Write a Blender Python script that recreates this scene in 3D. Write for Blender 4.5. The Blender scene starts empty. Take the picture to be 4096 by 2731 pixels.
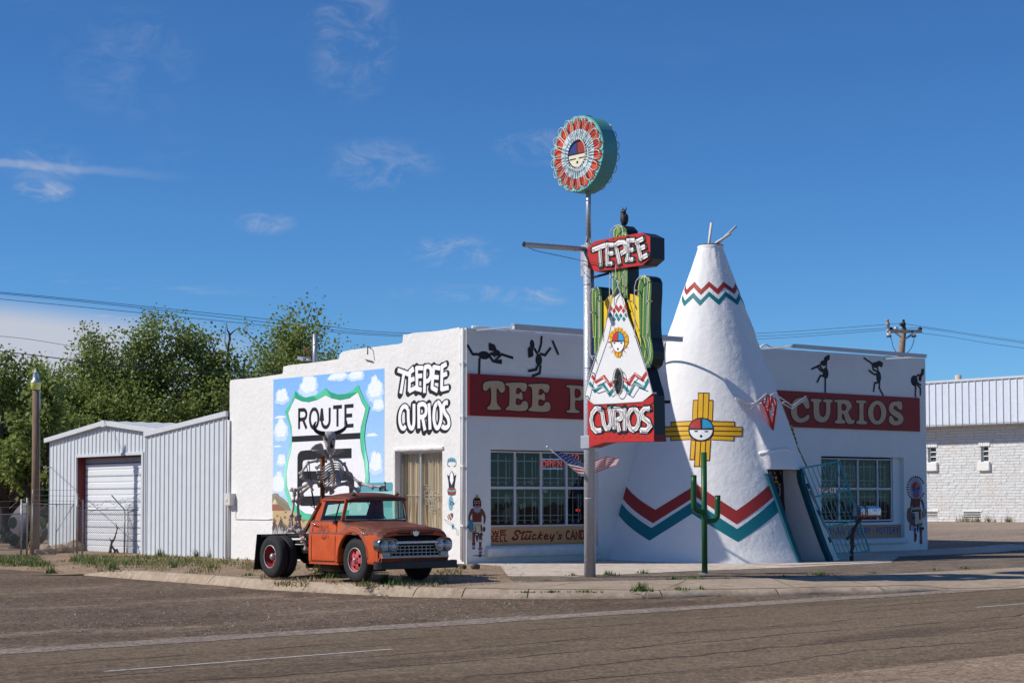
import bpy, bmesh, math, random
import numpy as np
from mathutils import Vector, Matrix, noise
from mathutils.geometry import tessellate_polygon
PI = math.pi
R = math.radians
S = bpy.context.scene
COL = S.collection
# ---------------------------------------------------------------- camera, sky, sun, exposure
# world axes: x along the shop front, y away from the road, z up; origin at the shop's street corner
CAM = Vector((-29.954, -38.481, 1.7))
FPX, PPY = 7221.1, 1659.7
ROT = (Matrix.Rotation(-0.686735, 3, 'Z') @ Matrix.Rotation(PI/2 + 0.0470666, 3, 'X') @ Matrix.Rotation(-0.0021036, 3, 'Z'))
cd = bpy.data.cameras.new('camera'); cam = bpy.data.objects.new('camera', cd); COL.objects.link(cam)
cam.matrix_world = Matrix.Translation(CAM) @ ROT.to_4x4()
cd.sensor_width = 36; cd.lens = 36*FPX/4096; cd.shift_y = (PPY-1365.5)/4096
cd.clip_start = 0.5; cd.clip_end = 4000
S.camera = cam
S.view_settings.view_transform = 'Standard'; S.view_settings.look = 'None'
S.view_settings.exposure = 0.0; S.view_settings.gamma = 1.0
SUNV = Vector((1.02, -0.57, -1.0)).normalized()          # way the light travels
SUN_EL = math.asin(-SUNV.z); SUN_AZ = math.atan2(-SUNV.x, -SUNV.y)
sl = bpy.data.lights.new('sun', 'SUN'); sl.energy = 4.35; sl.angle = R(0.53); sl.color = (1.0, 0.945, 0.86)
so = bpy.data.objects.new('sun', sl); COL.objects.link(so)
so.rotation_euler = SUNV.to_track_quat('-Z', 'Y').to_euler(); so.location = (-30, 10, 40)
W = bpy.data.worlds.new('World'); S.world = W; W.use_nodes = True
def world():
    nt = W.node_tree; nt.nodes.clear(); N = nt.nodes.new; L = nt.links.new
    out = N('ShaderNodeOutputWorld'); bg = N('ShaderNodeBackground'); bg.inputs[1].default_value = 0.078
    sky = N('ShaderNodeTexSky'); sky.sky_type = 'NISHITA'; sky.sun_disc = False
    sky.sun_elevation = SUN_EL; sky.sun_rotation = SUN_AZ
    sky.altitude = 1250; sky.air_density = 0.85; sky.dust_density = 0.12; sky.ozone_density = 2.6
    tc = N('ShaderNodeTexCoord')
    def dotv(v):
        d = N('ShaderNodeVectorMath'); d.operation = 'DOT_PRODUCT'; d.inputs[1].default_value = v
        L(tc.outputs['Generated'], d.inputs[0]); return d.outputs['Value']
    def mth(op, a, b=None, c=None):
        m = N('ShaderNodeMath'); m.operation = op
        for i, q in enumerate((a, b, c)):
            if q is None: continue
            if isinstance(q, (int, float)): m.inputs[i].default_value = q
            else: L(q, m.inputs[i])
        return m.outputs[0]
    def ss(v, a, b):
        m = N('ShaderNodeMapRange'); m.interpolation_type = 'SMOOTHSTEP'; L(v, m.inputs[0])
        m.inputs[1].default_value = a; m.inputs[2].default_value = b; return m.outputs[0]
    # sky coordinates: azimuth to the right of north-east line and elevation, both as slopes
    fw = Vector((0.6344, 0.7730, 0)); rt = Vector((0.7730, -0.6344, 0))
    f_ = mth('MAXIMUM', dotv(fw), 0.05)
    u = mth('DIVIDE', dotv(rt), f_); v = mth('DIVIDE', dotv((0, 0, 1)), f_)
    def nz(su, sv, off, det, rough=0.6, dist=0.0):
        cb = N('ShaderNodeCombineXYZ'); L(mth('MULTIPLY_ADD', u, su, off), cb.inputs[0]); L(mth('MULTIPLY_ADD', v, sv, off*1.7), cb.inputs[1])
        n = N('ShaderNodeTexNoise'); n.inputs['Scale'].default_value = 1; n.inputs['Detail'].default_value = det
        n.inputs['Roughness'].default_value = rough; n.inputs['Distortion'].default_value = dist
        L(cb.outputs[0], n.inputs['Vector']); return n.outputs['Fac']
    # wisps of cirrus: patchy high-frequency noise inside a few slow patches
    wis = mth('MULTIPLY', ss(nz(30, 60, 3.1, 7, .66, .8), .47, .85), ss(nz(5.5, 9, 7.7, 2), .50, .74))
    wis = mth('MULTIPLY', wis, 0.5)
    def spot(cu, cv, ru, rv):
        a = mth('POWER', mth('DIVIDE', mth('SUBTRACT', u, cu), ru), 2); b = mth('POWER', mth('DIVIDE', mth('SUBTRACT', v, cv), rv), 2)
        return mth('SUBTRACT', 1.0, ss(mth('ADD', a, b), 0.0, 1.0))
    fine = ss(nz(34, 62, 5.2, 8, .68, 1.1), .40, .80)
    sp = None
    for (cu, cv, ru, rv, k) in ((-.090, .262, .03, .05, .3), (-.215, .245, .05, .04, .13), (-.0745, .187, .04, .018, .3), (-.262, .173, .02, .008, .75), (-.225, .168, .016, .006, .0),
                               (-.032, .138, .03, .012, .5), (.012, .112, .022, .008, .6), (.015, .197, .03, .012, .35), (-.137, .155, .02, .009, .5), (-.028, .115, .05, .006, .35), (-.26, .187, .03, .014, .3)):
        q = mth('MULTIPLY', spot(cu, cv, ru, rv), k); sp = q if sp is None else mth('MAXIMUM', sp, q)
    wis = mth('MAXIMUM', mth('MULTIPLY', wis, .2), mth('MULTIPLY', sp, fine))
    # long faint streak (old contrail) on the left
    line = mth('SUBTRACT', v, mth('MULTIPLY_ADD', mth('ADD', u, .294), -0.085, .1895))
    line = mth('ADD', line, mth('MULTIPLY', mth('SUBTRACT', nz(60, 60, 1.3, 4), .5), .006))
    con = mth('MULTIPLY', mth('SUBTRACT', 1.0, ss(mth('ABSOLUTE', line), 0.0006, 0.0036)), mth('SUBTRACT', 1.0, ss(u, -.29, -.165)))
    con = mth('MULTIPLY', con, .28)
    # bank of cloud low on the left
    bank = mth('MULTIPLY', mth('SUBTRACT', 1.0, ss(mth('ADD', v, mth('MULTIPLY', mth('ADD', u, .29), .12)), .098, .118)), mth('SUBTRACT', 1.0, ss(u, -.235, -.10)))
    bank = mth('MULTIPLY', bank, ss(nz(7, 42, 2.2, 6, .6), .28, .50))
    low = mth('MULTIPLY', ss(nz(10, 75, 9.4, 5, .62), .50, .72), mth('MULTIPLY', mth('SUBTRACT', 1.0, ss(v, .108, .136)), mth('SUBTRACT', 1.0, ss(u, -.24, -.12))))
    cl = mth('MINIMUM', mth('ADD', mth('ADD', wis, con), mth('MAXIMUM', mth('MULTIPLY', bank, .95), mth('MULTIPLY', low, .8))), .92)
    hs = N('ShaderNodeHueSaturation'); hs.inputs['Saturation'].default_value = 1.12; hs.inputs['Value'].default_value = 1.0
    L(sky.outputs[0], hs.inputs['Color'])
    tn = N('ShaderNodeMix'); tn.data_type = 'RGBA'; tn.blend_type = 'MULTIPLY'; tn.inputs[0].default_value = 1; tn.inputs[7].default_value = (.66, 1.09, 1.46, 1); L(hs.outputs[0], tn.inputs[6])
    mx = N('ShaderNodeMix'); mx.data_type = 'RGBA'; L(cl, mx.inputs[0]); L(tn.outputs[2], mx.inputs[6]); mx.inputs[7].default_value = (7.2, 7.5, 8.4, 1)
    L(mx.outputs[2], bg.inputs[0]); L(bg.outputs[0], out.inputs[0])
world()
# ---------------------------------------------------------------- where a point of the photograph lies on a real plane
def ray(x, y): return (ROT @ Vector(((x-2048)/FPX, (PPY-y)/FPX, -1.0)))
def on(ax, v, x, y):
    d = ray(x, y); return CAM + d*((v-CAM[ax])/d[ax])
def ox(v, x, y): return on(0, v, x, y)
def oy(v, x, y): return on(1, v, x, y)
def oz(v, x, y): return on(2, v, x, y)
def frame(x0, y0, s): return lambda x, y: (x0+x/s, y0+y/s)
cB = frame(880, 1250, 1.4255); cT = frame(1000, 1900, 2.6133); cW = frame(2000, 400, 1.96); cS6 = frame(1800, 1250, 1.4257)
cK1 = frame(2400, 850, 1.0456); cK2 = frame(2900, 1250, 1.4256); cN = frame(2600, 1250, 2.6133); cD = frame(2850, 1750, 2.851)
cP = frame(2600, 850, 3.485); cRW = frame(3300, 1800, 2.8506); cSK = frame(1100, 1650, 3.136); cRT = frame(1000, 2100, 5.88)
cS1 = frame(2250, 880, 3.3356); cS2 = frame(2250, 1350, 3.3356); cWI = frame(1850, 1900, 3.92); cSH = frame(0, 1850, 3.1357)
cTX = frame(1560, 1400, 1.96); cKA = frame(1850, 1950, 5.225); cKB = frame(3600, 1850, 3.919); cA = frame(0, 1150, 1.307)
# ---------------------------------------------------------------- scene bookkeeping
def lab(o, label=None, cat=None, group=None, kind=None):
    for k, v in (('label', label), ('category', cat), ('group', group), ('kind', kind)):
        if v: o[k] = v
    return o
def thing(name, loc, label, cat, group=None):
    o = bpy.data.objects.new(name, None); COL.objects.link(o); o.location = loc; o.empty_display_size = .2
    return lab(o, label, cat, group)
def wloc(o):
    v = Vector((0, 0, 0))
    while o is not None: v += Vector(o.location); o = o.parent
    return v
def copy_tree(o, parent=None):
    c = o.copy(); COL.objects.link(c)
    if parent: c.parent = parent
    for ch in [q for q in bpy.data.objects if q.parent == o]: copy_tree(ch, c)
    return c
# ---------------------------------------------------------------- mesh builder (world coordinates)
class MB:
    def __init__(s): s.v = []; s.f = []; s.m = []; s.sm = []; s.c = []; s.col = (1, 1, 1)
    def add(s, vs, fs, m=0, smooth=False):
        o = len(s.v); s.v += [tuple(v) for v in vs]
        for f in fs: s.f.append(tuple(i+o for i in f)); s.m.append(m); s.sm.append(smooth); s.c.append(s.col)
    def box(s, a, b, m=0):
        x0, y0, z0 = (min(p, q) for p, q in zip(a, b)); x1, y1, z1 = (max(p, q) for p, q in zip(a, b))
        s.add([(x0,y0,z0),(x1,y0,z0),(x1,y1,z0),(x0,y1,z0),(x0,y0,z1),(x1,y0,z1),(x1,y1,z1),(x0,y1,z1)],
              [(0,3,2,1),(4,5,6,7),(0,1,5,4),(1,2,6,5),(2,3,7,6),(3,0,4,7)], m)
    def bar(s, p, q, w, h, m=0, up=(0, 0, 1)):
        p, q = Vector(p), Vector(q); d = (q-p).normalized(); u = Vector(up)
        if abs(d.dot(u)) > .98: u = Vector((1, 0, 0))
        a = d.cross(u).normalized()*(w/2); b = a.cross(d).normalized()*(h/2)
        vs = [e+i*a+j*b for e in (p, q) for i, j in ((-1,-1),(1,-1),(1,1),(-1,1))]
        s.add(vs, [(0,1,2,3),(7,6,5,4),(0,4,5,1),(1,5,6,2),(2,6,7,3),(3,7,4,0)], m)
    def tube(s, pts, r, n=8, m=0, cap=True, smooth=True, closed=False):
        pts = [Vector(p) for p in pts]; k = len(pts)
        rs = r if isinstance(r, (list, tuple)) else [r]*k
        rings = []; prev = None
        for i, p in enumerate(pts):
            if closed: t = pts[(i+1) % k]-pts[i-1]
            else: t = pts[min(i+1, k-1)]-pts[max(i-1, 0)]
            t = t.normalized() if t.length > 1e-9 else Vector((0, 0, 1))
            if prev is None:
                a = t.cross(Vector((0, 0, 1)))
                if a.length < .05: a = t.cross(Vector((1, 0, 0)))
            else: a = prev - t*prev.dot(t)
            a.normalize(); prev = a; b = t.cross(a)
            rings.append([p+(a*math.cos(2*PI*j/n)+b*math.sin(2*PI*j/n))*rs[i] for j in range(n)])
        vs = [v for q in rings for v in q]; fs = []
        for i in range(k if closed else k-1):
            i2 = (i+1) % k
            for j in range(n): fs.append((i*n+j, i*n+(j+1) % n, i2*n+(j+1) % n, i2*n+j))
        s.add(vs, fs, m, smooth)
        if cap and not closed:
            s.add(rings[0], [tuple(range(n))[::-1]], m); s.add(rings[-1], [tuple(range(n))], m)
    def lathe(s, prof, c, axis='z', n=24, m=0, smooth=True, ang=(0, 2*PI)):
        c = Vector(c); full = abs(ang[1]-ang[0]-2*PI) < 1e-6; k = n if full else n+1
        vs = []
        for (r, h) in prof:
            for j in range(k):
                t = ang[0]+(ang[1]-ang[0])*j/n; a, b = r*math.cos(t), r*math.sin(t)
                vs.append(c+Vector({'z': (a, b, h), 'x': (h, a, b), 'y': (b, h, a)}[axis]))
        fs = []
        for i in range(len(prof)-1):
            for j in range(n):
                j2 = (j+1) % k; fs.append((i*k+j, i*k+j2, (i+1)*k+j2, (i+1)*k+j))
        s.add(vs, fs, m, smooth)
    def ball(s, c, r, n=10, m=0):
        rx, ry, rz = r if isinstance(r, (tuple, list)) else (r, r, r); k = max(5, n//2); c = Vector(c)
        vs = []; fs = []
        for i in range(k+1):
            ph = PI*i/k
            for j in range(n): vs.append(c+Vector((rx*math.sin(ph)*math.cos(2*PI*j/n), ry*math.sin(ph)*math.sin(2*PI*j/n), rz*math.cos(ph))))
        for i in range(k):
            for j in range(n): fs.append((i*n+j, (i+1)*n+j, (i+1)*n+(j+1) % n, i*n+(j+1) % n))
        s.add(vs, fs, m, True)
    def poly(s, loop, holes=(), m=0, flip=None):
        loops = [[Vector(p) for p in loop]]+[[Vector(p) for p in h] for h in holes]
        tri = tessellate_polygon(loops); vs = [p for l in loops for p in l]
        fs = [tuple(t) for t in tri]
        if flip is not None:
            out = []
            for t in fs:
                nrm = (vs[t[1]]-vs[t[0]]).cross(vs[t[2]]-vs[t[0]])
                out.append(t[::-1] if nrm.dot(Vector(flip)) < 0 else t)
            fs = out
        s.add(vs, fs, m)
    def prism(s, loop, d, m=0, ms=None, holes=()):
        """flat outline (3-D points in one plane) pushed along d"""
        d = Vector(d); loop = [Vector(p) for p in loop]
        s.poly(loop, holes, m, flip=-d); s.poly([p+d for p in loop], [[Vector(p)+d for p in h] for h in holes], m if ms is None else ms, flip=d)
        for lp in [loop]+[[Vector(p) for p in h] for h in holes]:
            k = len(lp); s.add(lp+[p+d for p in lp], [(i, (i+1) % k, (i+1) % k+k, i+k) for i in range(k)], m if ms is None else ms)
    def loft(s, secs, m=0, smooth=True, closed=True, cap=True):
        k = len(secs[0]); vs = [v for q in secs for v in q]; fs = []
        for i in range(len(secs)-1):
            for j in range(k if closed else k-1):
                j2 = (j+1) % k; fs.append((i*k+j, i*k+j2, (i+1)*k+j2, (i+1)*k+j))
        s.add(vs, fs, m, smooth)
        if cap and closed:
            s.add(secs[0], [tuple(range(k))[::-1]], m); s.add(secs[-1], [tuple(range(k))], m)
    def build(s, name, mats, parent=None, origin=None, bevel=0, seg=2, subsurf=0, fix=True, weld=1e-5, cols=False, auto=None):
        if not isinstance(mats, (list, tuple)): mats = [mats]
        me = bpy.data.meshes.new(name)
        if parent is not None: o0 = wloc(parent)
        elif origin is not None: o0 = Vector(origin)
        else:
            a = np.array(s.v); o0 = Vector(((a[:, 0].min()+a[:, 0].max())/2, (a[:, 1].min()+a[:, 1].max())/2, a[:, 2].min()))
        me.from_pydata([(v[0]-o0.x, v[1]-o0.y, v[2]-o0.z) for v in s.v], [], s.f)
        for mm in mats: me.materials.append(mm)
        me.polygons.foreach_set('material_index', s.m); me.polygons.foreach_set('use_smooth', s.sm)
        if cols:
            at = me.color_attributes.new('Col', 'FLOAT_COLOR', 'CORNER'); i = 0; buf = np.ones((len(me.loops), 4), dtype=np.float32)
            for p, c in zip(me.polygons, s.c):
                buf[p.loop_start:p.loop_start+p.loop_total, :3] = c
            at.data.foreach_set('color', buf.ravel())
        if fix or weld:
            bm = bmesh.new(); bm.from_mesh(me)
            if weld: bmesh.ops.remove_doubles(bm, verts=bm.verts, dist=weld)
            if fix: bmesh.ops.recalc_face_normals(bm, faces=bm.faces)
            bm.to_mesh(me); bm.free()
        o = bpy.data.objects.new(name, me); COL.objects.link(o)
        if parent is not None: o.parent = parent
        else: o.location = o0
        if bevel:
            b = o.modifiers.new('bevel', 'BEVEL'); b.width = bevel; b.segments = seg; b.limit_method = 'ANGLE'; b.angle_limit = R(35)
        if subsurf:
            b = o.modifiers.new('sub', 'SUBSURF'); b.levels = b.render_levels = subsurf
        return o
def lin(c):
    """sRGB 0-255 to linear"""
    return tuple(((q/255)/12.92 if q/255 <= .04045 else ((q/255+.055)/1.055)**2.4) for q in c)
def hull_smooth(pts, k=6):
    """closed Catmull-Rom through 2-D/3-D points"""
    P = [Vector(p) for p in pts]; n = len(P); out = []
    for i in range(n):
        a, b, c, d = P[i-1], P[i], P[(i+1) % n], P[(i+2) % n]
        for j in range(k):
            t = j/k; out.append(.5*((2*b)+(c-a)*t+(2*a-5*b+4*c-d)*t*t+(3*b-a-3*c+d)*t**3))
    return out
def open_smooth(pts, k=6):
    P = [Vector(p) for p in pts]; P = [2*P[0]-P[1]]+P+[2*P[-1]-P[-2]]; out = []
    for i in range(1, len(P)-2):
        a, b, c, d = P[i-1], P[i], P[i+1], P[i+2]
        for j in range(k):
            t = j/k; out.append(.5*((2*b)+(c-a)*t+(2*a-5*b+4*c-d)*t*t+(3*b-a-3*c+d)*t**3))
    out.append(P[-2]); return out
# ---------------------------------------------------------------- materials
def M(name, col, rough=.7, metal=0, var=.12, scale=6, bump=0, bscale=None, spec=.35, dirt=None, dirtscale=2, dirtamt=.5, detail=6, stretch=None, attr=False, coat=0, det2=None):
    m = bpy.data.materials.new(name); m.use_nodes = True; nt = m.node_tree; N = nt.nodes.new; L = nt.links.new
    b = nt.nodes['Principled BSDF']; b.inputs['Roughness'].default_value = rough; b.inputs['Metallic'].default_value = metal
    b.inputs['Specular IOR Level'].default_value = spec
    if coat: b.inputs['Coat Weight'].default_value = coat; b.inputs['Coat Roughness'].default_value = .12
    tc = N('ShaderNodeTexCoord'); vec = tc.outputs['Object']
    if stretch:
        mp = N('ShaderNodeMapping'); mp.inputs['Scale'].default_value = stretch; L(vec, mp.inputs[0]); vec = mp.outputs[0]
    n = N('ShaderNodeTexNoise'); n.inputs['Scale'].default_value = scale; n.inputs['Detail'].default_value = detail; L(vec, n.inputs['Vector'])
    if attr:
        at = N('ShaderNodeAttribute'); at.attribute_name = 'Col'; base = at.outputs['Color']
    else:
        rg = N('ShaderNodeRGB'); rg.outputs[0].default_value = (*col, 1); base = rg.outputs[0]
    mr = N('ShaderNodeMapRange'); L(n.outputs['Fac'], mr.inputs[0]); mr.inputs[1].default_value = .25; mr.inputs[2].default_value = .75
    mr.inputs[3].default_value = 1-var; mr.inputs[4].default_value = 1+var
    mu = N('ShaderNodeMix'); mu.data_type = 'RGBA'; mu.blend_type = 'MULTIPLY'; mu.inputs[0].default_value = 1
    L(base, mu.inputs[6]); L(mr.outputs[0], mu.inputs[7]); c = mu.outputs[2]
    if dirt:
        n2 = N('ShaderNodeTexNoise'); n2.inputs['Scale'].default_value = dirtscale; n2.inputs['Detail'].default_value = 8; n2.inputs['Roughness'].default_value = .65
        L(vec, n2.inputs['Vector'])
        m2 = N('ShaderNodeMapRange'); L(n2.outputs['Fac'], m2.inputs[0]); m2.inputs[1].default_value = 1-dirtamt-.08; m2.inputs[2].default_value = 1-dirtamt+.14; m2.interpolation_type = 'SMOOTHSTEP'
        mx = N('ShaderNodeMix'); mx.data_type = 'RGBA'; L(m2.outputs[0], mx.inputs[0]); L(c, mx.inputs[6]); mx.inputs[7].default_value = (*dirt, 1); c = mx.outputs[2]
    L(c, b.inputs['Base Color'])
    if bump:
        n3 = N('ShaderNodeTexNoise'); n3.inputs['Scale'].default_value = bscale or scale*4; n3.inputs['Detail'].default_value = 5; L(vec, n3.inputs['Vector'])
        bp = N('ShaderNodeBump'); bp.inputs['Strength'].default_value = 1; bp.inputs['Distance'].default_value = bump
        L(n3.outputs['Fac'], bp.inputs['Height']); L(bp.outputs[0], b.inputs['Normal'])
    return m
def glass(name, tint=(.55, .62, .62), refl=.22, rough=.02):
    m = bpy.data.materials.new(name); m.use_nodes = True; nt = m.node_tree; nt.nodes.clear(); N = nt.nodes.new; L = nt.links.new
    o = N('ShaderNodeOutputMaterial'); t = N('ShaderNodeBsdfTransparent'); t.inputs[0].default_value = (*tint, 1)
    g = N('ShaderNodeBsdfGlossy'); g.inputs['Roughness'].default_value = rough; g.inputs[0].default_value = (1, 1, 1, 1)
    lw = N('ShaderNodeLayerWeight'); lw.inputs[0].default_value = .5; pw = N('ShaderNodeMath'); pw.operation = 'POWER'; L(lw.outputs['Facing'], pw.inputs[0]); pw.inputs[1].default_value = 5; f = N('ShaderNodeMath'); f.operation = 'MULTIPLY_ADD'; L(pw.outputs[0], f.inputs[0]); f.inputs[1].default_value = .9; f.inputs[2].default_value = .04
    nz = N('ShaderNodeTexNoise'); nz.inputs['Scale'].default_value = 1.3; tc = N('ShaderNodeTexCoord'); L(tc.outputs['Object'], nz.inputs['Vector'])
    bp = N('ShaderNodeBump'); bp.inputs['Strength'].default_value = .15; bp.inputs['Distance'].default_value = .02; L(nz.outputs['Fac'], bp.inputs['Height']); L(bp.outputs[0], g.inputs['Normal'])
    ad = N('ShaderNodeMath'); ad.operation = 'MULTIPLY_ADD'; L(f.outputs[0], ad.inputs[0]); ad.inputs[1].default_value = refl; ad.inputs[2].default_value = .02
    mx = N('ShaderNodeMixShader'); L(ad.outputs[0], mx.inputs[0]); L(t.outputs[0], mx.inputs[1]); L(g.outputs[0], mx.inputs[2]); L(mx.outputs[0], o.inputs[0])
    return m
def emit(name, col, st):
    m = bpy.data.materials.new(name); m.use_nodes = True; b = m.node_tree.nodes['Principled BSDF']
    b.inputs['Base Color'].default_value = (*col, 1); b.inputs['Emission Color'].default_value = (*col, 1); b.inputs['Emission Strength'].default_value = st; return m
PAINT = M('sign_paint', (1, 1, 1), .6, var=.05, scale=9, attr=True, bump=.002, bscale=30)
mSTUCCO = M('white_stucco', (.80, .785, .755), .9, var=.04, scale=1.2, bump=.02, bscale=7, dirt=(.66, .63, .59), dirtscale=.9, dirtamt=.24, spec=.2)
mSTUCCO2 = M('tepee_stucco', (.82, .805, .785), .9, var=.03, scale=1.2, bump=.016, bscale=6, spec=.2)
mWHITE = M('white_trim', (.78, .77, .75), .55, var=.05, scale=4, bump=.002)
mBLACK = M('black_paint', (.012, .012, .013), .5, var=.2, scale=9)
mDARK = M('dark_void', (.01, .01, .011), .9, var=.2)
mGALV = M('galvanised_steel', (.46, .47, .48), .42, .6, var=.12, scale=14, dirt=(.3, .29, .28), dirtscale=5, dirtamt=.3)
mRUSTY = M('rusty_iron', (.12, .055, .03), .8, .1, var=.35, scale=14, bump=.003)
mCHROME = M('chrome', (.62, .62, .63), .16, 1.0, var=.1, scale=8, dirt=(.30, .26, .22), dirtscale=9, dirtamt=.36)
mRUBBER = M('tyre_rubber', (.022, .022, .023), .75, var=.3, scale=20, dirt=(.06, .052, .045), dirtscale=6, dirtamt=.32)
mWIRE = M('cable', (.03, .03, .032), .6, var=.1)
mWOOD = M('weathered_wood', (.20, .135, .085), .9, var=.35, scale=8, stretch=(6, 6, .6), bump=.01, bscale=14)
mBONE = M('bleached_bone', (.50, .44, .39), .75, var=.28, scale=9, bump=.006, bscale=22, dirt=(.25, .20, .17), dirtscale=7, dirtamt=.32)
mHORN = M('dark_horn', (.02, .017, .015), .35, var=.3, scale=9)
mRED = M('sign_red', lin((190, 45, 40)), .5, var=.06, scale=4, dirt=lin((150, 40, 36)), dirtscale=5, dirtamt=.3)
mTEAL_SHADED = M('teal_paint_shaded', lin((14, 80, 92)), .5, var=.1, scale=6)  # teal darkened so the door posts look shaded
mGLASS = glass('window_glass')
# ---------------------------------------------------------------- paint on a flat face
class Art:
    """coloured shapes on the plane axis = v, facing -axis; each layer 1.6 mm proud of the one below"""
    def __init__(s, ax, v, step=.0016, base=.003): s.ax, s.v, s.st, s.b0 = ax, v, step, base; s.mb = MB(); s.k = {}
    def pt(s, px): return on(s.ax, s.v, *px)
    def mic(s, l):
        s.k[l] = s.k.get(l, 0)+1; return .00008*(s.k[l] % 10)       # neighbours in one layer never share a plane
    def lay(s, pts, l, mi=0):
        out = []
        for p in pts:
            q = Vector(p); q[s.ax] = s.v-s.b0-s.st*l-mi; out.append(q)
        return out
    def poly3(s, pts, col, l=0, holes=()):
        n = [0, 0, 0]; n[s.ax] = -1; s.mb.col = col
        mi = s.mic(l); s.mb.poly(s.lay(pts, l, mi), [s.lay(h, l, mi) for h in holes], flip=n)
    def poly(s, f, pts, col, l=0, holes=(), sm=0):
        P = [s.pt(f(*p)) for p in pts]; H = [[s.pt(f(*p)) for p in h] for h in holes]
        if sm: P = hull_smooth(P, sm); H = [hull_smooth(h, sm) for h in H]
        s.poly3(P, col, l, H)
    def line3(s, P, w, col, l=0, cap=False, closed=False, w1=None):
        P = [Vector(p) for p in P]; n = Vector((0, 0, 0)); n[s.ax] = -1; k = len(P); A = []; B = []
        for i, p in enumerate(P):
            if closed: d0 = (P[i]-P[i-1]).normalized(); d1 = (P[(i+1) % k]-P[i]).normalized()
            else: d0 = (P[max(i, 1)]-P[max(i, 1)-1]).normalized(); d1 = (P[min(i+1, k-1)]-P[min(i, k-2)]).normalized()
            d = (d0+d1); d = d.normalized() if d.length > 1e-6 else d1
            a = n.cross(d); ca = max(.45, abs(d.dot(d1))); ww = w if w1 is None else w+(w1-w)*i/(k-1)
            A.append(p+a*ww/2/ca); B.append(p-a*ww/2/ca)
        mi = s.mic(l); A = s.lay(A, l, mi); B = s.lay(B, l, mi); s.mb.col = col
        for i in range(k if closed else k-1):
            j = (i+1) % k; s.mb.add([A[i], A[j], B[j], B[i]], [(0, 1, 2, 3)])
        if cap:
            for e in (P[0], P[-1]): s.disc3(e, w/2 if w1 is None or e is P[0] else w1/2, col, l)
    def line(s, f, pts, w, col, l=0, cap=False, sm=0, closed=False, w1=None):
        P = [s.pt(f(*p)) for p in pts]
        if sm: P = hull_smooth(P, sm) if closed else open_smooth(P, sm)
        s.line3(P, w, col, l, cap, closed, w1)
    def disc3(s, c, r, col, l=0, r2=None, rot=0, n=20):
        c = Vector(c); r2 = r2 or r; o = 1 if s.ax == 0 else 0; out = []
        for i in range(n):
            t = 2*PI*i/n; a, b = r*math.cos(t), r2*math.sin(t); a, b = a*math.cos(rot)-b*math.sin(rot), a*math.sin(rot)+b*math.cos(rot)
            q = c.copy(); q[o] += a; q[2] += b; out.append(q)
        s.poly3(out, col, l)
    def disc(s, f, c, r, col, l=0, r2=None, rot=0): s.disc3(s.pt(f(*c)), r, col, l, r2, rot)
    def build(s, name, parent, mat=None):
        return s.mb.build(name, mat or PAINT, parent, fix=False, weld=0, cols=True)
# stroke letters on a 1 x 1 box (x right, y up)
def arc(cx, cy, rx, ry, a0, a1, n=8): return [(cx+rx*math.cos(R(a0+(a1-a0)*i/n)), cy+ry*math.sin(R(a0+(a1-a0)*i/n))) for i in range(n+1)]
GL = {
 'A': [[(0,0),(.5,1),(1,0)],[(.2,.36),(.8,.36)]], 'C': [arc(.52,.5,.5,.5,50,310,12)], 'D': [[(.05,0),(.05,1),(.45,1)]+arc(.45,.5,.5,.5,90,-90,10)[1:]+[(.05,0)]],
 'E': [[(.95,0),(.05,0),(.05,1),(.95,1)],[(.05,.52),(.8,.52)]], 'I': [[(.5,0),(.5,1)]], 'J': [[(.8,1),(.8,.3)]+arc(.45,.3,.35,.3,0,-170,7)],
 'L': [[(.08,1),(.08,0),(.92,0)]], 'N': [[(.05,0),(.05,1),(.95,0),(.95,1)]], 'O': [arc(.5,.5,.5,.5,90,450,16)],
 'P': [[(.06,0),(.06,1),(.55,1)]+arc(.55,.74,.4,.26,90,-90,8)[1:]+[(.06,.48)]], 'R': [[(.06,0),(.06,1),(.55,1)]+arc(.55,.75,.38,.25,90,-90,8)[1:]+[(.06,.5)],[(.5,.5),(.95,0)]],
 'S': [arc(.5,.74,.42,.26,35,270,9)+arc(.5,.24,.44,.24,90,-150,9)[1:]], 'T': [[(0,1),(1,1)],[(.5,1),(.5,0)]], 'U': [[(.05,1),(.05,.35)]+arc(.5,.35,.45,.35,180,360,8)+[(.95,1)]],
 'V': [[(0,1),(.5,0),(1,1)]], 'W': [[(0,1),(.25,0),(.5,.85),(.75,0),(1,1)]], 'Y': [[(0,1),(.5,.5),(1,1)],[(.5,.5),(.5,0)]],
 '6': [[(.85,.95),(.5,1)]+arc(.5,.5,.47,.5,90,180,5)+arc(.5,.3,.47,.3,180,540,14)], '.': [[(.5,.0),(.5,.12)]], '-': [[(.3,.45),(.7,.45)]], "'": [[(.5,1),(.5,.7)]], ' ': []}
def text(art, txt, p0, p1, h, w, col, l=1, gap=.28, slant=0, cap=False):
    """stroke text from 3-D point p0 to p1 (bottom line), letter height h, stroke width w"""
    p0, p1 = Vector(p0), Vector(p1); d = (p1-p0); up = Vector((0, 0, h)); n = len(txt)
    wd = [.55 if c in "I.'-" else 1 for c in txt]; tot = sum(wd)+gap*(n-1); x = 0
    for c, k in zip(txt, wd):
        for st in GL[c]:
            art.line3([p0+d*((x+a*k)/tot)+up*b+d.normalized()*slant*b*h for a, b in st], w, col, l, cap)
        x += k+gap
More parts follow.
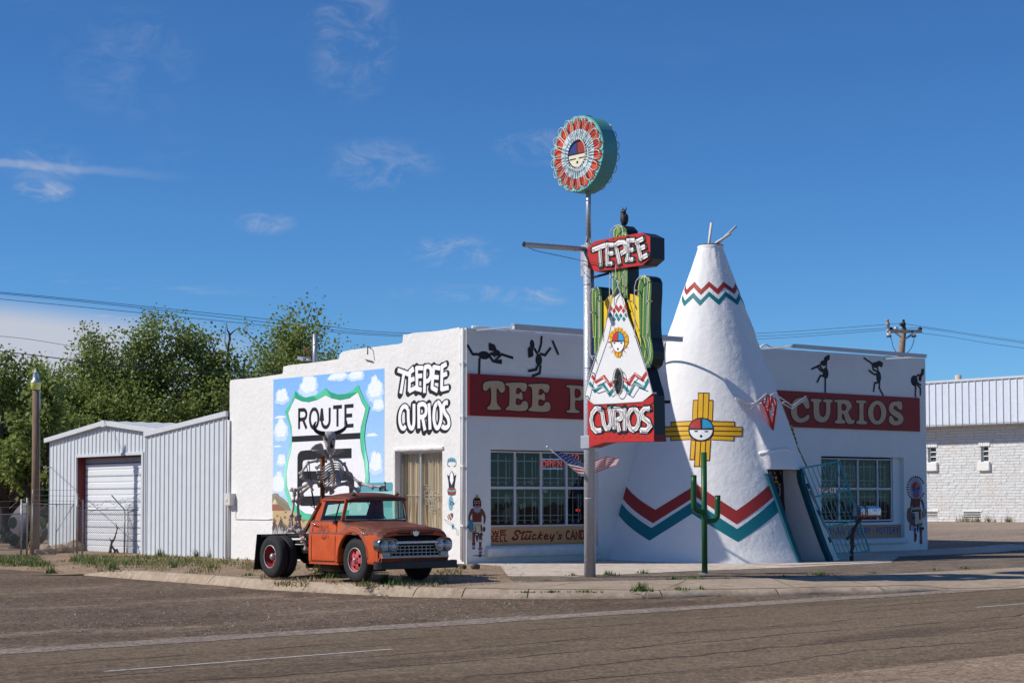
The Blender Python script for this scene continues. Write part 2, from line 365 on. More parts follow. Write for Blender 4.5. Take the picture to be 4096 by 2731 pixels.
# ================================================================ ground, road, pavement
def clamp(v, a, b): return max(a, min(b, v))
def sstep(v, a, b):
    t = clamp((v-a)/(b-a), 0, 1); return t*t*(3-2*t)
def zroad(x, y): return -.345+.006*clamp(x, -40, 25)+.0
def zg(x, y):
    left = .016*clamp(-x, 0, 9)
    if y < 0:
        z = -(.022-.0008*clamp(x, 0, 14))*min(-y, 14)-left*clamp(1+y/10, 0, 1)
    else:
        z = -.0135*min(y, 12)*(1-.9*sstep(x, 8, 22))-left*(1-.7*sstep(y, 11, 18))
    z += .0325*clamp(x-20.5, 0, 21)
    t = sstep(-x, 5.6, 6.9)*sstep(y, 7.4, 9.4)
    return z*(1-t)+(zroad(x, y)-.045)*t
def gp(x, y):
    """where the picture point (x, y) meets the lot"""
    z = -.15
    for _ in range(14):
        p = oz(z, x, y); z = .5*z+.5*zg(p.x, p.y)
    return oz(z, x, y)
def sheet(name, outline, zf, mat, step=1.0, jit=.3, near=None, kind='structure', seed=1):
    """triangulated sheet inside an outline, following a height function"""
    from mathutils.geometry import delaunay_2d_cdt
    rnd = random.Random(seed); Q = [Vector((p[0], p[1])) for p in outline]; P = []
    for a, b in zip(Q, Q[1:]+Q[:1]):                    # long edges follow the height function too
        L_ = (b-a).length; u = 0; P.append(a)
        while L_ > 2*step:
            c = a.lerp(b, u/L_); u += max(2*step, .05*math.hypot(c.x-CAM.x, c.y-CAM.y))
            if u > L_-step: break
            P.append(a.lerp(b, u/L_))
    n = len(P); E = [(i, (i+1) % n) for i in range(n)]
    def inside(x, y):
        c = False; j = n-1
        for i in range(n):
            if (P[i].y > y) != (P[j].y > y) and x < (P[j].x-P[i].x)*(y-P[i].y)/(P[j].y-P[i].y)+P[i].x: c = not c
            j = i
        return c
    pts = list(P)
    x0, x1, y0, y1 = near or (min(p.x for p in P), max(p.x for p in P), min(p.y for p in P), max(p.y for p in P))
    x = x0
    while x < x1:
        y = y0
        while y < y1:
            a, b = x+rnd.uniform(-jit, jit)*step, y+rnd.uniform(-jit, jit)*step
            if inside(a, b): pts.append(Vector((a, b)))
            y += step
        x += step
    vs, es, fs, *_ = delaunay_2d_cdt(pts, E, [], 1, 1e-4)
    mb = MB(); out = []
    for f in fs:
        a, b, c = (vs[i] for i in f)
        out.append(f if (b-a).cross(c-a) > 0 else f[::-1])
    mb.add([(v.x, v.y, zf(v.x, v.y)) for v in vs], out, 0, True)
    o = mb.build(name, mat, fix=False, weld=0, origin=(0, 0, 0)); o['kind'] = kind; return o
def ground_mat(name, c1, c2, c3, s1, s2, bump=.012, stretch=None, spk=.35, rough=.95, spkscale=34):
    """two tones in slow patches, a third in blotches, and fine stony speckle"""
    m = bpy.data.materials.new(name); m.use_nodes = True; nt = m.node_tree; N = nt.nodes.new; L = nt.links.new
    b = nt.nodes['Principled BSDF']; b.inputs['Roughness'].default_value = rough; b.inputs['Specular IOR Level'].default_value = .15
    tc = N('ShaderNodeTexCoord'); v = tc.outputs['Object']
    if stretch: mp = N('ShaderNodeMapping'); mp.inputs['Scale'].default_value = stretch; L(v, mp.inputs[0]); v2 = mp.outputs[0]
    else: v2 = v
    def nz(s, d, vec, lo, hi):
        n = N('ShaderNodeTexNoise'); n.inputs['Scale'].default_value = s; n.inputs['Detail'].default_value = d; n.inputs['Roughness'].default_value = .62; L(vec, n.inputs['Vector'])
        r = N('ShaderNodeMapRange'); r.interpolation_type = 'SMOOTHSTEP'; L(n.outputs['Fac'], r.inputs[0]); r.inputs[1].default_value = lo; r.inputs[2].default_value = hi; return r.outputs[0]
    def mix(f, a, b_, mode='MIX'):
        x = N('ShaderNodeMix'); x.data_type = 'RGBA'; x.blend_type = mode
        (L(f, x.inputs[0]) if not isinstance(f, float) else setattr(x.inputs[0], 'default_value', f))
        for i, q in ((6, a), (7, b_)):
            if isinstance(q, tuple): x.inputs[i].default_value = (*q, 1)
            else: L(q, x.inputs[i])
        return x.outputs[2]
    c = mix(nz(s1, 7, v2, .36, .64), c1, c2); c = mix(nz(s2, 8, v2, .52, .70), c, c3)
    vo = N('ShaderNodeTexVoronoi'); vo.inputs['Scale'].default_value = spkscale; L(v, vo.inputs['Vector'])
    hs = N('ShaderNodeSeparateColor'); L(vo.outputs['Color'], hs.inputs[0])
    r = N('ShaderNodeMapRange'); L(hs.outputs[0], r.inputs[0]); r.inputs[3].default_value = 1-spk; r.inputs[4].default_value = 1+spk
    c = mix(1.0, c, r.outputs[0], 'MULTIPLY')
    f2 = nz(6, 9, v, .3, .7); r2 = N('ShaderNodeMapRange'); L(f2, r2.inputs[0]); r2.inputs[3].default_value = .84; r2.inputs[4].default_value = 1.16
    c = mix(1.0, c, r2.outputs[0], 'MULTIPLY'); L(c, b.inputs['Base Color'])
    n3 = N('ShaderNodeTexNoise'); n3.inputs['Scale'].default_value = 28; n3.inputs['Detail'].default_value = 6; n3.inputs['Roughness'].default_value = .7; L(v, n3.inputs['Vector'])
    bp = N('ShaderNodeBump'); bp.inputs['Distance'].default_value = bump; bp.inputs['Strength'].default_value = 1; L(n3.outputs['Fac'], bp.inputs['Height']); L(bp.outputs[0], b.inputs['Normal'])
    return m
gDIRT = ground_mat('dry_dirt', (.30, .205, .132), (.37, .265, .18), (.23, .155, .10), .35, 1.1, .03, spk=.3)
gROAD = ground_mat('worn_asphalt', (.150, .108, .070), (.190, .138, .092), (.115, .083, .056), .30, .8, .008, stretch=(.16, 1, 1), spk=.42, spkscale=26)
gCHIP = ground_mat('chip_seal', (.27, .195, .13), (.31, .228, .158), (.22, .155, .102), .5, 1.4, .012, spk=.4, spkscale=24)
gSIDE = ground_mat('gravelly_asphalt', (.14, .097, .066), (.195, .14, .098), (.29, .215, .15), .25, .6, .035, stretch=(.5, 1, 1), spk=.5, spkscale=15)
gPALE = ground_mat('dusty_gutter_strip', (.30, .245, .20), (.25, .20, .16), (.20, .155, .12), .9, 2.2, .015, stretch=(.3, 1, 1), spk=.45, spkscale=20)
gCONC = ground_mat('old_concrete', (.37, .285, .205), (.42, .33, .245), (.30, .225, .16), .6, 1.6, .004, spk=.08)
gPAD = ground_mat('pale_concrete', (.55, .46, .375), (.62, .53, .44), (.45, .36, .28), .6, 1.4, .004, spk=.08)
gTAR = ground_mat('asphalt_strip', (.165, .125, .095), (.215, .17, .132), (.12, .095, .08), .6, 1.5, .012, spk=.4, spkscale=26)
gLAWN = ground_mat('backyard_dirt', (.24, .18, .12), (.20, .17, .10), (.13, .14, .06), .3, .7, .03)
gLOT = ground_mat('gravel_lot', (.33, .26, .20), (.26, .20, .155), (.19, .145, .115), .22, .5, .02, stretch=(.35, 1, 1), spk=.35)
# far ground under everything
mb = MB(); mb.add([(-600, -600, -.75), (900, -600, -.75), (900, 900, -.75), (-600, 900, -.75)], [(0, 1, 2, 3)])
o = mb.build('ground', gLAWN, origin=(0, 0, 0)); o['kind'] = 'structure'
# kerb line: bottom of its face, from the side street round the corner and along the road
rc = frame(0, 2200, 1.1484); rr = frame(2048, 2200, 1.1484)
KB = []
for (f, x, y) in ((rc, 385, 112), (rc, 560, 127), (rc, 770, 141), (rc, 1000, 158), (rc, 1230, 178), (rc, 1500, 193), (rc, 1780, 207), (rc, 1985, 215), (rc, 2352, 220),
                  (rr, 340, 219), (rr, 690, 216), (rr, 960, 208), (rr, 1280, 202), (rr, 1480, 196), (rr, 1740, 192), (rr, 2010, 183), (rr, 2352, 174)):
    p = f(x, y); z = -.37
    for _ in range(8):
        q = oz(z, *p); z = zroad(q.x, q.y)
    KB.append(oz(z, *p).to_2d())
d = (KB[-1]-KB[-2]).normalized()
KB = KB+[KB[-1]+Vector((8, -.3)), KB[-1]+Vector((60, -1)), KB[-1]+Vector((300, -2))]
ks = open_smooth([p.to_3d() for p in KB], 5); ks = [p.to_2d() for p in ks]
def off(path, d):
    out = []
    for i, p in enumerate(path):
        t = (path[min(i+1, len(path)-1)]-path[max(i-1, 0)]).normalized(); out.append(p+Vector((-t.y, t.x))*d)
    return out
k_back = off(ks, .34); k_in = off(ks, .22)
def kerb_top(i):
    p = k_back[i]; z = zg(p.x, p.y)
    h = .115 if i > 4 else .115*i/4*.8
    # dropped kerb at the drive on the right
    drop = sstep(p.x, 2.6, 3.6)*(1-sstep(p.x, 5.2, 6.0))
    zr = zroad(ks[i].x, ks[i].y)
    return max(min(z+.0, zr+.21), zr+h)-drop*.10
kt = [kerb_top(i) for i in range(len(ks))]
mb = MB(); secs = []
for i in range(len(ks)):
    zr = zroad(ks[i].x, ks[i].y); a, b, c = ks[i], k_in[i], k_back[i]; m1 = a.lerp(b, .42); m2 = a.lerp(b, .76)
    secs.append([Vector((a.x, a.y, zr-.1)), Vector((a.x, a.y, zr+.01)), Vector((m1.x, m1.y, zr+(kt[i]-zr)*.60)), Vector((m2.x, m2.y, zr+(kt[i]-zr)*.90)), Vector((b.x, b.y, kt[i])), Vector((c.x, c.y, kt[i]+.004)), Vector((c.x, c.y, zr-.1))])
mb.loft(secs, closed=False)
o = mb.build('kerb', gCONC, origin=(0, 0, 0)); o['kind'] = 'structure'
# joints sawn and broken across the kerb
mb = MB()
for (f, x, y) in ((rc, 770, 135), (rc, 1235, 165), (rc, 1780, 190), (rc, 1990, 203), (rr, 695, 200), (rr, 1285, 190), (rr, 2012, 168), (rr, 70, 205)):
    p = oz(-.25, *f(x, y)).to_2d(); i = min(range(1, len(ks)-1), key=lambda j: (k_in[j]-p).length)
    t = (ks[i+1]-ks[i-1]).normalized().to_3d()*.012
    pr = [v for v in secs[i][1:6]]; nn = (Vector((ks[i].x-k_back[i].x, ks[i].y-k_back[i].y, .25))).normalized()*.004
    for a, b in zip(pr[:-1], pr[1:]):
        w = Vector((random.Random(i).uniform(-.03, .03), 0, 0)); mb.add([a-t+nn, a+t+nn, b+t+nn, b-t+nn], [(0, 1, 2, 3)])
o = mb.build('kerb_joints', M('joint_dirt', (.06, .045, .035), .95), origin=(0, 0, 0), fix=False); o['kind'] = 'structure'
# lot behind the kerb
lot = [p+(q-p)*.75 for p, q in zip(k_in, k_back)]
def zlot(x, y):
    z = zg(x, y)
    if -14 < x < 30 and -20 < y < 16:
        i = min(range(len(ks)), key=lambda j: (k_back[j].x-x)**2+(k_back[j].y-y)**2); dd = math.hypot(k_back[i].x-x, k_back[i].y-y)
        t = 1-sstep(dd, .2, 2.2); z = z*(1-t)+(kt[i]-.012)*t
        z += .012*(noise.noise(Vector((x*1.3, y*1.3, 0)))+.6*noise.noise(Vector((x*3.1, y*3.1, 4))))*sstep(dd, .3, .8)*(1 if x < 0 else .2)
    return z
lot_out = lot+[Vector((330, 60)), Vector((330, 420)), Vector((-120, 420)), Vector((-60, 60)), Vector((-14, 18.5)), Vector((-7.3, 9.25))]
sheet('lot', lot_out, zlot, gDIRT, .55, .35, near=(-16, 26, -18, 30), seed=3)
# side street, road and the strips along the road
def zs(k): return lambda x, y: zroad(x, y)+k
def zside(x, y): return zroad(x, y)+.012*noise.noise(Vector((x*.5, y*.5, 2)))+.01*noise.noise(Vector((x*2, y*2, 2)))-.012
sheet('side_street', [(-400, -13.6), (60, -13.6), (60, -9), (20, -9.0), (-1, -8.8), (-4.6, -8.5), (-4.5, -5), (-4.5, 3), (-4.5, 14), (-20, 40), (-150, 420), (-400, 420)], zside, gSIDE, 1.0, .3, near=(-45, 22, -14, 12), seed=5)
sheet('road', [(-400, -13.3), (330, -13.3), (330, -24.8), (-400, -24.8)], zs(0), gROAD, 4, .2, near=(-60, 40, -24, -14))
n_ = 90
up = [(-62+i, -13.25+.28*noise.noise(Vector((i*.45, 0, 7)))+.12*noise.noise(Vector((i*1.7, 3, 7)))-.3*sstep(i, 58, 72)) for i in range(n_)]
up = [(a, max(b, -13.78)) for a, b in up]
dn = [(-62+i, -14.12+.12*noise.noise(Vector((i*.5, 5, 1)))) for i in range(n_)]
sheet('gutter_strip', up+dn[::-1], zs(.006), gPALE, 2, .2)
# wide gravelly shoulder on the near side
sheet('near_shoulder', [(-120, -60), (120, -60), (120, -23.9)]+[(60-i*2, -23.75+.1*noise.noise(Vector((i*.6, 1, 3)))+.004*(60-i*2)) for i in range(91)], zs(.005), gCHIP, 4, .2)
# lane dashes, worn at the ends
mWORN = M('worn_white_line', (.50, .47, .43), .9, var=.3, scale=22, dirt=(.15, .12, .10), dirtscale=9, dirtamt=.42)
for (a, b) in (((418, 2681), (1567, 2594)), ((3905, 2421), (4100, 2402))):
    za = -.45 if a[0] < 2000 else -.32; pa = oz(za, *a); pb = oz(za+.02 if a[0] < 2000 else za+.01, *b)
    if a[0] > 2000: pb = pa+Vector((6, .08, 0))
    dd = (pb-pa).normalized(); nn = Vector((-dd.y, dd.x, 0))*.045; mb = MB(); k = 24
    for i in range(k):
        q, w = pa.lerp(pb, i/k), pa.lerp(pb, (i+1)/k)
        mb.add([(v.x, v.y, zroad(v.x, v.y)+.0045) for v in (q-nn, w-nn, w+nn, q+nn)], [(0, 1, 2, 3)])
    o = mb.build('lane_marking', mWORN, fix=False); o['kind'] = 'structure'
# long tar-dark cracks along the lanes, with a few branches
mCRACK = M('crack_tar', (.055, .042, .034), .9, var=.3)
rnd = random.Random(11); mb = MB()
def crack(x0, x1, y, w, wob, seed, skew=0):
    pts = []; x = x0; i = 0
    while x < x1:
        pts.append(Vector((x, y+skew*(x-x0)+wob*noise.noise(Vector((x*.35, seed, 0)))+wob*.4*noise.noise(Vector((x*1.9, seed, 2))), 0))); x += .22; i += 1
    for i in range(len(pts)-1):
        a, b = pts[i], pts[i+1]; wa = w*max(.12, .55+1.1*noise.noise(Vector((a.x*.8, seed, 5)))); wb = w*max(.12, .55+1.1*noise.noise(Vector((b.x*.8, seed, 5))))
        mb.add([(a.x, a.y-wa, zroad(a.x, 0)+.0035), (b.x, b.y-wb, zroad(b.x, 0)+.0035), (b.x, b.y+wb, zroad(b.x, 0)+.0035), (a.x, a.y+wa, zroad(a.x, 0)+.0035)], [(0, 1, 2, 3)])
crack(-40, 40, -15.9, 0.022, .22, 1.3); crack(-40, 40, -17.95, 0.019, .3, 4.1); crack(-24, 40, -19.3, 0.031, .35, 7.7); crack(-23, 12, -20.9, 0.028, .4, 2.2, -.004)
crack(-20, -12, -16.3, .02, .3, 8.8, -.06); crack(-16, -11, -18.2, .02, .2, 9.8, .12); crack(-12.6, -10.3, -19.6, .03, .2, 3.8, .28); crack(-24, 30, -22.3, 0.025, .35, 6.6, .002); crack(-19, -15, -17.3, .014, .25, 5.8, -.15)
o = mb.build('road_cracks', mCRACK, fix=False, origin=(0, 0, 0)); o['kind'] = 'structure'
# pavement slab along the road, concrete apron by the shop, dark strip between
def zl(k): return lambda x, y: zlot(x, y)+k
sw_back = [rr(x, y) for x, y in ((0, 150), (500, 141), (1150, 131), (1700, 112), (2352, 80))]
sb = [gp(*p) for p in sw_back]
def proj(p): v = ROT.transposed() @ (Vector(p)-CAM); return 2048-v.x/v.z*FPX, PPY+v.y/v.z*FPX
ti = min(range(len(k_back)), key=lambda i: abs(proj((k_back[i].x, k_back[i].y, kt[i]))[0]-1835)); tip = k_back[ti]
front = [p for p in k_back[ti+1:] if p.x < 60]
kz = {}
def zsw(x, y):
    i = min(range(len(ks)), key=lambda j: (k_back[j].x-x)**2+(k_back[j].y-y)**2); dd = math.hypot(k_back[i].x-x, k_back[i].y-y)
    t = 1-sstep(dd, .0, 2.6); return zg(x, y)*(1-t)+(kt[i]+.0)*t+.012
sw = [tip]+front+[Vector((60, -8.9)), Vector((30, -8.6))]+[p.to_2d() for p in sb[::-1]]
sheet('pavement', sw, zsw, gCONC, .8, .25, near=(-8, 40, -16, -6), seed=9)
mb = MB()
for (a, b) in (((270, 152), (120, 172)), ((800, 140), (695, 182)), ((1195, 130), (1290, 172)), ((1480, 124), (1690, 178)), ((1730, 113), (1840, 133))):
    p, q = gp(*rr(*a)), gp(*rr(*b)); n = (q-p).normalized(); n = Vector((-n.y, n.x, 0))*.014
    for i in range(8):
        u, v = p.lerp(q, i/8), p.lerp(q, (i+1)/8); mb.add([(w.x, w.y, zsw(w.x, w.y)+.004) for w in (u-n, v-n, v+n, u+n)], [(0, 1, 2, 3)])
o = mb.build('pavement_joints', M('joint_grit', (.16, .12, .085), .95), origin=(0, 0, 0), fix=False); o['kind'] = 'structure'
pad_front = [gp(*p) for p in (rr(0, 120), rr(300, 122), rr(470, 113), rr(820, 96), rr(1300, 78), rr(1740, 56))]
pl = gp(*cS6(330, 1500)); pl0 = gp(*cS6(250, 1485))
pad = [Vector((.0, -.2)), Vector((24, -.2)), Vector((24, -2.6)), Vector((14, -3.4))]+[p.to_2d() for p in pad_front[::-1]]+[pl.to_2d(), Vector((-.1, -1.6))]
sheet('concrete_apron', pad, zl(.008), gPAD, .7, .2, seed=4)
strip = [p.to_2d()+Vector((0, .3)) for p in pad_front]+[Vector((14, -3.2)), Vector((24, -2.4)), Vector((60, 2)), Vector((60, -8.6)), Vector((30, -8.4))]+[p.to_2d()+Vector((0, -.15)) for p in sb[::-1]]
sheet('asphalt_strip', strip, zl(.004), gTAR, .8, .2, seed=6)
sheet('gravel_lot', [(20.6, -2.4), (320, 0), (320, 400), (20.6, 400)], zl(.004), gLOT, 2, .2, near=(21, 60, -2, 40), seed=8)
sheet('dusty_track', [(22, 3.2), (60, 3.6), (60, 7.6), (40, 6.6), (30, 6.4), (22, 5.4)], zl(.009), gPALE, 2, .2, seed=18)
# ================================================================ the curio shop
shop = thing('curio_shop', (9.9, 6.2, 0), 'long white stucco shop with stepped side wall and painted murals', 'shop')
BX, BY = 19.79, 12.48
def ramp_noise(a, s): return .018*noise.noise(Vector((a*2.1, s, 0)))+.012*noise.noise(Vector((a*6, s, 1)))
# window openings measured off the photograph
wl = [oy(0, *cS6(232, 786)), oy(0, *cS6(806, 1215))]; WL = (wl[0].x, wl[1].x, wl[1].z, wl[0].z)
wr = [oy(0, *cK2(554, 826)), oy(0, *cK2(978, 1186))]; WR = (wr[0].x, wr[1].x, wr[1].z, wr[0].z)
ms = [ox(0, *cB(1006, 797)), ox(0, *cB(1268, 788))]; WM = (ms[1].y, ms[0].y, .72, ms[0].z)
# street front: outline with rough top and two window holes, each hole bevelled back to the frame
top = [Vector((BX*i/60, 0, 6.36+.12*i/60+ramp_noise(i*.33, 3))) for i in range(61)]
loop = [Vector((0, 0, -.6)), Vector((BX, 0, -.6))]+top[::-1]
def rect_y(w, y=0, g=0): return [Vector((w[0]-g, y, w[2]-g)), Vector((w[1]+g, y, w[2]-g)), Vector((w[1]+g, y, w[3]+g)), Vector((w[0]-g, y, w[3]+g))]
mb = MB()
HL = (WL[0]-.0, WL[1]+.28, WL[2]-.62, WL[3]+.03); HR = (WR[0]-.05, WR[1]+.42, WR[2]-.62, WR[3]+.05)
mb.prism(loop, (0, .30, 0), holes=[rect_y(HL), rect_y(HR)])
fw = mb.build('front_wall', mSTUCCO, shop, bevel=.03, seg=2)
# recessed bays: board wall under each window, plain cheek beside it
mb = MB()
for w, h in ((WL, HL), (WR, HR)):
    mb.box((h[0]-.05, .16, h[2]-.05), (h[1]+.05, .27, w[2]-.04)); mb.box((w[1]+.04, .16, w[2]-.04), (h[1]+.05, .27, h[3]+.05))
mb.build('window_bay', mSTUCCO, shop)
# ledges under the windows
mb = MB()
for a, b in ((cS6(213, 1337), cS6(852, 1372)), (cK2(640, 1296), cK2(1042, 1309))):
    p, q = oy(-.1, *a), oy(-.1, *b); x0 = p.x if a[0] < 3000 else p.x-1.0
    s = [[Vector((x, .02, p.z+.04)), Vector((x, -.12, p.z-.02)), Vector((x, -.15, p.z-.06)), Vector((x, -.13, q.z-.02)), Vector((x, .02, q.z-.02))] for x in [x0+(q.x-x0)*i/24 for i in range(25)]]
    for i, sec in enumerate(s):
        for v in sec[1:4]: v.y += .012*noise.noise(Vector((v.x*5, v.z*9, 2))); v.z += .012*noise.noise(Vector((v.x*4, 3, 2)))
    mb.loft(s)
mb.build('window_ledge', M('ledge_stucco', (.70, .69, .67), .9, var=.08, scale=3, bump=.02, bscale=9, dirt=(.32, .27, .23), dirtscale=5, dirtamt=.27), shop, bevel=.012)
# side wall with its steps
tp = [(49, 402), (60, 386), (100, 380), (200, 372), (356, 349), (360, 330), (361, 308), (395, 300), (520, 286), (640, 270), (678, 264), (681, 240), (700, 222), (760, 210), (880, 196), (1030, 176), (1041, 170), (1044, 127), (1120, 114), (1210, 107), (1300, 96), (1376, 82)]
TP = [ox(0, *cB(*p)) for p in tp]; TP[0].y = BY
out = []
for a, b in zip(TP[:-1], TP[1:]):
    k = max(1, int((b-a).length/.18))
    for i in range(k):
        p = a.lerp(b, i/k); p.z += ramp_noise(p.y*1.7, 9)*.8 if i else 0; out.append(p)
out.append(TP[-1]); out[-1].y = .3
loop = [Vector((0, .3, -.6)), Vector((0, BY, -.6))]+out
mb = MB(); mb.prism([Vector((0, p.y, p.z)) for p in loop], (.30, 0, 0), holes=[[Vector((0, WM[0], WM[2])), Vector((0, WM[1], WM[2])), Vector((0, WM[1], WM[3])), Vector((0, WM[0], WM[3]))]])
mb.build('side_wall', mSTUCCO, shop, bevel=.035, seg=3)
mb = MB(); mb.box((0.302, BY-.28, -.6), (BX, BY+.02, 5.5)); mb.box((BX-.3, .3, -.6), (BX, BY-.28, 5.9)); mb.build('rear_wall', mSTUCCO, shop)
mb = MB(); mb.box((.3, .3, 5.05), (BX-.3, BY-.28, 5.2)); mb.build('roof', M('roof_gravel', (.45, .43, .40), .95, var=.2, scale=12), shop)
# corner bead and rain pipes, conduit, meter box
mb = MB(); a = ox(-.05, *cB(1383, 90)); mb.tube([(-.055, .09, 6.36), (-.05, .09, 3.1), (-.055, .10, .05)], .035, 8); mb.tube([(-.03, .22, 6.2), (-.03, .21, 3.9), (-.03, .21, .1)], .018, 6)
for z in (1.0, 2.6, 3.95, 5.4): mb.box((-.09, .04, z), (0, .26, z+.04))
mb.build('downpipe', mWHITE, shop)
mb = MB(); p = ox(0, *cB(60, 640)); y = BY-.05
mb.tube([(-.05, y, 4.3), (-.05, y, -.3)], .05, 8)
q = ox(0, *cB(85, 1175)); mb.tube([(-.02, q.y-.05, q.z+.6), (-.02, q.y-.07, q.z), (-.02, q.y-2.0, q.z+.0), (-.02, 9.85, q.z+.01)], .016, 6)
mb.build('conduit', mWHITE, shop)
mb = MB(); p = ox(-.02, *cB(48, 1030)); q = ox(-.02, *cB(86, 1098)); mb.box((-.22, q.y, q.z), (0, p.y-.05, p.z)); mb.lathe([(0, -.24), (.07, -.235), (.08, -.22), (.08, -.2)], (0, (p.y+q.y)/2, p.z-.2), 'x', 12)
mb.build('meter_box', M('meter_paint', (.62, .60, .56), .5, var=.08), shop, bevel=.01)
# flat bars running along the top of the front on outriggers
def eave(x0, x1, y, z0, z1):
    mb = MB(); mb.box((x0, y, z0), (x1, y+.11, z1)); mb.box((x0-.02, y-.012, z1), (x1+.02, y+.13, z1+.02)); 
    ob = mb.build('eave_bar', M('eave_metal', (.56, .56, .58), .5, var=.05), shop)
    for x in (x0+.04, x1-.04):
        b = MB(); b.bar((x, y+.1, z1-.05), (x, .2, z1-.02), .05, .05); b.build('bracket', mGALV, ob)
EY = -1.7
pa, pb = oy(EY, *cS6(368, 81)), oy(EY, *cN(344, 262)); pc = oy(EY, *cN(344, 305))
eave(pa.x, pb.x, EY, pc.z, pb.z)
pa, pb = oy(EY, *cK2(402, 193)), oy(EY, *cK2(1150, 238)); pc = oy(EY, *cK2(1150, 254))
eave(pa.x, pb.x, EY, pc.z-.02, pb.z-.02)
# rolled roofing and a hose left on the parapet
mb = MB(); mb.tube([(BX*.0+.3+.25*i, .13+.05*noise.noise(Vector((i*.7, 1, 1))), 6.42+.03*noise.noise(Vector((i*.9, 4, 1)))) for i in range(26)], .035, 6)
a, b = oy(.1, *cK2(200, 198)), oy(.1, *cK2(398, 196))
mb.tube(open_smooth([a, a.lerp(b, .15)+Vector((0, 0, .08)), a.lerp(b, .3), a.lerp(b, .6)+Vector((0, 0, -.03)), a.lerp(b, .85)+Vector((0, 0, .03)), b], 4), .035, 6)
mb.build('roofing_roll', mWHITE, shop)
# pipe above the step, cut-off bracket on the side wall
mb = MB(); p = ox(.6, *cB(542, 282)); q = ox(.6, *cB(542, 122)); r_ = (ox(.6, *cB(528, 200)).y-ox(.6, *cB(553, 200)).y)/2*.62
mb.tube([(.6, p.y, p.z-.6), (.6, p.y, q.z)], r_, 12); mb.tube([(.6, p.y, q.z-.35), (.6, p.y, q.z-.32)], r_*1.12, 12)
mb.build('flue_pipe', mGALV, shop)
mb = MB(); p = ox(-.02, *cB(862, 205)); mb.tube([p, p+Vector((-.12, 0, .06)), p+Vector((-.16, -.05, -.18))], .018, 6); mb.bar(p+Vector((-.02, .28, -.3)), p+Vector((-.02, -.1, -.38)), .03, .02); mb.build('iron_hook', mRUSTY, shop)
# ---------------------------------------------------------------- windows
mFRAME = M('window_frame_paint', (.60, .60, .61), .55, var=.06, scale=6)
mGRILL = M('grille_paint', (.62, .62, .61), .5, var=.1, scale=9)
def grille(mb, xs, z0, z1, y, step):
    """interior guard: two rails, arrows pointing up with flights at the foot"""
    for a, b in zip(xs[:-1], xs[1:]):
        n = 3
        for t in (.26, .76): mb.box((a+.01, y, z0+(z1-z0)*t-.013), (b-.01, y+.02, z0+(z1-z0)*t+.013))
        for i in range(n):
            x = a+(b-a)*(i+.7)/(n+.35); ht = z1-(z1-z0)*(.08 if i % 2 else .15); mb.box((x-.013, y-.004, z0+.08), (x+.013, y+.012, ht))
            mb.add([(x-.02, y, ht-.03), (x+.02, y, ht-.03), (x, y, ht+.07)], [(0, 1, 2)])
            mb.add([(x-.035, y, z0+.03), (x, y, z0+.07), (x+.035, y, z0+.03), (x+.035, y, z0+.10), (x, y, z0+.16), (x-.035, y, z0+.10)], [(0, 1, 4, 5), (1, 2, 3, 4)])
        mb.box((a+.04, y, z0+.12), (a+.052, y+.012, z1-.14)); mb.box((a+.04, y, z0+.12), (b-.05, y+.012, z0+.132)); mb.box((b-.06, y, z0+.12), (b-.048, y+.012, z1-.14))
def shopwin(w, cols, railz, name='window'):
    x0, x1, z0, z1 = w; mb = MB(); y0, y1 = .17, .25
    f = .045
    mb.box((x0, y0, z0), (x1, y1, z0+.05)); mb.box((x0, y0, z1-.04), (x1, y1, z1)); mb.box((x0, y0+.002, z0+.05), (x0+f, y1-.002, z1-.04)); mb.box((x1-f, y0+.002, z0+.05), (x1, y1-.002, z1-.04))
    for c in cols: mb.box((c-.035, y0+.002, z0+.05), (c+.035, y1-.002, z1-.04))
    xs = [x0+f]+[c+s for c in cols for s in (-.035, .035)]+[x1-f]
    for a, b in zip(xs[::2], xs[1::2]): mb.box((a, y0+.006, railz-.035), (b, y1-.006, railz+.035))
    win = mb.build(name, mFRAME, shop)
    g = MB()
    for a, b in zip(xs[::2], xs[1::2]):
        for za, zb in ((z0+.05, railz-.035), (railz+.035, z1-.04)):
            g.add([(a, y0+.04, za), (b, y0+.04, za), (b, y0+.04, zb), (a, y0+.04, zb)], [(0, 1, 2, 3)])
    g.build('pane', mGLASS, win, fix=False)
    g = MB(); ed = [x0+f]+list(cols)+[x1-f]
    grille(g, ed, z0+.05, railz-.03, .34, .2); grille(g, ed, railz+.03, z1-.04, .34, .2)
    g.build('security_grille', mGRILL, win, fix=False, weld=0)
    return win
cl = [oy(0.18, *cS6(x, 1000)).x for x in (370, 519, 665)]; rz = oy(.18, *cS6(300, 998)).z
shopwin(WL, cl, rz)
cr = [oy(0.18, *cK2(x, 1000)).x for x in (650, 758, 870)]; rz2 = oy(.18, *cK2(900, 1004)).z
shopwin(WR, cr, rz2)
# the room behind: dark, with shelves
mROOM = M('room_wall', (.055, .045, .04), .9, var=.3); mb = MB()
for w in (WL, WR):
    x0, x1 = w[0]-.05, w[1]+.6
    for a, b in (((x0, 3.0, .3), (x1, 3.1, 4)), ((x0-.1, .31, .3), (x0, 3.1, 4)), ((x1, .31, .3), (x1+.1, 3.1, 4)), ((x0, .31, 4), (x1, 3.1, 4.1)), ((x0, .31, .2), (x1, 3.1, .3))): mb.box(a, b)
mb.build('room', mROOM, shop)
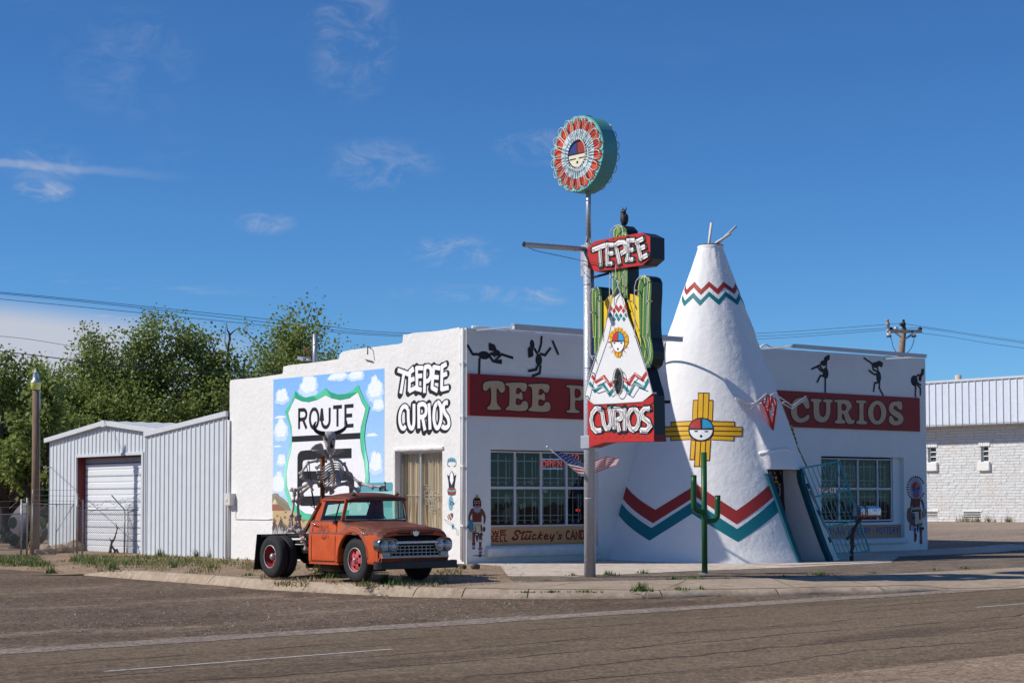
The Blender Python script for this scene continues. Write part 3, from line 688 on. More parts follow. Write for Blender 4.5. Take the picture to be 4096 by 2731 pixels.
# side window with curtains and scroll bars
y0, y1, z0, z1 = WM; mb = MB()
ym = ox(.16, *cTX(243, 1000)).y
mb.box((.14, y0, z1-.05), (.22, y1, z1)); mb.box((.14, y0, z0), (.22, y1, z0+.05)); mb.box((.142, y0, z0+.05), (.218, y0+.05, z1-.05)); mb.box((.142, y1-.05, z0+.05), (.218, y1, z1-.05)); mb.box((.142, ym-.04, z0+.05), (.218, ym+.04, z1-.05))
win = mb.build('curtained_window', mGALV, shop)
mb = MB(); mb.add([(.19, y0+.05, z0+.05), (.19, ym-.04, z0+.05), (.19, ym-.04, z1-.05), (.19, y0+.05, z1-.05)], [(0, 1, 2, 3)]); mb.add([(.19, ym+.04, z0+.05), (.19, y1-.05, z0+.05), (.19, y1-.05, z1-.05), (.19, ym+.04, z1-.05)], [(0, 1, 2, 3)])
mb.build('pane', glass('clear_pane', (.78, .78, .76), .3), win, fix=False)
mb = MB(); n = 160
def cx(i): t = i/n*(y1-y0); return .34+.045*math.sin(t*26+1.5*math.sin(t*5))+.02*math.sin(t*61)
rows = [[(cx(i)+(.06*math.sin(i*.3+zz) if zz < .1 else 0), y0+(y1-y0)*i/n, z0+.02+(z1-z0)*zz) for i in range(n+1)] for zz in (0, .5, 1)]
mb.loft(rows, closed=False, cap=False)
mb.build('curtain', M('cream_curtain', (.80, .66, .46), .9, var=.12, scale=4, stretch=(1, 9, .4)), win)
mb = MB(); mb.box((.55, y0-.2, z0-.2), (.6, y1+.2, z1+.2)); mb.build('blackout', mDARK, win)
mb = MB()
for px in (120, 148, 165, 200, 265, 305, 338, 374, 400): y = ox(.26, *cTX(px, 1000)).y; mb.bar((.26, y, z0), (.26, y, z1-.02), .016, .016)
zz = ox(.26, *cTX(180, 1137)).z; mb.bar((.26, y0, zz), (.26, y1, zz), .035, .012); mb.bar((.26, y0, zz-1.0), (.26, y1, zz-1.0), .035, .012)
def scroll(cy, cz, s, up, m):
    P = []
    for i in range(26):
        t = i/25*2.3*PI*1.15; r = s*(.16+.84*i/25)*.5; P.append((.252, cy+m*r*math.cos(t), cz+up*r*math.sin(t)))
    mb.tube(P, .011, 5)
for (px, py, s, up, m) in ((286, 1085, .22, 1, 1), (262, 1085, .18, 1, -1), (320, 1140, .24, 1, -1), (352, 1140, .24, 1, 1), (290, 1180, .2, -1, 1), (265, 1185, .18, -1, -1), (320, 1238, .22, -1, 1), (350, 1240, .22, -1, -1)):
    p = ox(.25, *cTX(px, py)); scroll(p.y, p.z, s, up, m)
for a, b in ((310, 1150), (330, 1150), (345, 1150)): p, q = ox(.25, *cTX(a, 1150)), ox(.25, *cTX(a+5, 1230)); mb.tube(open_smooth([p, p.lerp(q, .5)+Vector((0, .04, 0)), q], 4), .01, 5)
mb.build('window_bars', M('bar_paint', (.72, .70, .62), .5, var=.1), win, fix=False)
mb = MB()  # plaster brow over and beside the window
p = ox(-.03, *cTX(36, 772)); q = ox(-.03, *cTX(412, 746)); zc = p.z
secs = [[Vector((.02, y, zc-.10)), Vector((-.05, y, zc-.07)), Vector((-.06, y, zc-.0)), Vector((.02, y, zc+.03))] for y in [q.y-.02+(p.y-q.y)*i/14 for i in range(15)]]
for sc_ in secs:
    for v in sc_: v.z += .025*noise.noise(Vector((v.y*3, 2, 0)))
mb.loft(secs)
secs = [[Vector((.1, y1+.02, z)), Vector((-.05, y1+.0, z)), Vector((-.06, y1+.10, z)), Vector((.02, y1+.16, z))] for z in [z0+(zc-z0)*i/14 for i in range(15)]]
for sc_ in secs:
    for v in sc_: v.y += .02*noise.noise(Vector((v.z*3, 5, 0)))
mb.loft(secs); mb.build('plaster_brow', mSTUCCO, win, bevel=.01)
# ---------------------------------------------------------------- painted boards under the windows (part of the bays)
cream = lin((200, 150, 100)); dred = lin((122, 22, 24))
art = Art(1, .158); p, q = oy(.158, *cS6(232, 1222)), oy(.158, *cS6(815, 1320))
art.poly3([Vector((WL[0]+.01, 0, q.z)), Vector((WL[1]+.27, 0, q.z)), Vector((WL[1]+.27, 0, p.z)), Vector((WL[0]+.01, 0, p.z))], cream, 0)
P = lambda x, y: oy(.155, *cWI(x, y))
text(art, 'WE', P(468, 935), P(690, 932), P(468, 866).z-P(468, 935).z, .04, dred); text(art, 'SELL', P(450, 1035), P(706, 1030), P(450, 955).z-P(450, 1035).z, .04, dred, gap=.35)
text(art, 'CANDY', P(1625, 1000), P(1985, 992), P(1625, 872).z-P(1625, 1000).z, .052, dred, gap=.35, cap=True)
for pts, w in (([(1010, 880), (1085, 888)], .05), ([(900, 878), (870, 868), (835, 880), (822, 910), (850, 940), (866, 965), (845, 998), (800, 1005), (780, 990), (800, 972)], .055), ([(960, 880), (925, 985), (945, 1000), (975, 985)], .05), ([(890, 905), (1010, 885)], .04),
               ([(1005, 930), (985, 985), (1000, 998), (1040, 985), (1065, 930), (1045, 985), (1060, 997)], .045), ([(1150, 940), (1125, 928), (1098, 955), (1095, 990), (1120, 998), (1150, 985)], .045), ([(1225, 890), (1180, 998)], .05), ([(1250, 928), (1200, 965), (1240, 998)], .045),
               ([(1290, 968), (1335, 950), (1320, 925), (1290, 945), (1280, 985), (1310, 998), (1345, 985)], .045), ([(1385, 930), (1375, 980), (1400, 985), (1435, 930)], .045), ([(1437, 930), (1410, 1005), (1385, 1028)], .05), ([(1490, 890), (1480, 915)], .04), ([(1555, 935), (1520, 935), (1515, 955), (1545, 972), (1530, 995), (1490, 990)], .045)):
    art.line3(open_smooth([P(*q) for q in pts], 5) if len(pts) > 2 else [P(*q) for q in pts], w, dred, 2, cap=True)
art.build('painted_board', shop)
art = Art(1, .158); tan = lin((176, 140, 112)); blue = lin((40, 62, 150)); p, q = oy(.158, *cRW(870, 843)), oy(.158, *cRW(878, 992))
art.poly3([Vector((WR[0]+.02, 0, q.z)), Vector((q.x, 0, q.z)), Vector((q.x, 0, p.z)), Vector((WR[0]+.02, 0, p.z))], tan, 0)
P = lambda x, y: oy(.155, *cRW(x, y)); hh = P(600, 880).z-P(600, 950).z
text(art, 'INDIAN', P(-70, 968), P(215, 962), hh, .035, blue, gap=.4, slant=.12); text(art, 'JEWELRY', P(255, 962), P(512, 955), hh, .035, blue, gap=.4, slant=.12); text(art, 'POTTERY', P(585, 952), P(835, 945), hh, .035, blue, gap=.4, slant=.12)
art.disc3(P(546, 925), .03, blue, 2); art.build('painted_board', shop)
# ================================================================ painting on the shop walls
BK = lin((26, 26, 30))
# dancing flute players in black
def figure(f, ells, lines, w=.075):
    a = Art(1, 0)
    for i, (cx, cy, rx, ry, rot) in enumerate(ells):
        c = a.pt(f(cx, cy)); e = (a.pt(f(cx+rx, cy))-c).length; h = (a.pt(f(cx, cy+ry))-c).length; a.disc3(c, e, BK, i, h, R(rot))
    for i, L_ in enumerate(lines): a.line(f, L_, w, BK, 3+i)
    a.build('painted_flute_player', shop)
figure(cS6, [(194, 243, 33, 24, 0), (266, 230, 21, 18, 0)],
       [[(288, 236), (360, 259)], [(168, 258), (165, 350)], [(165, 238), (128, 237), (98, 183)], [(220, 178), (250, 190), (260, 214)], [(220, 190), (244, 201), (252, 215)], [(220, 206), (250, 214)], [(222, 246), (244, 277), (294, 287)], [(222, 243), (238, 233), (256, 250)], [(288, 242), (254, 274), (294, 274)]])
figure(cS6, [(506, 270, 19, 35, 0), (468, 180, 13, 26, 8)],
       [[(478, 202), (500, 238)], [(522, 133), (518, 182), (504, 228)], [(574, 200), (541, 243), (512, 234)], [(583, 160), (617, 241)], [(457, 196), (448, 210), (451, 257)], [(462, 204), (456, 214), (459, 254)], [(470, 206), (465, 216), (468, 250)], [(515, 300), (510, 345), (466, 363)], [(500, 300), (489, 325), (444, 333)]])
figure(cK2, [(573, 346, 17, 33, 0), (563, 289, 20, 16, 0)],
       [[(545, 298), (491, 323)], [(577, 300), (577, 320)], [(565, 274), (570, 258), (595, 243)], [(572, 276), (577, 263), (595, 251)], [(577, 280), (581, 270), (595, 261)], [(526, 310), (549, 334), (567, 325)], [(540, 303), (557, 330)], [(570, 374), (570, 458)], [(564, 362), (542, 359), (523, 399)]], .065)
figure(cK2, [(876, 367, 14, 34, 0), (857, 299, 19, 17, 0)],
       [[(790, 258), (845, 295)], [(868, 310), (874, 338)], [(862, 286), (880, 279), (899, 292)], [(868, 291), (882, 288), (898, 302)], [(872, 296), (893, 308)], [(838, 293), (844, 325), (870, 337)], [(868, 350), (850, 352), (817, 328)], [(880, 395), (878, 430), (901, 473)], [(874, 397), (852, 402), (845, 452)]], .065)
figure(cK2, [(1079, 388, 20, 31, 0), (1112, 374, 9, 19, 0)],
       [[(1090, 364), (1106, 352)], [(1108, 360), (1121, 346), (1122, 321)], [(1114, 362), (1129, 350), (1131, 320)], [(1116, 366), (1125, 352), (1126, 321)], [(1092, 396), (1117, 416)], [(1088, 402), (1113, 432), (1113, 474)], [(1086, 405), (1084, 470), (1088, 482)], [(1078, 400), (1088, 436)]], .065)
# masked dancer by the corner
br = lin((110, 62, 44)); br2 = lin((92, 50, 38)); cre = lin((205, 190, 160)); rd = lin((140, 26, 34)); lb = lin((130, 160, 205)); tq = lin((70, 130, 150)); gr = lin((30, 90, 70)); bk = lin((22, 20, 24)); or_ = lin((200, 140, 60)); gy = lin((60, 60, 72)); wh = lin((200, 198, 205))
a = Art(1, 0, .0009)
K = cKA
a.poly(K, [(300, 228), (285, 205), (248, 190), (278, 180), (265, 138), (295, 158), (330, 130), (325, 175), (358, 188), (318, 200)], or_, 3)
a.poly(K, [(218, 400), (216, 270), (240, 215), (300, 192), (360, 215), (386, 280), (393, 400), (372, 402), (362, 330), (300, 300), (246, 330), (240, 402)], bk, 2)
a.poly(K, [(238, 300), (366, 300), (364, 390), (335, 440), (270, 440), (242, 390)], rd, 1)
for x0, c in ((240, lb), (308, or_)):
    a.poly(K, [(x0, 272), (x0+54, 266), (x0+54, 330), (x0, 328)], c, 4); a.poly(K, [(x0+4, 288), (x0+46, 284), (x0+46, 314), (x0+4, 312)], bk, 5)
a.poly(K, [(286, 346), (316, 346), (316, 376), (286, 376)], wh, 4); a.disc(K, (301, 361), .035, bk, 5); a.disc(K, (301, 384), .075, lin((190, 130, 110)), 3, .03)
a.poly(K, [(225, 425), (185, 430), (150, 500), (120, 600), (118, 680), (145, 742), (168, 735), (158, 660), (165, 600), (200, 540), (205, 722), (395, 722), (405, 560), (440, 620), (437, 740), (470, 745), (490, 610), (460, 510), (420, 440), (380, 425)], br, 0)
a.poly(K, [(228, 560), (385, 560), (380, 720), (215, 720)], br2, 1)
for i in range(7): a.disc(K, (246+i*19, 440+30*math.sin(i/6*PI)), .026, lin((150, 150, 165)), 4, .07)
a.poly(K, [(230, 420), (256, 426), (292, 570), (384, 735), (345, 742), (252, 580)], rd, 3)
a.poly(K, [(203, 718), (388, 716), (388, 744), (203, 748)], wh, 4); a.poly(K, [(200, 742), (400, 738), (428, 980), (340, 975), (280, 950), (198, 946)], cre, 2); a.poly(K, [(205, 748), (398, 744), (396, 800), (210, 806)], lin((185, 172, 150)), 3)
a.line(K, [(198, 946), (280, 948), (345, 975), (430, 978)], .03, bk, 4); a.line(K, [(268, 812), (284, 950)], .025, bk, 4)
for x in (318, 334, 380, 396): a.line(K, [(x, 935), (x, 968)], .03, bk, 5)
a.poly(K, [(370, 780), (404, 778), (410, 905), (378, 908)], rd, 5); a.poly(K, [(205, 870), (250, 820), (250, 840), (212, 890)], rd, 5); a.poly(K, [(205, 895), (265, 880), (270, 940), (203, 942)], lin((130, 110, 130)), 4)
a.poly(K, [(205, 948), (275, 952), (262, 1050), (262, 1160), (205, 1155), (202, 1040)], br, 1); a.poly(K, [(335, 980), (412, 985), (405, 1100), (390, 1262), (346, 1262), (340, 1110)], br, 1)
a.poly(K, [(275, 985), (335, 985), (325, 1080), (300, 1145), (282, 1080)], gy, 0)
for x in (342, 360, 378, 398, 414): a.disc(K, (x, 1100+(x-342)*(414-x)*.008), .03, wh, 4)
a.poly(K, [(196, 1150), (270, 1148), (262, 1205), (200, 1205)], rd, 3); a.poly(K, [(203, 1200), (260, 1200), (264, 1250), (235, 1274), (200, 1250)], lb, 2); a.line(K, [(202, 1256), (232, 1276), (264, 1254)], .03, bk, 4)
a.poly(K, [(328, 1245), (412, 1240), (402, 1300), (400, 1350), (345, 1352), (340, 1300)], lb, 2); a.poly(K, [(326, 1255), (412, 1255), (410, 1285), (330, 1290)], rd, 3); a.poly(K, [(343, 1338), (402, 1332), (402, 1362), (343, 1365)], rd, 3); a.poly(K, [(340, 1362), (402, 1362), (398, 1405), (370, 1412), (338, 1400)], lb, 2); a.poly(K, [(340, 1385), (398, 1385), (396, 1408), (368, 1414), (340, 1404)], bk, 3)
a.poly(K, [(210, 1412), (300, 1404), (465, 1412), (460, 1422), (400, 1428), (380, 1450), (345, 1450), (325, 1426), (225, 1424)], lin((120, 66, 34)), 0)
a.poly(K, [(150, 840), (205, 845), (195, 1000), (188, 1125), (165, 1060), (150, 1130), (140, 1060), (120, 1080), (116, 960)], cre, 1)
a.poly(K, [(88, 835), (130, 752), (168, 742), (140, 800), (130, 852), (118, 858), (112, 820), (100, 842)], bk, 2); a.disc(K, (173, 792), .09, tq, 5, .17); a.poly(K, [(430, 742), (475, 738), (478, 775), (436, 778)], wh, 2); a.poly(K, [(418, 830), (440, 812), (470, 815), (482, 870), (460, 915), (430, 920), (415, 880)], gr, 3)
a.build('painted_masked_dancer', shop)
# headdress dancer at the far corner
a = Art(1, 0, .0009); K = cKB
for i in range(24):
    t = R(-62+i*304/23); cx_, cy_ = 247-105*math.sin(t), 400-0+150*-math.cos(t); ox_, oy_ = 247-155*math.sin(t), 400-205*math.cos(t); s = 15
    nx, ny = math.cos(t), -math.sin(t); mx, my = (cx_+ox_)/2, (cy_+oy_)/2
    a.poly(K, [(cx_, cy_), (mx-s*nx, my-s*ny), (ox_, oy_), (mx+s*nx, my+s*ny)], bk, 1)
c0 = a.pt(K(247, 402)); rx = (a.pt(K(350, 402))-c0).length; ry = (a.pt(K(247, 560))-c0).length
a.disc3(c0, rx, lin((178, 170, 190)), 2, ry)
for i in range(44):
    t = 2*PI*i/44; a.line3([c0+Vector((rx*.62*math.sin(t), 0, ry*.62*math.cos(t))), c0+Vector((rx*.97*math.sin(t), 0, ry*.97*math.cos(t)))], .012, lin((120, 108, 130)), 3)
a.poly(K, [(185, 480), (310, 480), (300, 530), (250, 560), (205, 535)], lin((150, 80, 90)), 3)
c1 = a.pt(K(245, 400)); rx = (a.pt(K(312, 400))-c1).length; ry = (a.pt(K(245, 497))-c1).length; a.disc3(c1, rx, lin((75, 105, 165)), 4, ry)
def sec(a0, a1, k=1.0): return [c1]+[c1+Vector((rx*k*math.cos(R(t)), 0, ry*k*math.sin(R(t)))) for t in range(a0, a1+1, 10)]
a.poly3(sec(90, 180), lin((150, 40, 40)), 5); a.poly3(sec(0, 90), lin((110, 90, 110)), 5); a.poly3(sec(30, 80, .7), lin((200, 120, 40)), 6)
a.poly(K, [(222, 302), (232, 278), (240, 298), (246, 274), (254, 298), (262, 282), (266, 304)], or_, 6)
for q in ((203, 420, 240, 412), (262, 405, 300, 392)): a.line(K, [(q[0], q[1]), (q[2], q[3])], .06, bk, 6)
a.poly(K, [(248, 438), (268, 434), (258, 462)], bk, 6)
for x in (222, 236, 276, 286): a.line(K, [(x, 446), (x, 472)], .015, bk, 6)
a.poly(K, [(170, 565), (200, 570), (190, 640), (172, 770), (150, 770), (160, 660)], br2, 1); a.poly(K, [(315, 575), (348, 565), (375, 640), (388, 740), (362, 740), (345, 660)], br2, 1); a.poly(K, [(348, 620), (372, 615), (382, 700), (362, 705)], lin((60, 80, 150)), 2)
a.poly(K, [(192, 560), (318, 560), (312, 700), (188, 700)], lin((84, 44, 42)), 1); a.poly(K, [(232, 570), (272, 570), (298, 740), (270, 740)], rd, 2)
a.poly(K, [(188, 700), (320, 690), (330, 730), (185, 735)], lin((170, 150, 150)), 2); a.poly(K, [(180, 738), (328, 730), (332, 762), (178, 775)], lin((60, 30, 40)), 3); a.poly(K, [(190, 778), (325, 766), (328, 790), (195, 800)], wh, 2)
a.poly(K, [(232, 798), (330, 786), (355, 945), (300, 965), (250, 965)], cre, 2); a.poly(K, [(160, 770), (232, 790), (240, 960), (190, 975), (150, 985), (145, 880)], lin((92, 70, 84)), 2); a.poly(K, [(190, 830), (240, 860), (228, 890), (180, 880)], lin((30, 30, 60)), 3); a.poly(K, [(285, 740), (322, 740), (328, 885), (295, 895)], rd, 4); a.poly(K, [(338, 770), (352, 770), (362, 870), (348, 875)], rd, 3)
a.line(K, [(195, 965), (250, 978), (320, 958), (352, 955)], .04, bk, 5); a.poly(K, [(200, 975), (250, 980), (245, 1010), (205, 1008)], lin((150, 110, 100)), 1); a.poly(K, [(290, 975), (345, 965), (340, 1005), (292, 1005)], lin((150, 110, 100)), 1)
a.poly(K, [(258, 985), (290, 982), (290, 1060), (278, 1100), (264, 1060)], lin((30, 36, 60)), 1); a.poly(K, [(210, 1015), (255, 1015), (252, 1110), (218, 1110)], lin((60, 80, 140)), 1); a.poly(K, [(300, 1010), (370, 1005), (376, 1055), (350, 1050), (340, 1140), (306, 1140)], br2, 1); a.poly(K, [(296, 1008), (372, 1004), (372, 1040), (300, 1045)], bk, 2)
a.poly(K, [(218, 1105), (262, 1110), (262, 1180), (250, 1235), (220, 1230)], rd, 2); a.poly(K, [(305, 1135), (350, 1135), (346, 1210), (350, 1270), (308, 1275)], rd, 2); a.line(K, [(222, 1240), (244, 1244)], .05, wh, 3); a.line(K, [(310, 1280), (348, 1280)], .05, wh, 3); a.line(K, [(225, 1140), (255, 1140)], .12, bk, 3); a.line(K, [(310, 1175), (346, 1175)], .16, lin((90, 90, 100)), 3)
for x in (150, 162, 174, 198): a.line(K, [(x, 970), (x, 1060)], .03, lin((120, 60, 70)), 1)
a.disc(K, (380, 780), .13, lin((150, 145, 140)), 2, .16); a.line(K, [(383, 815), (387, 885)], .02, lin((180, 130, 130)), 2); a.disc(K, (140, 820), .12, lin((110, 84, 60)), 2, .25)
a.build('painted_headdress_dancer', shop)
# ---------------------------------------------------------------- highway mural on the sunny side wall
a = Art(0, 0, .0011); K = cB
c_tl, c_tr, c_bl = a.pt(K(305, 381)), a.pt(K(938, 318)), a.pt(K(300, 1262))
y1_, y0_, zt, zb = c_tl.y, c_tr.y, c_tl.z, c_bl.z
def mp(t, s): return Vector((0, y1_+(y0_-y1_)*t, zt+(zb-zt)*s))
for i in range(28):
    s0, s1 = i/28, (i+1)/28; k = (i/27)**1.1; col = tuple(p+(q-p)*k for p, q in zip(lin((132, 186, 244)), lin((196, 226, 252))))
    a.poly3([mp(0, s0), mp(1, s0), mp(1, s1), mp(0, s1)], col, 0)
rnd = random.Random(5)
def cloud(px, py, w, h, l, seed):
    rr_ = random.Random(seed); c = a.pt(K(px, py)); sx = (a.pt(K(px+w, py))-c).length
    for ring, (k, col, up) in enumerate(((.92, lin((198, 223, 250)), 0), (.72, lin((236, 243, 251)), .16))):
        out = []
        for i in range(110):
            t = 2*PI*i/110; b = .66+.26*abs(math.sin(t*2.5+seed))**.6+.14*abs(math.sin(t*6.5+seed*2+ring))**.6; zz = math.sin(t)
            zz = zz if zz > 0 else zz*.36
            out.append(Vector((0, c.y-sx*k*b*math.cos(t), c.z+sx*(k*b*zz+up)*h)))
        for q in out: q.y = clamp(q.y, y0_+.01, y1_-.01); q.z = clamp(q.z, zb, zt-.01)
        a.poly3(out, col, l+ring)
for i, (px, py, w, h) in enumerate(((505, 446, 62, 1.0), (680, 372, 58, .6), (775, 372, 55, .6), (355, 500, 46, .9), (885, 470, 54, 1.3), (905, 545, 44, .8), (348, 700, 46, 1.3), (352, 860, 34, 1.0), (335, 1010, 52, 1.2), (890, 890, 48, 1.4), (868, 702, 40, .25), (345, 600, 40, .2), (330, 765, 28, .2), (640, 380, 30, .5))): cloud(px, py, w, h, 1+3*(i % 2), i*1.7)
# desert foot of the mural
a.poly(K, [(299, 1128), (299, 1034), (312, 1029), (333, 1030), (340, 1044), (366, 1060), (386, 1080), (408, 1128)], lin((150, 140, 118)), 8); a.poly(K, [(299, 1090), (312, 1062), (325, 1070), (330, 1092)], lin((214, 200, 180)), 9); a.poly(K, [(299, 1128), (299, 1095), (330, 1092), (360, 1110), (372, 1128)], lin((158, 104, 82)), 9)
for i in range(9): a.line(K, [(318+i*9, 1050+i*6), (326+i*9, 1085+i*4), (322+i*10, 1124)], .02, lin((120, 112, 92)), 10)
zd = a.pt(K(340, 1127)).z
a.poly3([Vector((0, y1_, zd)), Vector((0, y0_, zd+.0)), Vector((0, y0_, zb)), Vector((0, y1_, zb))], lin((196, 170, 128)), 7)
a.poly3([Vector((0, y1_, zd-.5)), Vector((0, y0_, zd-.45)), Vector((0, y0_, zb)), Vector((0, y1_, zb))], lin((182, 158, 150)), 8)
for i in range(60):
    t, s = rnd.random(), rnd.random(); y = y1_+(y0_-y1_)*t; z = zd-.05-(zd-zb-.1)*s; a.disc3(Vector((0, y, z)), .05+.12*s, lin(rnd.choice([(110, 106, 76), (150, 128, 92), (190, 150, 110), (120, 118, 104)])), 9+i % 5, .03+.05*s, n=8)
for (px, py, h, w) in ((350, 1200, 60, 20), (404, 1200, 58, 14), (312, 1220, 80, 24), (345, 1240, 50, 22), (390, 1250, 40, 20), (328, 1250, 60, 18), (440, 1225, 70, 24), (372, 1225, 40, 14)):
    pts = [(px-w+3*((j*7) % 4), py+h*.4) if j == 0 else (px-w*(1-j/9)+(4 if j % 2 else -3), py+h*.4-h*j/9) for j in range(9)]+[(px, py-h*.7)]+[(px+w*(1-j/9)+(4 if j % 2 else -3), py+h*.4-h*j/9) for j in range(8, -1, -1)]
    pts = [(clamp(q[0], 301, 930), min(q[1], 1256)) for q in pts]; a.poly(K, pts, lin((72+h//4, 80, 76)), 14)
for i in range(26): x = 302+i*7; a.line(K, [(x, 1258), (x+rnd.uniform(-4, 6), 1258-rnd.uniform(14, 44))], .05, lin(rnd.choice([(206, 214, 224), (150, 158, 160), (226, 226, 230)])), 15, w1=.01)
# shield
out_ = [(432, 445), (452, 470), (490, 484), (535, 476), (575, 458), (605, 428), (632, 452), (672, 466), (715, 464), (755, 446), (790, 411), (824, 492), (856, 536), (846, 580), (832, 640), (826, 710), (833, 780), (849, 860), (853, 950), (843, 1040), (812, 1110), (740, 1160), (600, 1190), (480, 1178), (430, 1140), (392, 1085), (371, 1010), (365, 930), (377, 860), (400, 780), (410, 715), (402, 650), (386, 600), (372, 565), (408, 510)]
inn_ = [(432, 487), (470, 505), (510, 510), (560, 496), (606, 470), (640, 488), (690, 498), (742, 488), (790, 453), (812, 510), (834, 546), (822, 600), (808, 650), (802, 710), (808, 780), (826, 850), (835, 930), (826, 1020), (800, 1085), (730, 1130), (600, 1158), (490, 1146), (445, 1110), (408, 1060), (386, 990), (382, 920), (392, 850), (410, 780), (416, 715), (412, 650), (400, 610), (392, 572), (415, 520)]
G1, G2, G3 = lin((82, 200, 156)), lin((150, 238, 208)), lin((44, 164, 124))
a.poly(K, out_, G1, 17); 
for i in (24, 25, 26, 27, 28, 15, 16, 17): 
    j = (i+1) % 33; a.poly(K, [out_[i], out_[j], inn_[j], inn_[i]], G2 if i in (26, 27, 16) else tuple((p+q)/2 for p, q in zip(G1, G2)), 18)
for i in (0, 1, 2, 5, 6, 7): a.poly(K, [out_[i], out_[i+1], inn_[i+1], inn_[i]], G3, 18)
a.poly(K, inn_, lin((238, 238, 240)), 19)
a.line(K, [inn_[i % 33] for i in range(34)], .012, lin((40, 120, 96)), 20)
text(a, 'ROUTE', a.pt(K(452, 664)), a.pt(K(768, 643)), a.pt(K(450, 556)).z-a.pt(K(450, 664)).z, .115, BK, 20, gap=.34)
a.poly(K, [(414, 705), (803, 684), (803, 719), (414, 738)], BK, 21)
Q = cSK
a.poly(Q, [(290, 560), (298, 515), (330, 480), (400, 470), (970, 444), (970, 570), (400, 592), (366, 600), (355, 630), (355, 742), (380, 732), (930, 728), (975, 755), (1003, 820), (1003, 1010), (990, 1075), (940, 1130), (560, 1166), (340, 1168), (300, 1140), (288, 1080)], BK, 21, holes=[[(350, 890), (372, 870), (900, 852), (935, 880), (940, 1000), (905, 1026), (372, 1048), (350, 1022)]])
# teal car painted across the edge of the mural
te = lin((92, 158, 172)); a.poly(K, [(772, 1000), (800, 986), (842, 970), (984, 966), (988, 1014), (990, 1190), (740, 1195), (742, 1060)], lin((150, 204, 206)), 22); a.poly(K, [(772, 1003), (800, 987), (842, 970), (984, 966), (987, 1016), (800, 1022), (770, 1030)], te, 23)
a.poly(K, [(742, 1090), (780, 1060), (815, 1056), (850, 1090), (860, 1150), (742, 1150)], lin((196, 226, 226)), 23); a.line(K, [(742, 1092), (780, 1058), (818, 1054), (852, 1090), (862, 1152)], .03, lin((88, 140, 146)), 24); a.poly(K, [(880, 1070), (905, 1040), (960, 1040), (985, 1070), (985, 1110), (880, 1110)], lin((120, 180, 186)), 23); a.disc(K, (800, 1110), .12, lin((224, 236, 236)), 25)
a.build('highway_mural', shop)
# block letters on the white wall
def block(f, groups, w, name, sh=(-9, 11), W_=lin((244, 244, 244))):
    a = Art(0, 0, .0012)
    for strokes in groups:
        for s in strokes:
            k = 5 if len(s) > 3 else 0; a.line(f, [(x+sh[0], y+sh[1]) for x, y in s], w+.10, BK, 0, cap=True, sm=k); a.line(f, [(x+sh[0]/2, y+sh[1]/2) for x, y in s], w+.09, BK, 1, sm=k); a.line(f, s, w+.075, BK, 2, cap=True, sm=k)
    for i, strokes in enumerate(groups):
        for j, s in enumerate(strokes): a.line(f, s, w, W_, 4+i % 2, sm=5 if len(s) > 3 else 0)
    a.build(name, shop)
TE = [[[(62, 156), (150, 190)], [(112, 172), (86, 340)]], [[(186, 140), (158, 168), (152, 325)], [(158, 172), (190, 150)], [(156, 240), (194, 222)], [(150, 322), (206, 292)]], [[(210, 128), (214, 318)], [(208, 140), (262, 140)], [(212, 205), (254, 200)], [(210, 300), (250, 312)]],
      [[(276, 128), (272, 335)], [(272, 135), (305, 128), (322, 150), (322, 200), (305, 236), (276, 246)]], [[(346, 122), (330, 300)], [(342, 132), (396, 142)], [(338, 210), (384, 214)], [(326, 292), (374, 318)]], [[(410, 122), (406, 318)], [(404, 132), (446, 108)], [(408, 200), (450, 184)], [(402, 308), (462, 292)]]]
block(cTX, TE, .128, 'block_lettering')
CU = [[[(142, 462), (122, 440), (98, 452), (80, 500), (78, 560), (92, 605), (112, 612), (124, 592)]], [[(144, 460), (148, 570), (168, 612), (188, 580), (190, 420)]], [[(226, 424), (228, 612)], [(222, 432), (262, 422), (284, 448), (282, 496), (262, 520), (236, 524)], [(256, 520), (276, 628)]], [[(308, 416), (316, 622)]], [[(372, 412), (352, 450), (346, 540), (362, 604), (384, 600), (402, 540), (400, 450), (386, 414), (372, 412)]],
      [[(456, 412), (436, 412), (420, 440), (430, 490), (456, 530), (464, 580), (446, 606), (420, 604), (410, 590)]]]
block(cTX, CU, .13, 'block_lettering')
# jewellery and pots painted beside the curtained window
def small(name, fn): a = Art(0, 0, .001); fn(a); a.build(name, shop)
K = cTX; bb = lin((120, 170, 190)); dk = lin((40, 44, 56)); rb = lin((128, 74, 60))
def cuff(a):
    a.poly(K, [(448, 868), (460, 848), (484, 838), (508, 848), (522, 868), (520, 886), (500, 876), (470, 876), (450, 888)], bb, 0)
    for x in (462, 476, 490, 504): a.line(K, [(x, 852), (x, 874)], .03, dk, 1)
    a.line(K, [(450, 886), (456, 906), (472, 912)], .025, dk, 0, sm=3); a.line(K, [(520, 884), (514, 906), (498, 912)], .025, dk, 0, sm=3)
small('painted_cuff', cuff)
def vase(a):
    a.poly(K, [(448, 972), (464, 985), (474, 960), (484, 944), (498, 962), (506, 985), (520, 972), (512, 1030), (506, 1078), (462, 1078), (458, 1030)], dk, 0); a.poly(K, [(484, 950), (496, 975), (498, 1020), (484, 1058), (470, 1020), (472, 975)], lin((240, 240, 240)), 1)
    a.poly(K, [(460, 1076), (508, 1076), (520, 1100), (514, 1134), (486, 1140), (456, 1134), (449, 1100)], rb, 1); a.line(K, [(450, 1096), (486, 1106), (519, 1096)], .04, bb, 2)
small('painted_wedding_vase', vase)
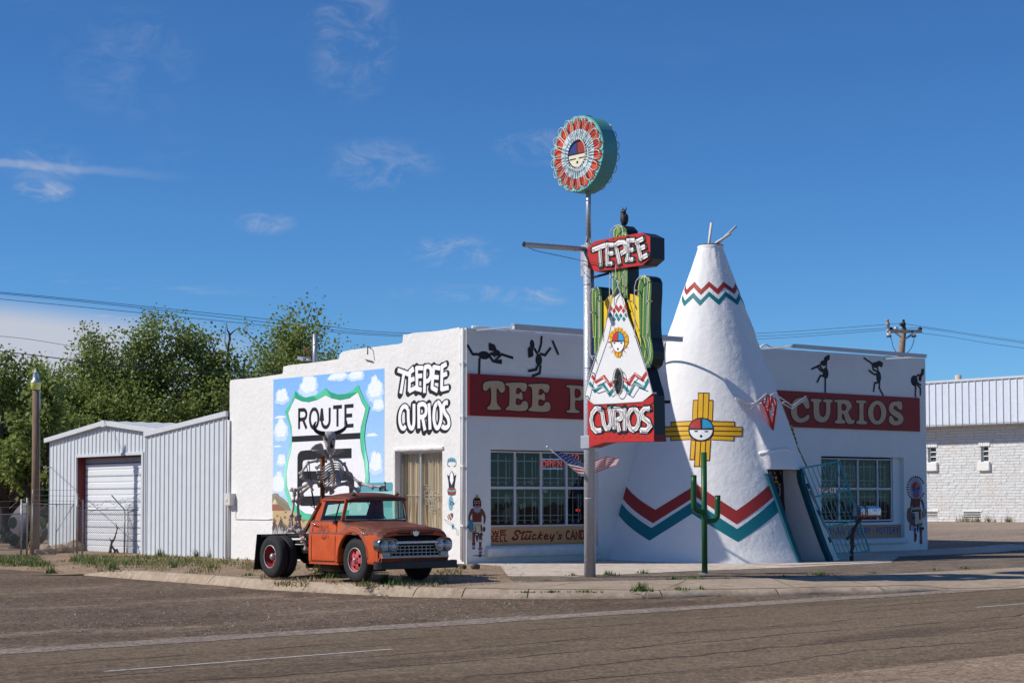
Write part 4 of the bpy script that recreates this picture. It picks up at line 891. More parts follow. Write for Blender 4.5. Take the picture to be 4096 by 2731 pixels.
def ring(a):
    a.disc(K, (478, 1198), .11, bb, 0, .21); a.line(K, [(472, 1178), (484, 1190), (472, 1204), (484, 1218)], .025, dk, 1); a.line(K, [(488, 1190), (504, 1202), (490, 1212)], .03, dk, 1)
small('painted_ring', ring)
def pot(a):
    a.poly(K, [(456, 1290), (484, 1274), (496, 1282), (494, 1310), (476, 1334), (458, 1326), (450, 1308)], rb, 0); a.line(K, [(458, 1296), (470, 1330)], .03, lin((230, 222, 214)), 1); a.line(K, [(470, 1286), (484, 1318)], .03, lin((230, 222, 214)), 1); a.line(K, [(484, 1300), (494, 1300)], .05, dk, 1)
small('painted_pot', pot)
def bolo(a):
    g = lin((150, 156, 160)); a.line(K, [(490, 1376), (460, 1360), (430, 1330), (432, 1326), (470, 1348), (496, 1376)], .016, g, 0, sm=3); a.line(K, [(490, 1384), (520, 1410), (526, 1450)], .016, g, 0, sm=3); a.line(K, [(496, 1384), (532, 1410), (536, 1458)], .016, g, 0, sm=3); a.disc(K, (494, 1381), .06, bb, 1, .08); a.disc(K, (494, 1381), .03, dk, 2, .04)
small('painted_bolo_tie', bolo)
# ---------------------------------------------------------------- the two long red shop signs
LET = {
 'T': [(188, 435), (200, 395), (295, 393), (312, 440), (290, 457), (266, 430), (267, 515), (290, 545), (280, 553), (222, 553), (212, 540), (232, 515), (231, 428), (206, 446)],
 'E': [(322, 402), (430, 402), (433, 442), (415, 450), (396, 430), (379, 432), (377, 462), (392, 462), (408, 452), (412, 495), (392, 490), (376, 490), (375, 522), (400, 525), (416, 505), (440, 512), (432, 558), (325, 555), (322, 541), (337, 522), (337, 428), (322, 415)]}
def fat(a, pts, holes, dx=0, grow=.03):
    P = hull_smooth([p+Vector((dx, 0, 0)) for p in pts], 3); H = [hull_smooth([p+Vector((dx, 0, 0)) for p in h], 3) for h in holes]
    a.line3(P, grow*2, BK, 1, closed=True); a.poly3(P, lin((196, 166, 134)), 2, H)
    for h in H: a.line3(h, grow, BK, 3, closed=True)
def board(z0, z1, x0, x1, label):
    t = thing('shop_sign', ((x0+x1)/2, -.03, z0), label, 'shop sign'); mb = MB(); mb.box((x0, -.06, z0), (x1, -.001, z1)); mb.build('board', M('sign_board_red', lin((142, 20, 22)), .55, var=.07, scale=3, dirt=lin((120, 17, 19)), dirtscale=1.5, dirtamt=.3), t)
    mb = MB(); 
    for i in range(1, 6): x = x0+(x1-x0)*i/6; mb.box((x-.004, -.0625, z0), (x+.004, -.0605, z1))
    mb.build('seam', M('seam_dark_red', (.10, .012, .014), .7), t); return t  # dark red joint lines across the board
z0, z1 = 3.99, 5.125
t = board(z0, z1, .057, 7.3, 'long red sign with tan letters on the shop front left of the tepee')
a = Art(1, -.0615); g = lambda L_: [oy(-.06, *cS6(*q)) for q in LET[L_]]
E1 = g('E'); E2x = oy(-.06, *cS6(452, 408)).x-oy(-.06, *cS6(322, 402)).x
fat(a, g('T'), []); fat(a, E1, []); fat(a, E1, [], E2x)
px = oy(-.06, *cS6(668, 415)).x; ex = min(v.x for v in E1); zt_ = max(v.z for v in E1); zb_ = min(v.z for v in E1)
def U(q): return [Vector((px+x, 0, zb_+y*(zt_-zb_))) for x, y in q]
fat(a, U([(0, 1), (.5, 1), (.68, .92), (.72, .72), (.62, .52), (.45, .45), (.3, .45), (.3, .14), (.42, .08), (.42, 0), (0, 0), (0, .08), (.1, .14), (.1, .86), (0, .92)]), [U([(.3, .86), (.45, .84), (.5, .72), (.44, .6), (.3, .58)])])
fat(a, E1, [], px-ex+.85); fat(a, E1, [], px-ex+1.62); a.build('lettering', t)
t = board(z0, z1, 10.2, 19.39, 'long red sign with tan letters on the shop front right of the tepee')
a = Art(1, -.0615); G = lambda pts: [oy(-.06, *cK2(*q)) for q in pts]
fat(a, G([(430, 485), (450, 490), (470, 487), (480, 540), (460, 545), (442, 515), (425, 510), (412, 530), (410, 575), (425, 600), (450, 598), (470, 582), (480, 590), (470, 614), (430, 628), (395, 613), (376, 575), (380, 525), (400, 495)]), [])
fat(a, G([(492, 492), (545, 494), (547, 508), (537, 515), (537, 570), (548, 592), (565, 592), (575, 570), (575, 515), (562, 508), (562, 495), (610, 497), (610, 510), (600, 517), (598, 575), (580, 615), (545, 625), (512, 605), (505, 570), (503, 512), (492, 507)]), [])
fat(a, G([(626, 498), (690, 498), (716, 514), (720, 542), (702, 566), (714, 598), (726, 612), (738, 612), (735, 628), (712, 635), (690, 622), (678, 582), (666, 578), (666, 605), (682, 615), (680, 631), (630, 630), (628, 615), (640, 605), (640, 515), (626, 510)]), [G([(666, 523), (684, 526), (690, 543), (680, 555), (666, 553)])])
fat(a, G([(750, 500), (800, 502), (803, 515), (790, 522), (790, 610), (806, 620), (805, 635), (752, 633), (750, 618), (764, 608), (764, 520), (750, 515)]), [])
fat(a, G([(867+52*math.cos(i*PI/8), 570+68*math.sin(i*PI/8)) for i in range(16)]), [G([(867+21*math.cos(i*PI/8), 570+44*math.sin(i*PI/8)) for i in range(16)])])
fat(a, G([(1005, 510), (1008, 550), (990, 550), (975, 530), (960, 536), (964, 552), (1000, 575), (1017, 603), (1005, 632), (970, 643), (938, 628), (936, 592), (952, 592), (965, 615), (984, 616), (984, 602), (946, 576), (933, 545), (945, 515), (975, 506)]), [])
a.build('lettering', t)
# ================================================================ the tepee in front of the shop
from mathutils.geometry import delaunay_2d_cdt
AX, AY, TOPZ, SL, R0 = 8.7, -.72, 9.27, .355, .35
tep = thing('tepee', (AX, AY, -.05), 'tall white stucco tepee with zigzag bands and sun emblem at the shop door', 'tepee')
def Rz(z): return R0+SL*(TOPZ-z)
def porch(th, z):
    """swelling of the plaster over the doorway"""
    a = th*Rz(z); l = -.72+.0*z; rgt = 1.75
    lt = (-.62 if z < 3.2 else -.62+.16*(z-3.2))
    return .13*sstep(a, lt, lt+.16)*(1-sstep(a, rgt-.9, rgt))*sstep(z, 2.2, 2.7)*(1-sstep(z, 3.2, 5.6))
def disp(th, z):
    p = Vector((th*2.2, z*1.0, 3)); g = sstep(th, -.1, .35)*sstep(z, 3.2, 5)*(1-sstep(z, 6.8, 8.2))
    rough = .018*noise.noise(p*.9)+.008*noise.noise(p*2.3)+(.004+.030*g)*noise.noise(Vector((th*Rz(z)*4.2, z*2.3, 1)))+(.002+.012*g)*noise.noise(Vector((th*Rz(z)*11, z*6, 1)))
    return rough+porch(th, z)+.05*sstep(.35-z, 0, .5)
def surf(th, z, o=0.0):
    """th measured from straight out towards the road, positive to the right"""
    r = Rz(z)+disp(th, z)+o; return Vector((AX+r*math.sin(th), AY-r*math.cos(th), z))
def conept(x, y):
    d = ray(x, y); k = SL; ax0 = CAM.x-AX, CAM.y-AY; r0 = Rz(CAM.z)
    A = d.x*d.x+d.y*d.y-(k*d.z)**2; B = 2*(ax0[0]*d.x+ax0[1]*d.y+k*d.z*r0); Cc = ax0[0]**2+ax0[1]**2-r0*r0; D = B*B-4*A*Cc
    t = (-B-math.sqrt(max(D, 0)))/(2*A); p = CAM+d*t
    return math.atan2(p.x-AX, -(p.y-AY)), p.z
def fill(outline, step=.12, holes=(), flip=False):
    """triangles inside an outline in (arc length, height)"""
    P = [Vector(p) for p in outline]; n = len(P); pts = []; E = []
    def addloop(L_):
        s = len(pts)
        for i, p in enumerate(L_):
            q = L_[(i+1) % len(L_)]; k = max(1, int((q-p).length/step))
            for j in range(k): pts.append(p.lerp(q, j/k))
        m = len(pts)-s; E.extend((s+i, s+(i+1) % m) for i in range(m))
    addloop(P); H = [[Vector(p) for p in h] for h in holes]
    for h in H: addloop(h)
    def ins(L_, x, y):
        c = False; j = len(L_)-1
        for i in range(len(L_)):
            if (L_[i].y > y) != (L_[j].y > y) and x < (L_[j].x-L_[i].x)*(y-L_[i].y)/(L_[j].y-L_[i].y)+L_[i].x: c = not c
            j = i
        return c
    x0, x1, y0, y1 = min(p.x for p in P), max(p.x for p in P), min(p.y for p in P), max(p.y for p in P)
    rr_ = random.Random(2); x = x0+step/2
    while x < x1:
        y = y0+step/2
        while y < y1:
            a, b = x+rr_.uniform(-.2, .2)*step, y+rr_.uniform(-.2, .2)*step
            if ins(P, a, b) and not any(ins(h, a, b) for h in H): pts.append(Vector((a, b)))
            y += step
        x += step
    vs, es, fs, *_ = delaunay_2d_cdt(pts, E, [], 1, 1e-5); out = []
    for f in fs:
        c = (vs[f[0]]+vs[f[1]]+vs[f[2]])/3
        if not ins(P, c.x, c.y) or any(ins(h, c.x, c.y) for h in H): continue
        out.append(tuple(f) if (vs[f[1]]-vs[f[0]]).cross(vs[f[2]]-vs[f[0]]) > 0 else tuple(f[::-1]))
    return vs, out
# shell, cut for the doorway; unrolled as (angle*3, height)
def th_of(x, z): return math.asin(clamp((x-AX)/Rz(z), -1, 1))
DX0, DX1 = lambda z: 8.40-.10*z, lambda z: 9.86-.13*z
door_loop = [Vector((3*th_of(DX0(z), z), z)) for z in [-.3+2.86*i/14 for i in range(15)]]+[Vector((3*th_of(DX1(z), z), z)) for z in [2.56-2.86*i/14 for i in range(15)]]
door_loop = [Vector((p.x, max(p.y, -.29))) for p in door_loop]
vs, fs = fill([(-9.4, -.3), (9.4, -.3), (9.4, TOPZ), (-9.4, TOPZ)], .105, [door_loop])
mb = MB(); mb.add([surf(v.x/3, v.y) for v in vs], fs, 0, True)
mb.build('shell', mSTUCCO2, tep, fix=False, weld=0)
# reveal of the doorway
mb = MB(); yb = -2.72
L_ = [surf(th_of(DX0(z), z), z) for z in [-.1+2.66*i/14 for i in range(15)]]; Rr = [surf(th_of(DX1(z), z), z) for z in [-.1+2.66*i/14 for i in range(15)]]
for S_ in (L_, Rr): mb.loft([S_, [Vector((p.x+(0.0), yb, p.z)) for p in S_]], closed=False, cap=False)
topl = [surf(3*0+th_of(DX0(2.56)+(DX1(2.56)-DX0(2.56))*i/8, 2.56), 2.56) for i in range(9)]
mb.loft([topl, [Vector((p.x, yb, 2.60)) for p in topl]], closed=False, cap=False)
mb.build('door_reveal', mSTUCCO2, tep, fix=False)
# door, with a plate over it and stickers
mDOOR = M('door_brown', (.05, .032, .026), .5, var=.25, scale=5)
mb = MB(); mb.box((8.02, yb, -.1), (9.62, yb+.06, 2.6)); 
dr = mb.build('entrance_door', mDARK, tep)
mb = MB(); mb.box((8.02, yb-.03, 2.52), (9.6, yb, 2.6)); mb.box((9.50, yb-.03, -.1), (9.6, yb-.002, 2.52)); mb.box((8.02, yb-.03, -.1), (8.12, yb-.002, 2.52)); mb.box((9.22, yb-.02, .1), (9.32, yb-.003, 2.2)); mb.build('door_frame', mDOOR, dr)
a = Art(1, yb, .002); P = lambda x, y: oy(yb, *cD(x, y))
a.poly3([P(470, 368), P(822, 368), P(822, 425), P(470, 425)], lin((26, 24, 24)), 2)
text(a, 'ROUTE U.S. 66', P(480, 414), P(815, 414), P(500, 376).z-P(500, 414).z, .022, lin((190, 185, 180)), 4, gap=.45)
for (x0, y0, x1, y1, c) in ((675, 432, 697, 470, (170, 120, 118)), (705, 488, 746, 530, (190, 160, 30)), (712, 538, 732, 548, (150, 140, 150)), (730, 550, 748, 578, (120, 120, 160)), (757, 560, 775, 610, (150, 150, 160)), (758, 616, 775, 668, (150, 146, 140)), (760, 690, 776, 712, (120, 110, 120)), (758, 722, 774, 742, (150, 146, 140)), (700, 560, 715, 580, (120, 60, 60))):
    a.poly3([P(x0, y0), P(x1, y0), P(x1, y1), P(x0, y1)], lin(c), 2)
a.disc3(P(722, 455), .055, lin((190, 170, 150)), 2); a.disc3(P(762, 536), .045, lin((170, 165, 160)), 2); a.disc3(P(745, 655), .03, lin((170, 170, 165)), 2)
a.build('door_stickers', dr)
mb = MB(); p = P(815, 915); mb.ball((p.x, yb-.06, p.z), .035, 8); mb.tube([(p.x, yb, p.z), (p.x, yb-.06, p.z)], .015, 6); mb.build('door_knob', mCHROME, dr)
# teal boards down both sides of the doorway
for S_, w, side in ((L_, .17, -1), (Rr, .15, 1)):
    mb = MB(); secs = []
    for p in [S_[0]+Vector((0, 0, -.05))]+S_[1:-1]+[S_[-1]+Vector((0, 0, -.12 if side < 0 else .04))]:
        q = p+Vector((.02*side, -.01, 0)); secs.append([q+Vector((-w/2, -.06, 0)), q+Vector((w/2, -.06, 0)), q+Vector((w/2, .12, 0)), q+Vector((-w/2, .12, 0))])
    mb.loft(secs, smooth=False); mb.build('door_post', mTEAL_SHADED, tep, bevel=.01)
# little gable ridge over the entrance
hp = [conept(*cK1(x, y)) for x, y in ((664, 1008), (690, 1001), (722, 993), (752, 988), (780, 995), (808, 1004), (836, 1015))]
mb = MB(); secs = []
for th, z in hp:
    b = surf(th, z); n = Vector((math.sin(th), -math.cos(th), 0)); secs.append([b-n*.05+Vector((0, 0, .07)), b+n*.04+Vector((0, 0, .02)), b+n*.045+Vector((0, 0, -.02)), b-n*.06+Vector((0, 0, -.05))])
mb.loft(secs); mb.build('entrance_hood', mSTUCCO2, tep, bevel=.02)
# paint on the shell
def patch(mb, px, col, lay, f=None, smooth=False, step=.11, thz=None):
    Q = thz or [conept(*(f(*p) if f else p)) for p in px]
    if smooth: Q = [tuple(v) for v in hull_smooth([Vector(q) for q in Q], 5)]
    zc = sum(q[1] for q in Q)/len(Q); rc_ = Rz(zc)
    vs, fs = fill([(t*rc_, z) for t, z in Q], step); mb.col = col
    mb.add([surf(v.x/rc_, v.y, .007+.0035*lay) for v in vs], fs, 0, True)
RED_, TEAL_, YEL, DRD = lin((158, 50, 46)), lin((18, 112, 122)), lin((226, 178, 36)), lin((112, 24, 26))
mb = MB()
ru = [(98, 1123), (232, 1242), (405, 1135), (570, 1245), (712, 1133)]; rl = [(82, 1168), (222, 1298), (400, 1186), (571, 1302), (731, 1182)]
tu = [(76, 1187), (216, 1318), (396, 1202), (573, 1322), (736, 1192)]; tl_ = [(65, 1240), (208, 1371), (386, 1258), (576, 1376), (752, 1246)]
for i in range(4):
    patch(mb, [ru[i], ru[i+1], rl[i+1], rl[i]], RED_, 0, cK1); patch(mb, [tu[i], tu[i+1], tl_[i+1], tl_[i]], TEAL_, 0, cK1)
for px, c in (([(1100, 610), (1182, 540), (1290, 950), (1225, 860)], RED_), ([(1160, 770), (1225, 880), (1300, 980), (1360, 1150), (1270, 1010)], TEAL_)): patch(mb, px, c, 0, cD)
mb.build('zigzag_band', PAINT, tep, fix=False, weld=0, cols=True)
mb = MB()
def ext(L_):
    Q = [conept(*cP(*p)) for p in L_]; per = (Q[-1][0]-Q[1][0])/3; Q = Q[1:]          # valley, peak, valley, peak ...
    zv = sum(q[1] for q in Q[0::2])/len(Q[0::2]); zp = sum(q[1] for q in Q[1::2])/len(Q[1::2]); st = Q[1][0]-Q[0][0]
    out = []; 
    for i in range(-6, 16):
        if 0 <= i < len(Q): out.append(Q[i])
        elif i < 0: out.append((Q[0][0]+i*.33, zv if i % 2 == 0 else zp))
        else: out.append((Q[-1][0]+(i-len(Q)+1)*.33, zv if i % 2 == 0 else zp))
    return out
A1 = ext([(478, 1045), (512, 1075), (625, 965), (715, 1070), (823, 960), (940, 1060), (1022, 965), (1152, 1060)]); A2 = ext([(465, 1105), (505, 1150), (615, 1045), (708, 1148), (825, 1035), (942, 1140), (1040, 1040), (1175, 1138)])
A3 = ext([(445, 1175), (487, 1228), (610, 1115), (705, 1220), (825, 1100), (955, 1210), (1050, 1100), (1195, 1212)]); A4 = ext([(425, 1230), (478, 1308), (600, 1190), (698, 1300), (820, 1168), (957, 1285), (1058, 1170), (1214, 1290)])
for i in range(len(A1)-1):
    if A1[i][0] < -2.4 or A1[i+1][0] > 2.6: continue
    patch(mb, None, RED_, 0, thz=[A1[i], A1[i+1], A2[i+1], A2[i]]); patch(mb, None, TEAL_, 0, thz=[A3[i], A3[i+1], A4[i+1], A4[i]])
mb.build('zigzag_band', PAINT, tep, fix=False, weld=0, cols=True)
mb = MB(); K = cN
for base, strips in (
  ([(450, 912), (500, 910), (502, 834), (622, 836), (620, 910), (664, 912), (655, 1135), (438, 1140)], [[(459, 921), (499, 919), (491, 1110), (445, 1130)], [(511, 845), (555, 845), (547, 1104), (501, 1106)], [(566, 846), (613, 846), (602, 1104), (557, 1104)], [(620, 924), (655, 924), (647, 1130), (612, 1110)]]),
  ([(216, 1140), (445, 1128), (445, 1325), (212, 1342), (210, 1298), (145, 1300), (145, 1190), (216, 1188)], [[(228, 1150), (440, 1138), (420, 1176), (226, 1186)], [(150, 1202), (412, 1190), (404, 1230), (150, 1238)], [(150, 1250), (404, 1240), (408, 1278), (150, 1288)], [(222, 1298), (412, 1287), (436, 1320), (222, 1332)]]),
  ([(640, 1130), (890, 1137), (888, 1188), (970, 1192), (966, 1297), (884, 1297), (880, 1342), (630, 1330)], [[(645, 1143), (880, 1148), (878, 1184), (662, 1180)], [(666, 1192), (960, 1200), (958, 1236), (670, 1230)], [(670, 1242), (958, 1248), (956, 1288), (664, 1278)], [(656, 1290), (874, 1298), (870, 1334), (636, 1325)]]),
  ([(425, 1325), (640, 1325), (626, 1550), (578, 1550), (572, 1612), (458, 1612), (465, 1540), (412, 1540)], [[(435, 1332), (472, 1345), (458, 1530), (424, 1528)], [(484, 1346), (525, 1348), (510, 1602), (470, 1600)], [(537, 1348), (577, 1346), (568, 1602), (522, 1602)], [(589, 1342), (630, 1330), (616, 1540), (582, 1540)]])):
    patch(mb, base, DRD, 0, K)
    for s in strips: patch(mb, s, YEL, 1, K)
def ell(cx_, cy_, rx, ry, a0=0, a1=360, n=28): return [(cx_+rx*math.cos(R(a0+(a1-a0)*i/n)), cy_-ry*math.sin(R(a0+(a1-a0)*i/n))) for i in range(n+(0 if a1-a0 == 360 else 1))]
patch(mb, ell(535, 1221, 134, 125), BK, 2, K); patch(mb, [(530, 1212)]+ell(530, 1212, 114, 100, 92, 176, 10), lin((178, 52, 54)), 3, K); patch(mb, [(548, 1208)]+ell(546, 1208, 108, 96, 2, 88, 10), lin((40, 150, 196)), 3, K)
patch(mb, ell(535, 1226, 118, 104, 180, 360, 20), lin((236, 236, 236)), 3, K); patch(mb, [(466, 1232), (500, 1232), (500, 1246), (466, 1246)], BK, 4, K); patch(mb, [(572, 1235), (608, 1235), (608, 1248), (572, 1248)], BK, 4, K); patch(mb, ell(535, 1290, 14, 14, n=14), BK, 4, K)
mb.build('sun_emblem', PAINT, tep, fix=False, weld=0, cols=True)
# collar and poles at the top
mb = MB(); mb.lathe([(R0+.03, TOPZ-.12), (R0+.045, TOPZ-.02), (R0+.02, TOPZ+.015)], (AX, AY, 0), 'z', 28); mb.build('collar', mSTUCCO2, tep)
mb = MB(); mb.lathe([(R0+.035, TOPZ+.012), (R0+.03, TOPZ+.03), (0, TOPZ+.02)], (AX, AY, 0), 'z', 28); mb.build('cap_disc', mRUSTY, tep)
mPOLE = M('pale_pole', (.72, .68, .58), .5, var=.08, scale=5)
for p0, p1, y0, y1 in (((822, 448), (857, 146), AY, AY), ((884, 448), (1122, 300), AY-.05, AY-.45), ((934, 450), (1198, 196), AY+.05, AY+.25)):
    a, b = oy(y0, *cP(*p0)), oy(y1, *cP(*p1)); a = a-(b-a).normalized()*.3; mb = MB(); mb.tube([a, b], .042, 10); o = mb.build('lodge_pole', mPOLE, tep)
    d_ = (b-a).normalized(); mb = MB(); mb.tube([b-d_*.03, b+d_*.012], .036, 10); mb.build('pole_end', mRUSTY, o)
# banded lance leaning along the right flank
mb = MB(); P = lambda x, y: oy(-1.55, *cN(x, y)); Q = lambda x, y: oy(-3.4, *cK1(x, y))
mb.tube([P(1385, 965), P(1452, 1160)], .022, 6); a_, b_ = P(1462, 1165), P(1522, 1362); mb.tube([b_, oy(-3.2, *cK1(865, 1062))], .022, 6); ln = mb.build('lance', M('lance_wood', lin((150, 120, 60)), .6, var=.15), tep)
mb = MB(); mb.bar(a_, b_, .13, .02); mb.build('lance_banner', M('lance_yellow', lin((196, 160, 60)), .6), ln)
mb = MB()
for t in (.0, .28, .52, .76, 1.0): c = a_.lerp(b_, t); mb.bar(c-(b_-a_)*.03, c+(b_-a_)*.03, .14, .026)
mb.build('lance_binding', mBLACK, ln)
# iron gate swung open on the right post
BL, BR = Vector((9.95, -4.47, .05)), oy(-4.5, *cD(1790, 1280)); UP = oy(-3.6, *cD(1030, 345))-BL; TL = BL+UP; TR = oy(-3.62, *cD(1445, 270))
gate = MB(); u_ = (BR-BL); w_ = UP
def gq(s, t): return BL.lerp(BR, s).lerp(TL.lerp(TR, s), t)
for a, b in (((0, 0), (1, 0)), ((0, 1), (1, 1)), ((0, 0), (0, 1)), ((1, 0), (1, 1)), ((0, .335), (1, .335)), ((0, .675), (1, .675))): gate.bar(gq(*a), gq(*b), .045, .045)
mTEAL_LIT = M('teal_paint_lit', lin((30, 146, 152)), .4, var=.1, scale=6); gt = gate.build('security_gate', mTEAL_LIT, tep)  # brighter copy of the teal, gives the gate a sunlit look
mb = MB()
for i in range(1, 8): mb.bar(gq(i/8, .0), gq(i/8, 1), .02, .02)
mb.build('gate_bars', mTEAL_LIT, gt)
mb = MB()
for t in (.2, .5, .8): mb.tube([gq(-.05, t-.03), gq(-.05, t+.03)], .03, 8)
mb.bar(gq(.86, .335), gq(1.0, .335), .14, .02); mb.bar(gq(.88, .36), gq(.88, .44), .02, .16); mb.build('hinge', mTEAL_SHADED, gt)
# OPEN plaque wired to the gate
c0, c1 = oy(-4.12, *cD(1208, 596)), oy(-4.12, *cD(1412, 594)); t = thing('open_plaque', ((c0.x+c1.x)/2, -4.12, c0.z-.08), 'small white OPEN plaque hanging on the teal gate', 'sign')
mb = MB(); hz = .085; mb.prism([Vector((c0.x+(c1.x-c0.x)*u, -4.10, c0.z+hz*v)) for u, v in ((.03, -1), (.97, -1), (1, -.8), (1, .8), (.97, 1), (.03, 1), (0, .8), (0, -.8))], (0, -.02, 0)); mb.build('plate', mWHITE, t)
a = Art(1, -4.121, .001); dx = c1.x-c0.x
a.line3([Vector((c0.x+dx*u, 0, c0.z+hz*v)) for u, v in ((.02, -.9), (.98, -.9), (.98, .9), (.02, .9))], .01, BK, 0, closed=True)
text(a, 'OPEN', (c0.x+.15*dx, 0, c0.z-.055), (c1.x-.15*dx, 0, c0.z-.055), .115, .03, BK, 1, gap=.42)
a.build('lettering', t)
mb = MB(); mb.tube([(c0.x+.2*dx, -4.11, c0.z+.08), (c0.x+.2*dx, -4.0, c0.z+.16)], .006, 5); mb.tube([(c0.x+.8*dx, -4.11, c0.z+.08), (c0.x+.8*dx, -4.0, c0.z+.16)], .006, 5); mb.build('wire_tie', mWIRE, t)
# neon steer skull over the entrance
thc, zc = conept(*cN(1255, 1000)); ys = surf(thc, zc).y-.28
t = thing('neon_steer_skull', oy(ys, *cN(1280, 1245)), 'unlit red and white neon longhorn skull over the tepee door', 'neon sign')
P = lambda x, y, d=0: oy(ys-d, *cN(x, y))
mTUBE = M('neon_glass_white', (.62, .58, .55), .25, var=.1, scale=20); mTR = M('neon_glass_red', lin((186, 56, 40)), .3, var=.1, scale=20)
K1n = lambda x, y: ((2400+x/1.0456-2600)*2.6133, (850+y/1.0453-1250)*2.6133)
for pts, nm in (([(1235, 850), (1215, 846), (1140, 915), (1052, 975), (890, 893)], 'horn'), ([(1240, 862), (1218, 868), (1048, 1015), (892, 903)], 'horn'), ([(1262, 862), (1300, 846), (1490, 975), K1n(862, 768)], 'horn'), ([(1275, 880), (1310, 905), (1484, 1005), K1n(864, 776)], 'horn')):
    mb = MB(); mb.tube([P(*q) for q in pts], .022, 6); mb.build(nm, mTUBE, t)
for pts in ([(1180, 912), (1175, 940), (1240, 1070), (1282, 1246)], [(1225, 860), (1200, 970), (1170, 945)], [(1240, 860), (1248, 990), (1262, 1010)], [(1270, 860), (1262, 990)], [(1310, 905), (1322, 960), (1282, 1246)], [(1225, 960), (1250, 1100), (1282, 1190)], [(1298, 880), (1322, 965), (1300, 975), (1270, 880)], [(1195, 990), (1240, 1100), (1282, 1240)], [(1305, 985), (1285, 1100), (1284, 1180)]):
    mb = MB(); mb.tube([P(*q) for q in pts], .026, 6); mb.build('skull_tube', mTR, t)
mb = MB()
for q in ((1235, 900), (1262, 1010), (1290, 1130), (1190, 945), (1315, 960), (1100, 945), (1420, 935), (1280, 1220)): mb.tube([P(*q), P(*q)+Vector((0, .3, 0))], .01, 5)
mb.tube([P(1195, 1078), P(1235, 1062)], .01, 5); mb.build('standoff', mGALV, t)
# ================================================================ the tall neon sign on its pole
PX, PY = -1.0, -6.1; PB = zg(PX, PY)-.03
sg = thing('neon_sign_pole', (PX, PY, PB), 'tall silver pole carrying a cactus and tepee neon sign under a sun disc', 'neon sign')
XF = PX-.14                                            # front plane of the cabinet, facing up the road
mSILV = M('silver_pole_paint', (.50, .51, .54), .38, .35, var=.07, scale=7, bump=.012, bscale=16, dirt=(.30, .25, .21), dirtscale=9, dirtamt=.2)
zt = ox(PX, *cS1(290, 350)).z; mb = MB()
mb.tube([(PX, PY, PB-.1), (PX, PY, zt)], [.137, .130], 24)
for c, y in ((cS1, 870), (cS2, 410), (cS6, 1060)): z = ox(PX, *c(290, y)).z if c is not cS6 else ox(PX, *c(770, y)).z; mb.tube([(PX, PY, z-.012), (PX, PY, z+.012)], .138, 24)
mb.build('pole', mSILV, sg)
mb = MB(); a, b = ox(PX, *cS1(190, 355)), ox(PX, *cS1(226, 762)); mb.box((PX-.05, PY+.12, b.z), (PX+.06, PY+.24, a.z)); mb.build('conduit_channel', mSILV, sg, bevel=.006)
zb2, zt2 = ox(PX, *cS2(300, 1480)).z, ox(PX, *cS2(300, 1312)).z; mb = MB(); mb.box((PX-.165, PY-.17, zb2), (PX+.165, PY+.14, zt2)); mb.build('clamp', mSILV, sg, bevel=.008)
zu = ox(PX, *cW(660, 722)).z; mb = MB(); mb.tube([(PX, PY, zt-.05), (PX, PY, zu+.4)], .062, 16); mb.tube([(PX, PY, zt), (PX, PY, zt+.05)], .1, 16)
mb.build('upper_pole', mGALV, sg)
mb = MB()
for dx, dy in ((1, 0), (-1, 0), (0, 1), (0, -1)): mb.prism([(PX+dx*.06, PY+dy*.06, zt-.02), (PX+dx*.13, PY+dy*.13, zt-.02), (PX+dx*.06, PY+dy*.06, zt+.22)], (dy*.012, dx*.012, 0))
mb.build('gusset', mGALV, sg)
ta = oy(PY, *cW(188, 1132)); tb = ox(PX, *cW(640, 1182)); mb = MB()
d_ = (Vector((PX, PY, tb.z))-ta).normalized(); mb.tube([ta, Vector((PX, PY, tb.z))], .066, 16, cap=False); mb.tube([ta+d_*.02, ta+d_*.6], .054, 16, cap=False)
arm = mb.build('arm', mGALV, sg, fix=False); mb = MB(); mb.lathe([(0, 0), (.06, 0)], ta+d_*.25, 'x', 14); mb.build('pipe_hollow', mDARK, arm)
mb = MB(); L_ = [oy(PY, *cW(225, 1158)), oy(PY, *cW(280, 1182)), oy(PY, *cW(335, 1194)), oy(PY, *cW(480, 1224))]+[ox(XF-.12, *cS1(x, y)) for x, y in ((120, 512), (300, 550), (480, 578), (640, 600))]
mb.tube(open_smooth(L_, 4), .008, 5); mb.build('cable', mWIRE, sg)
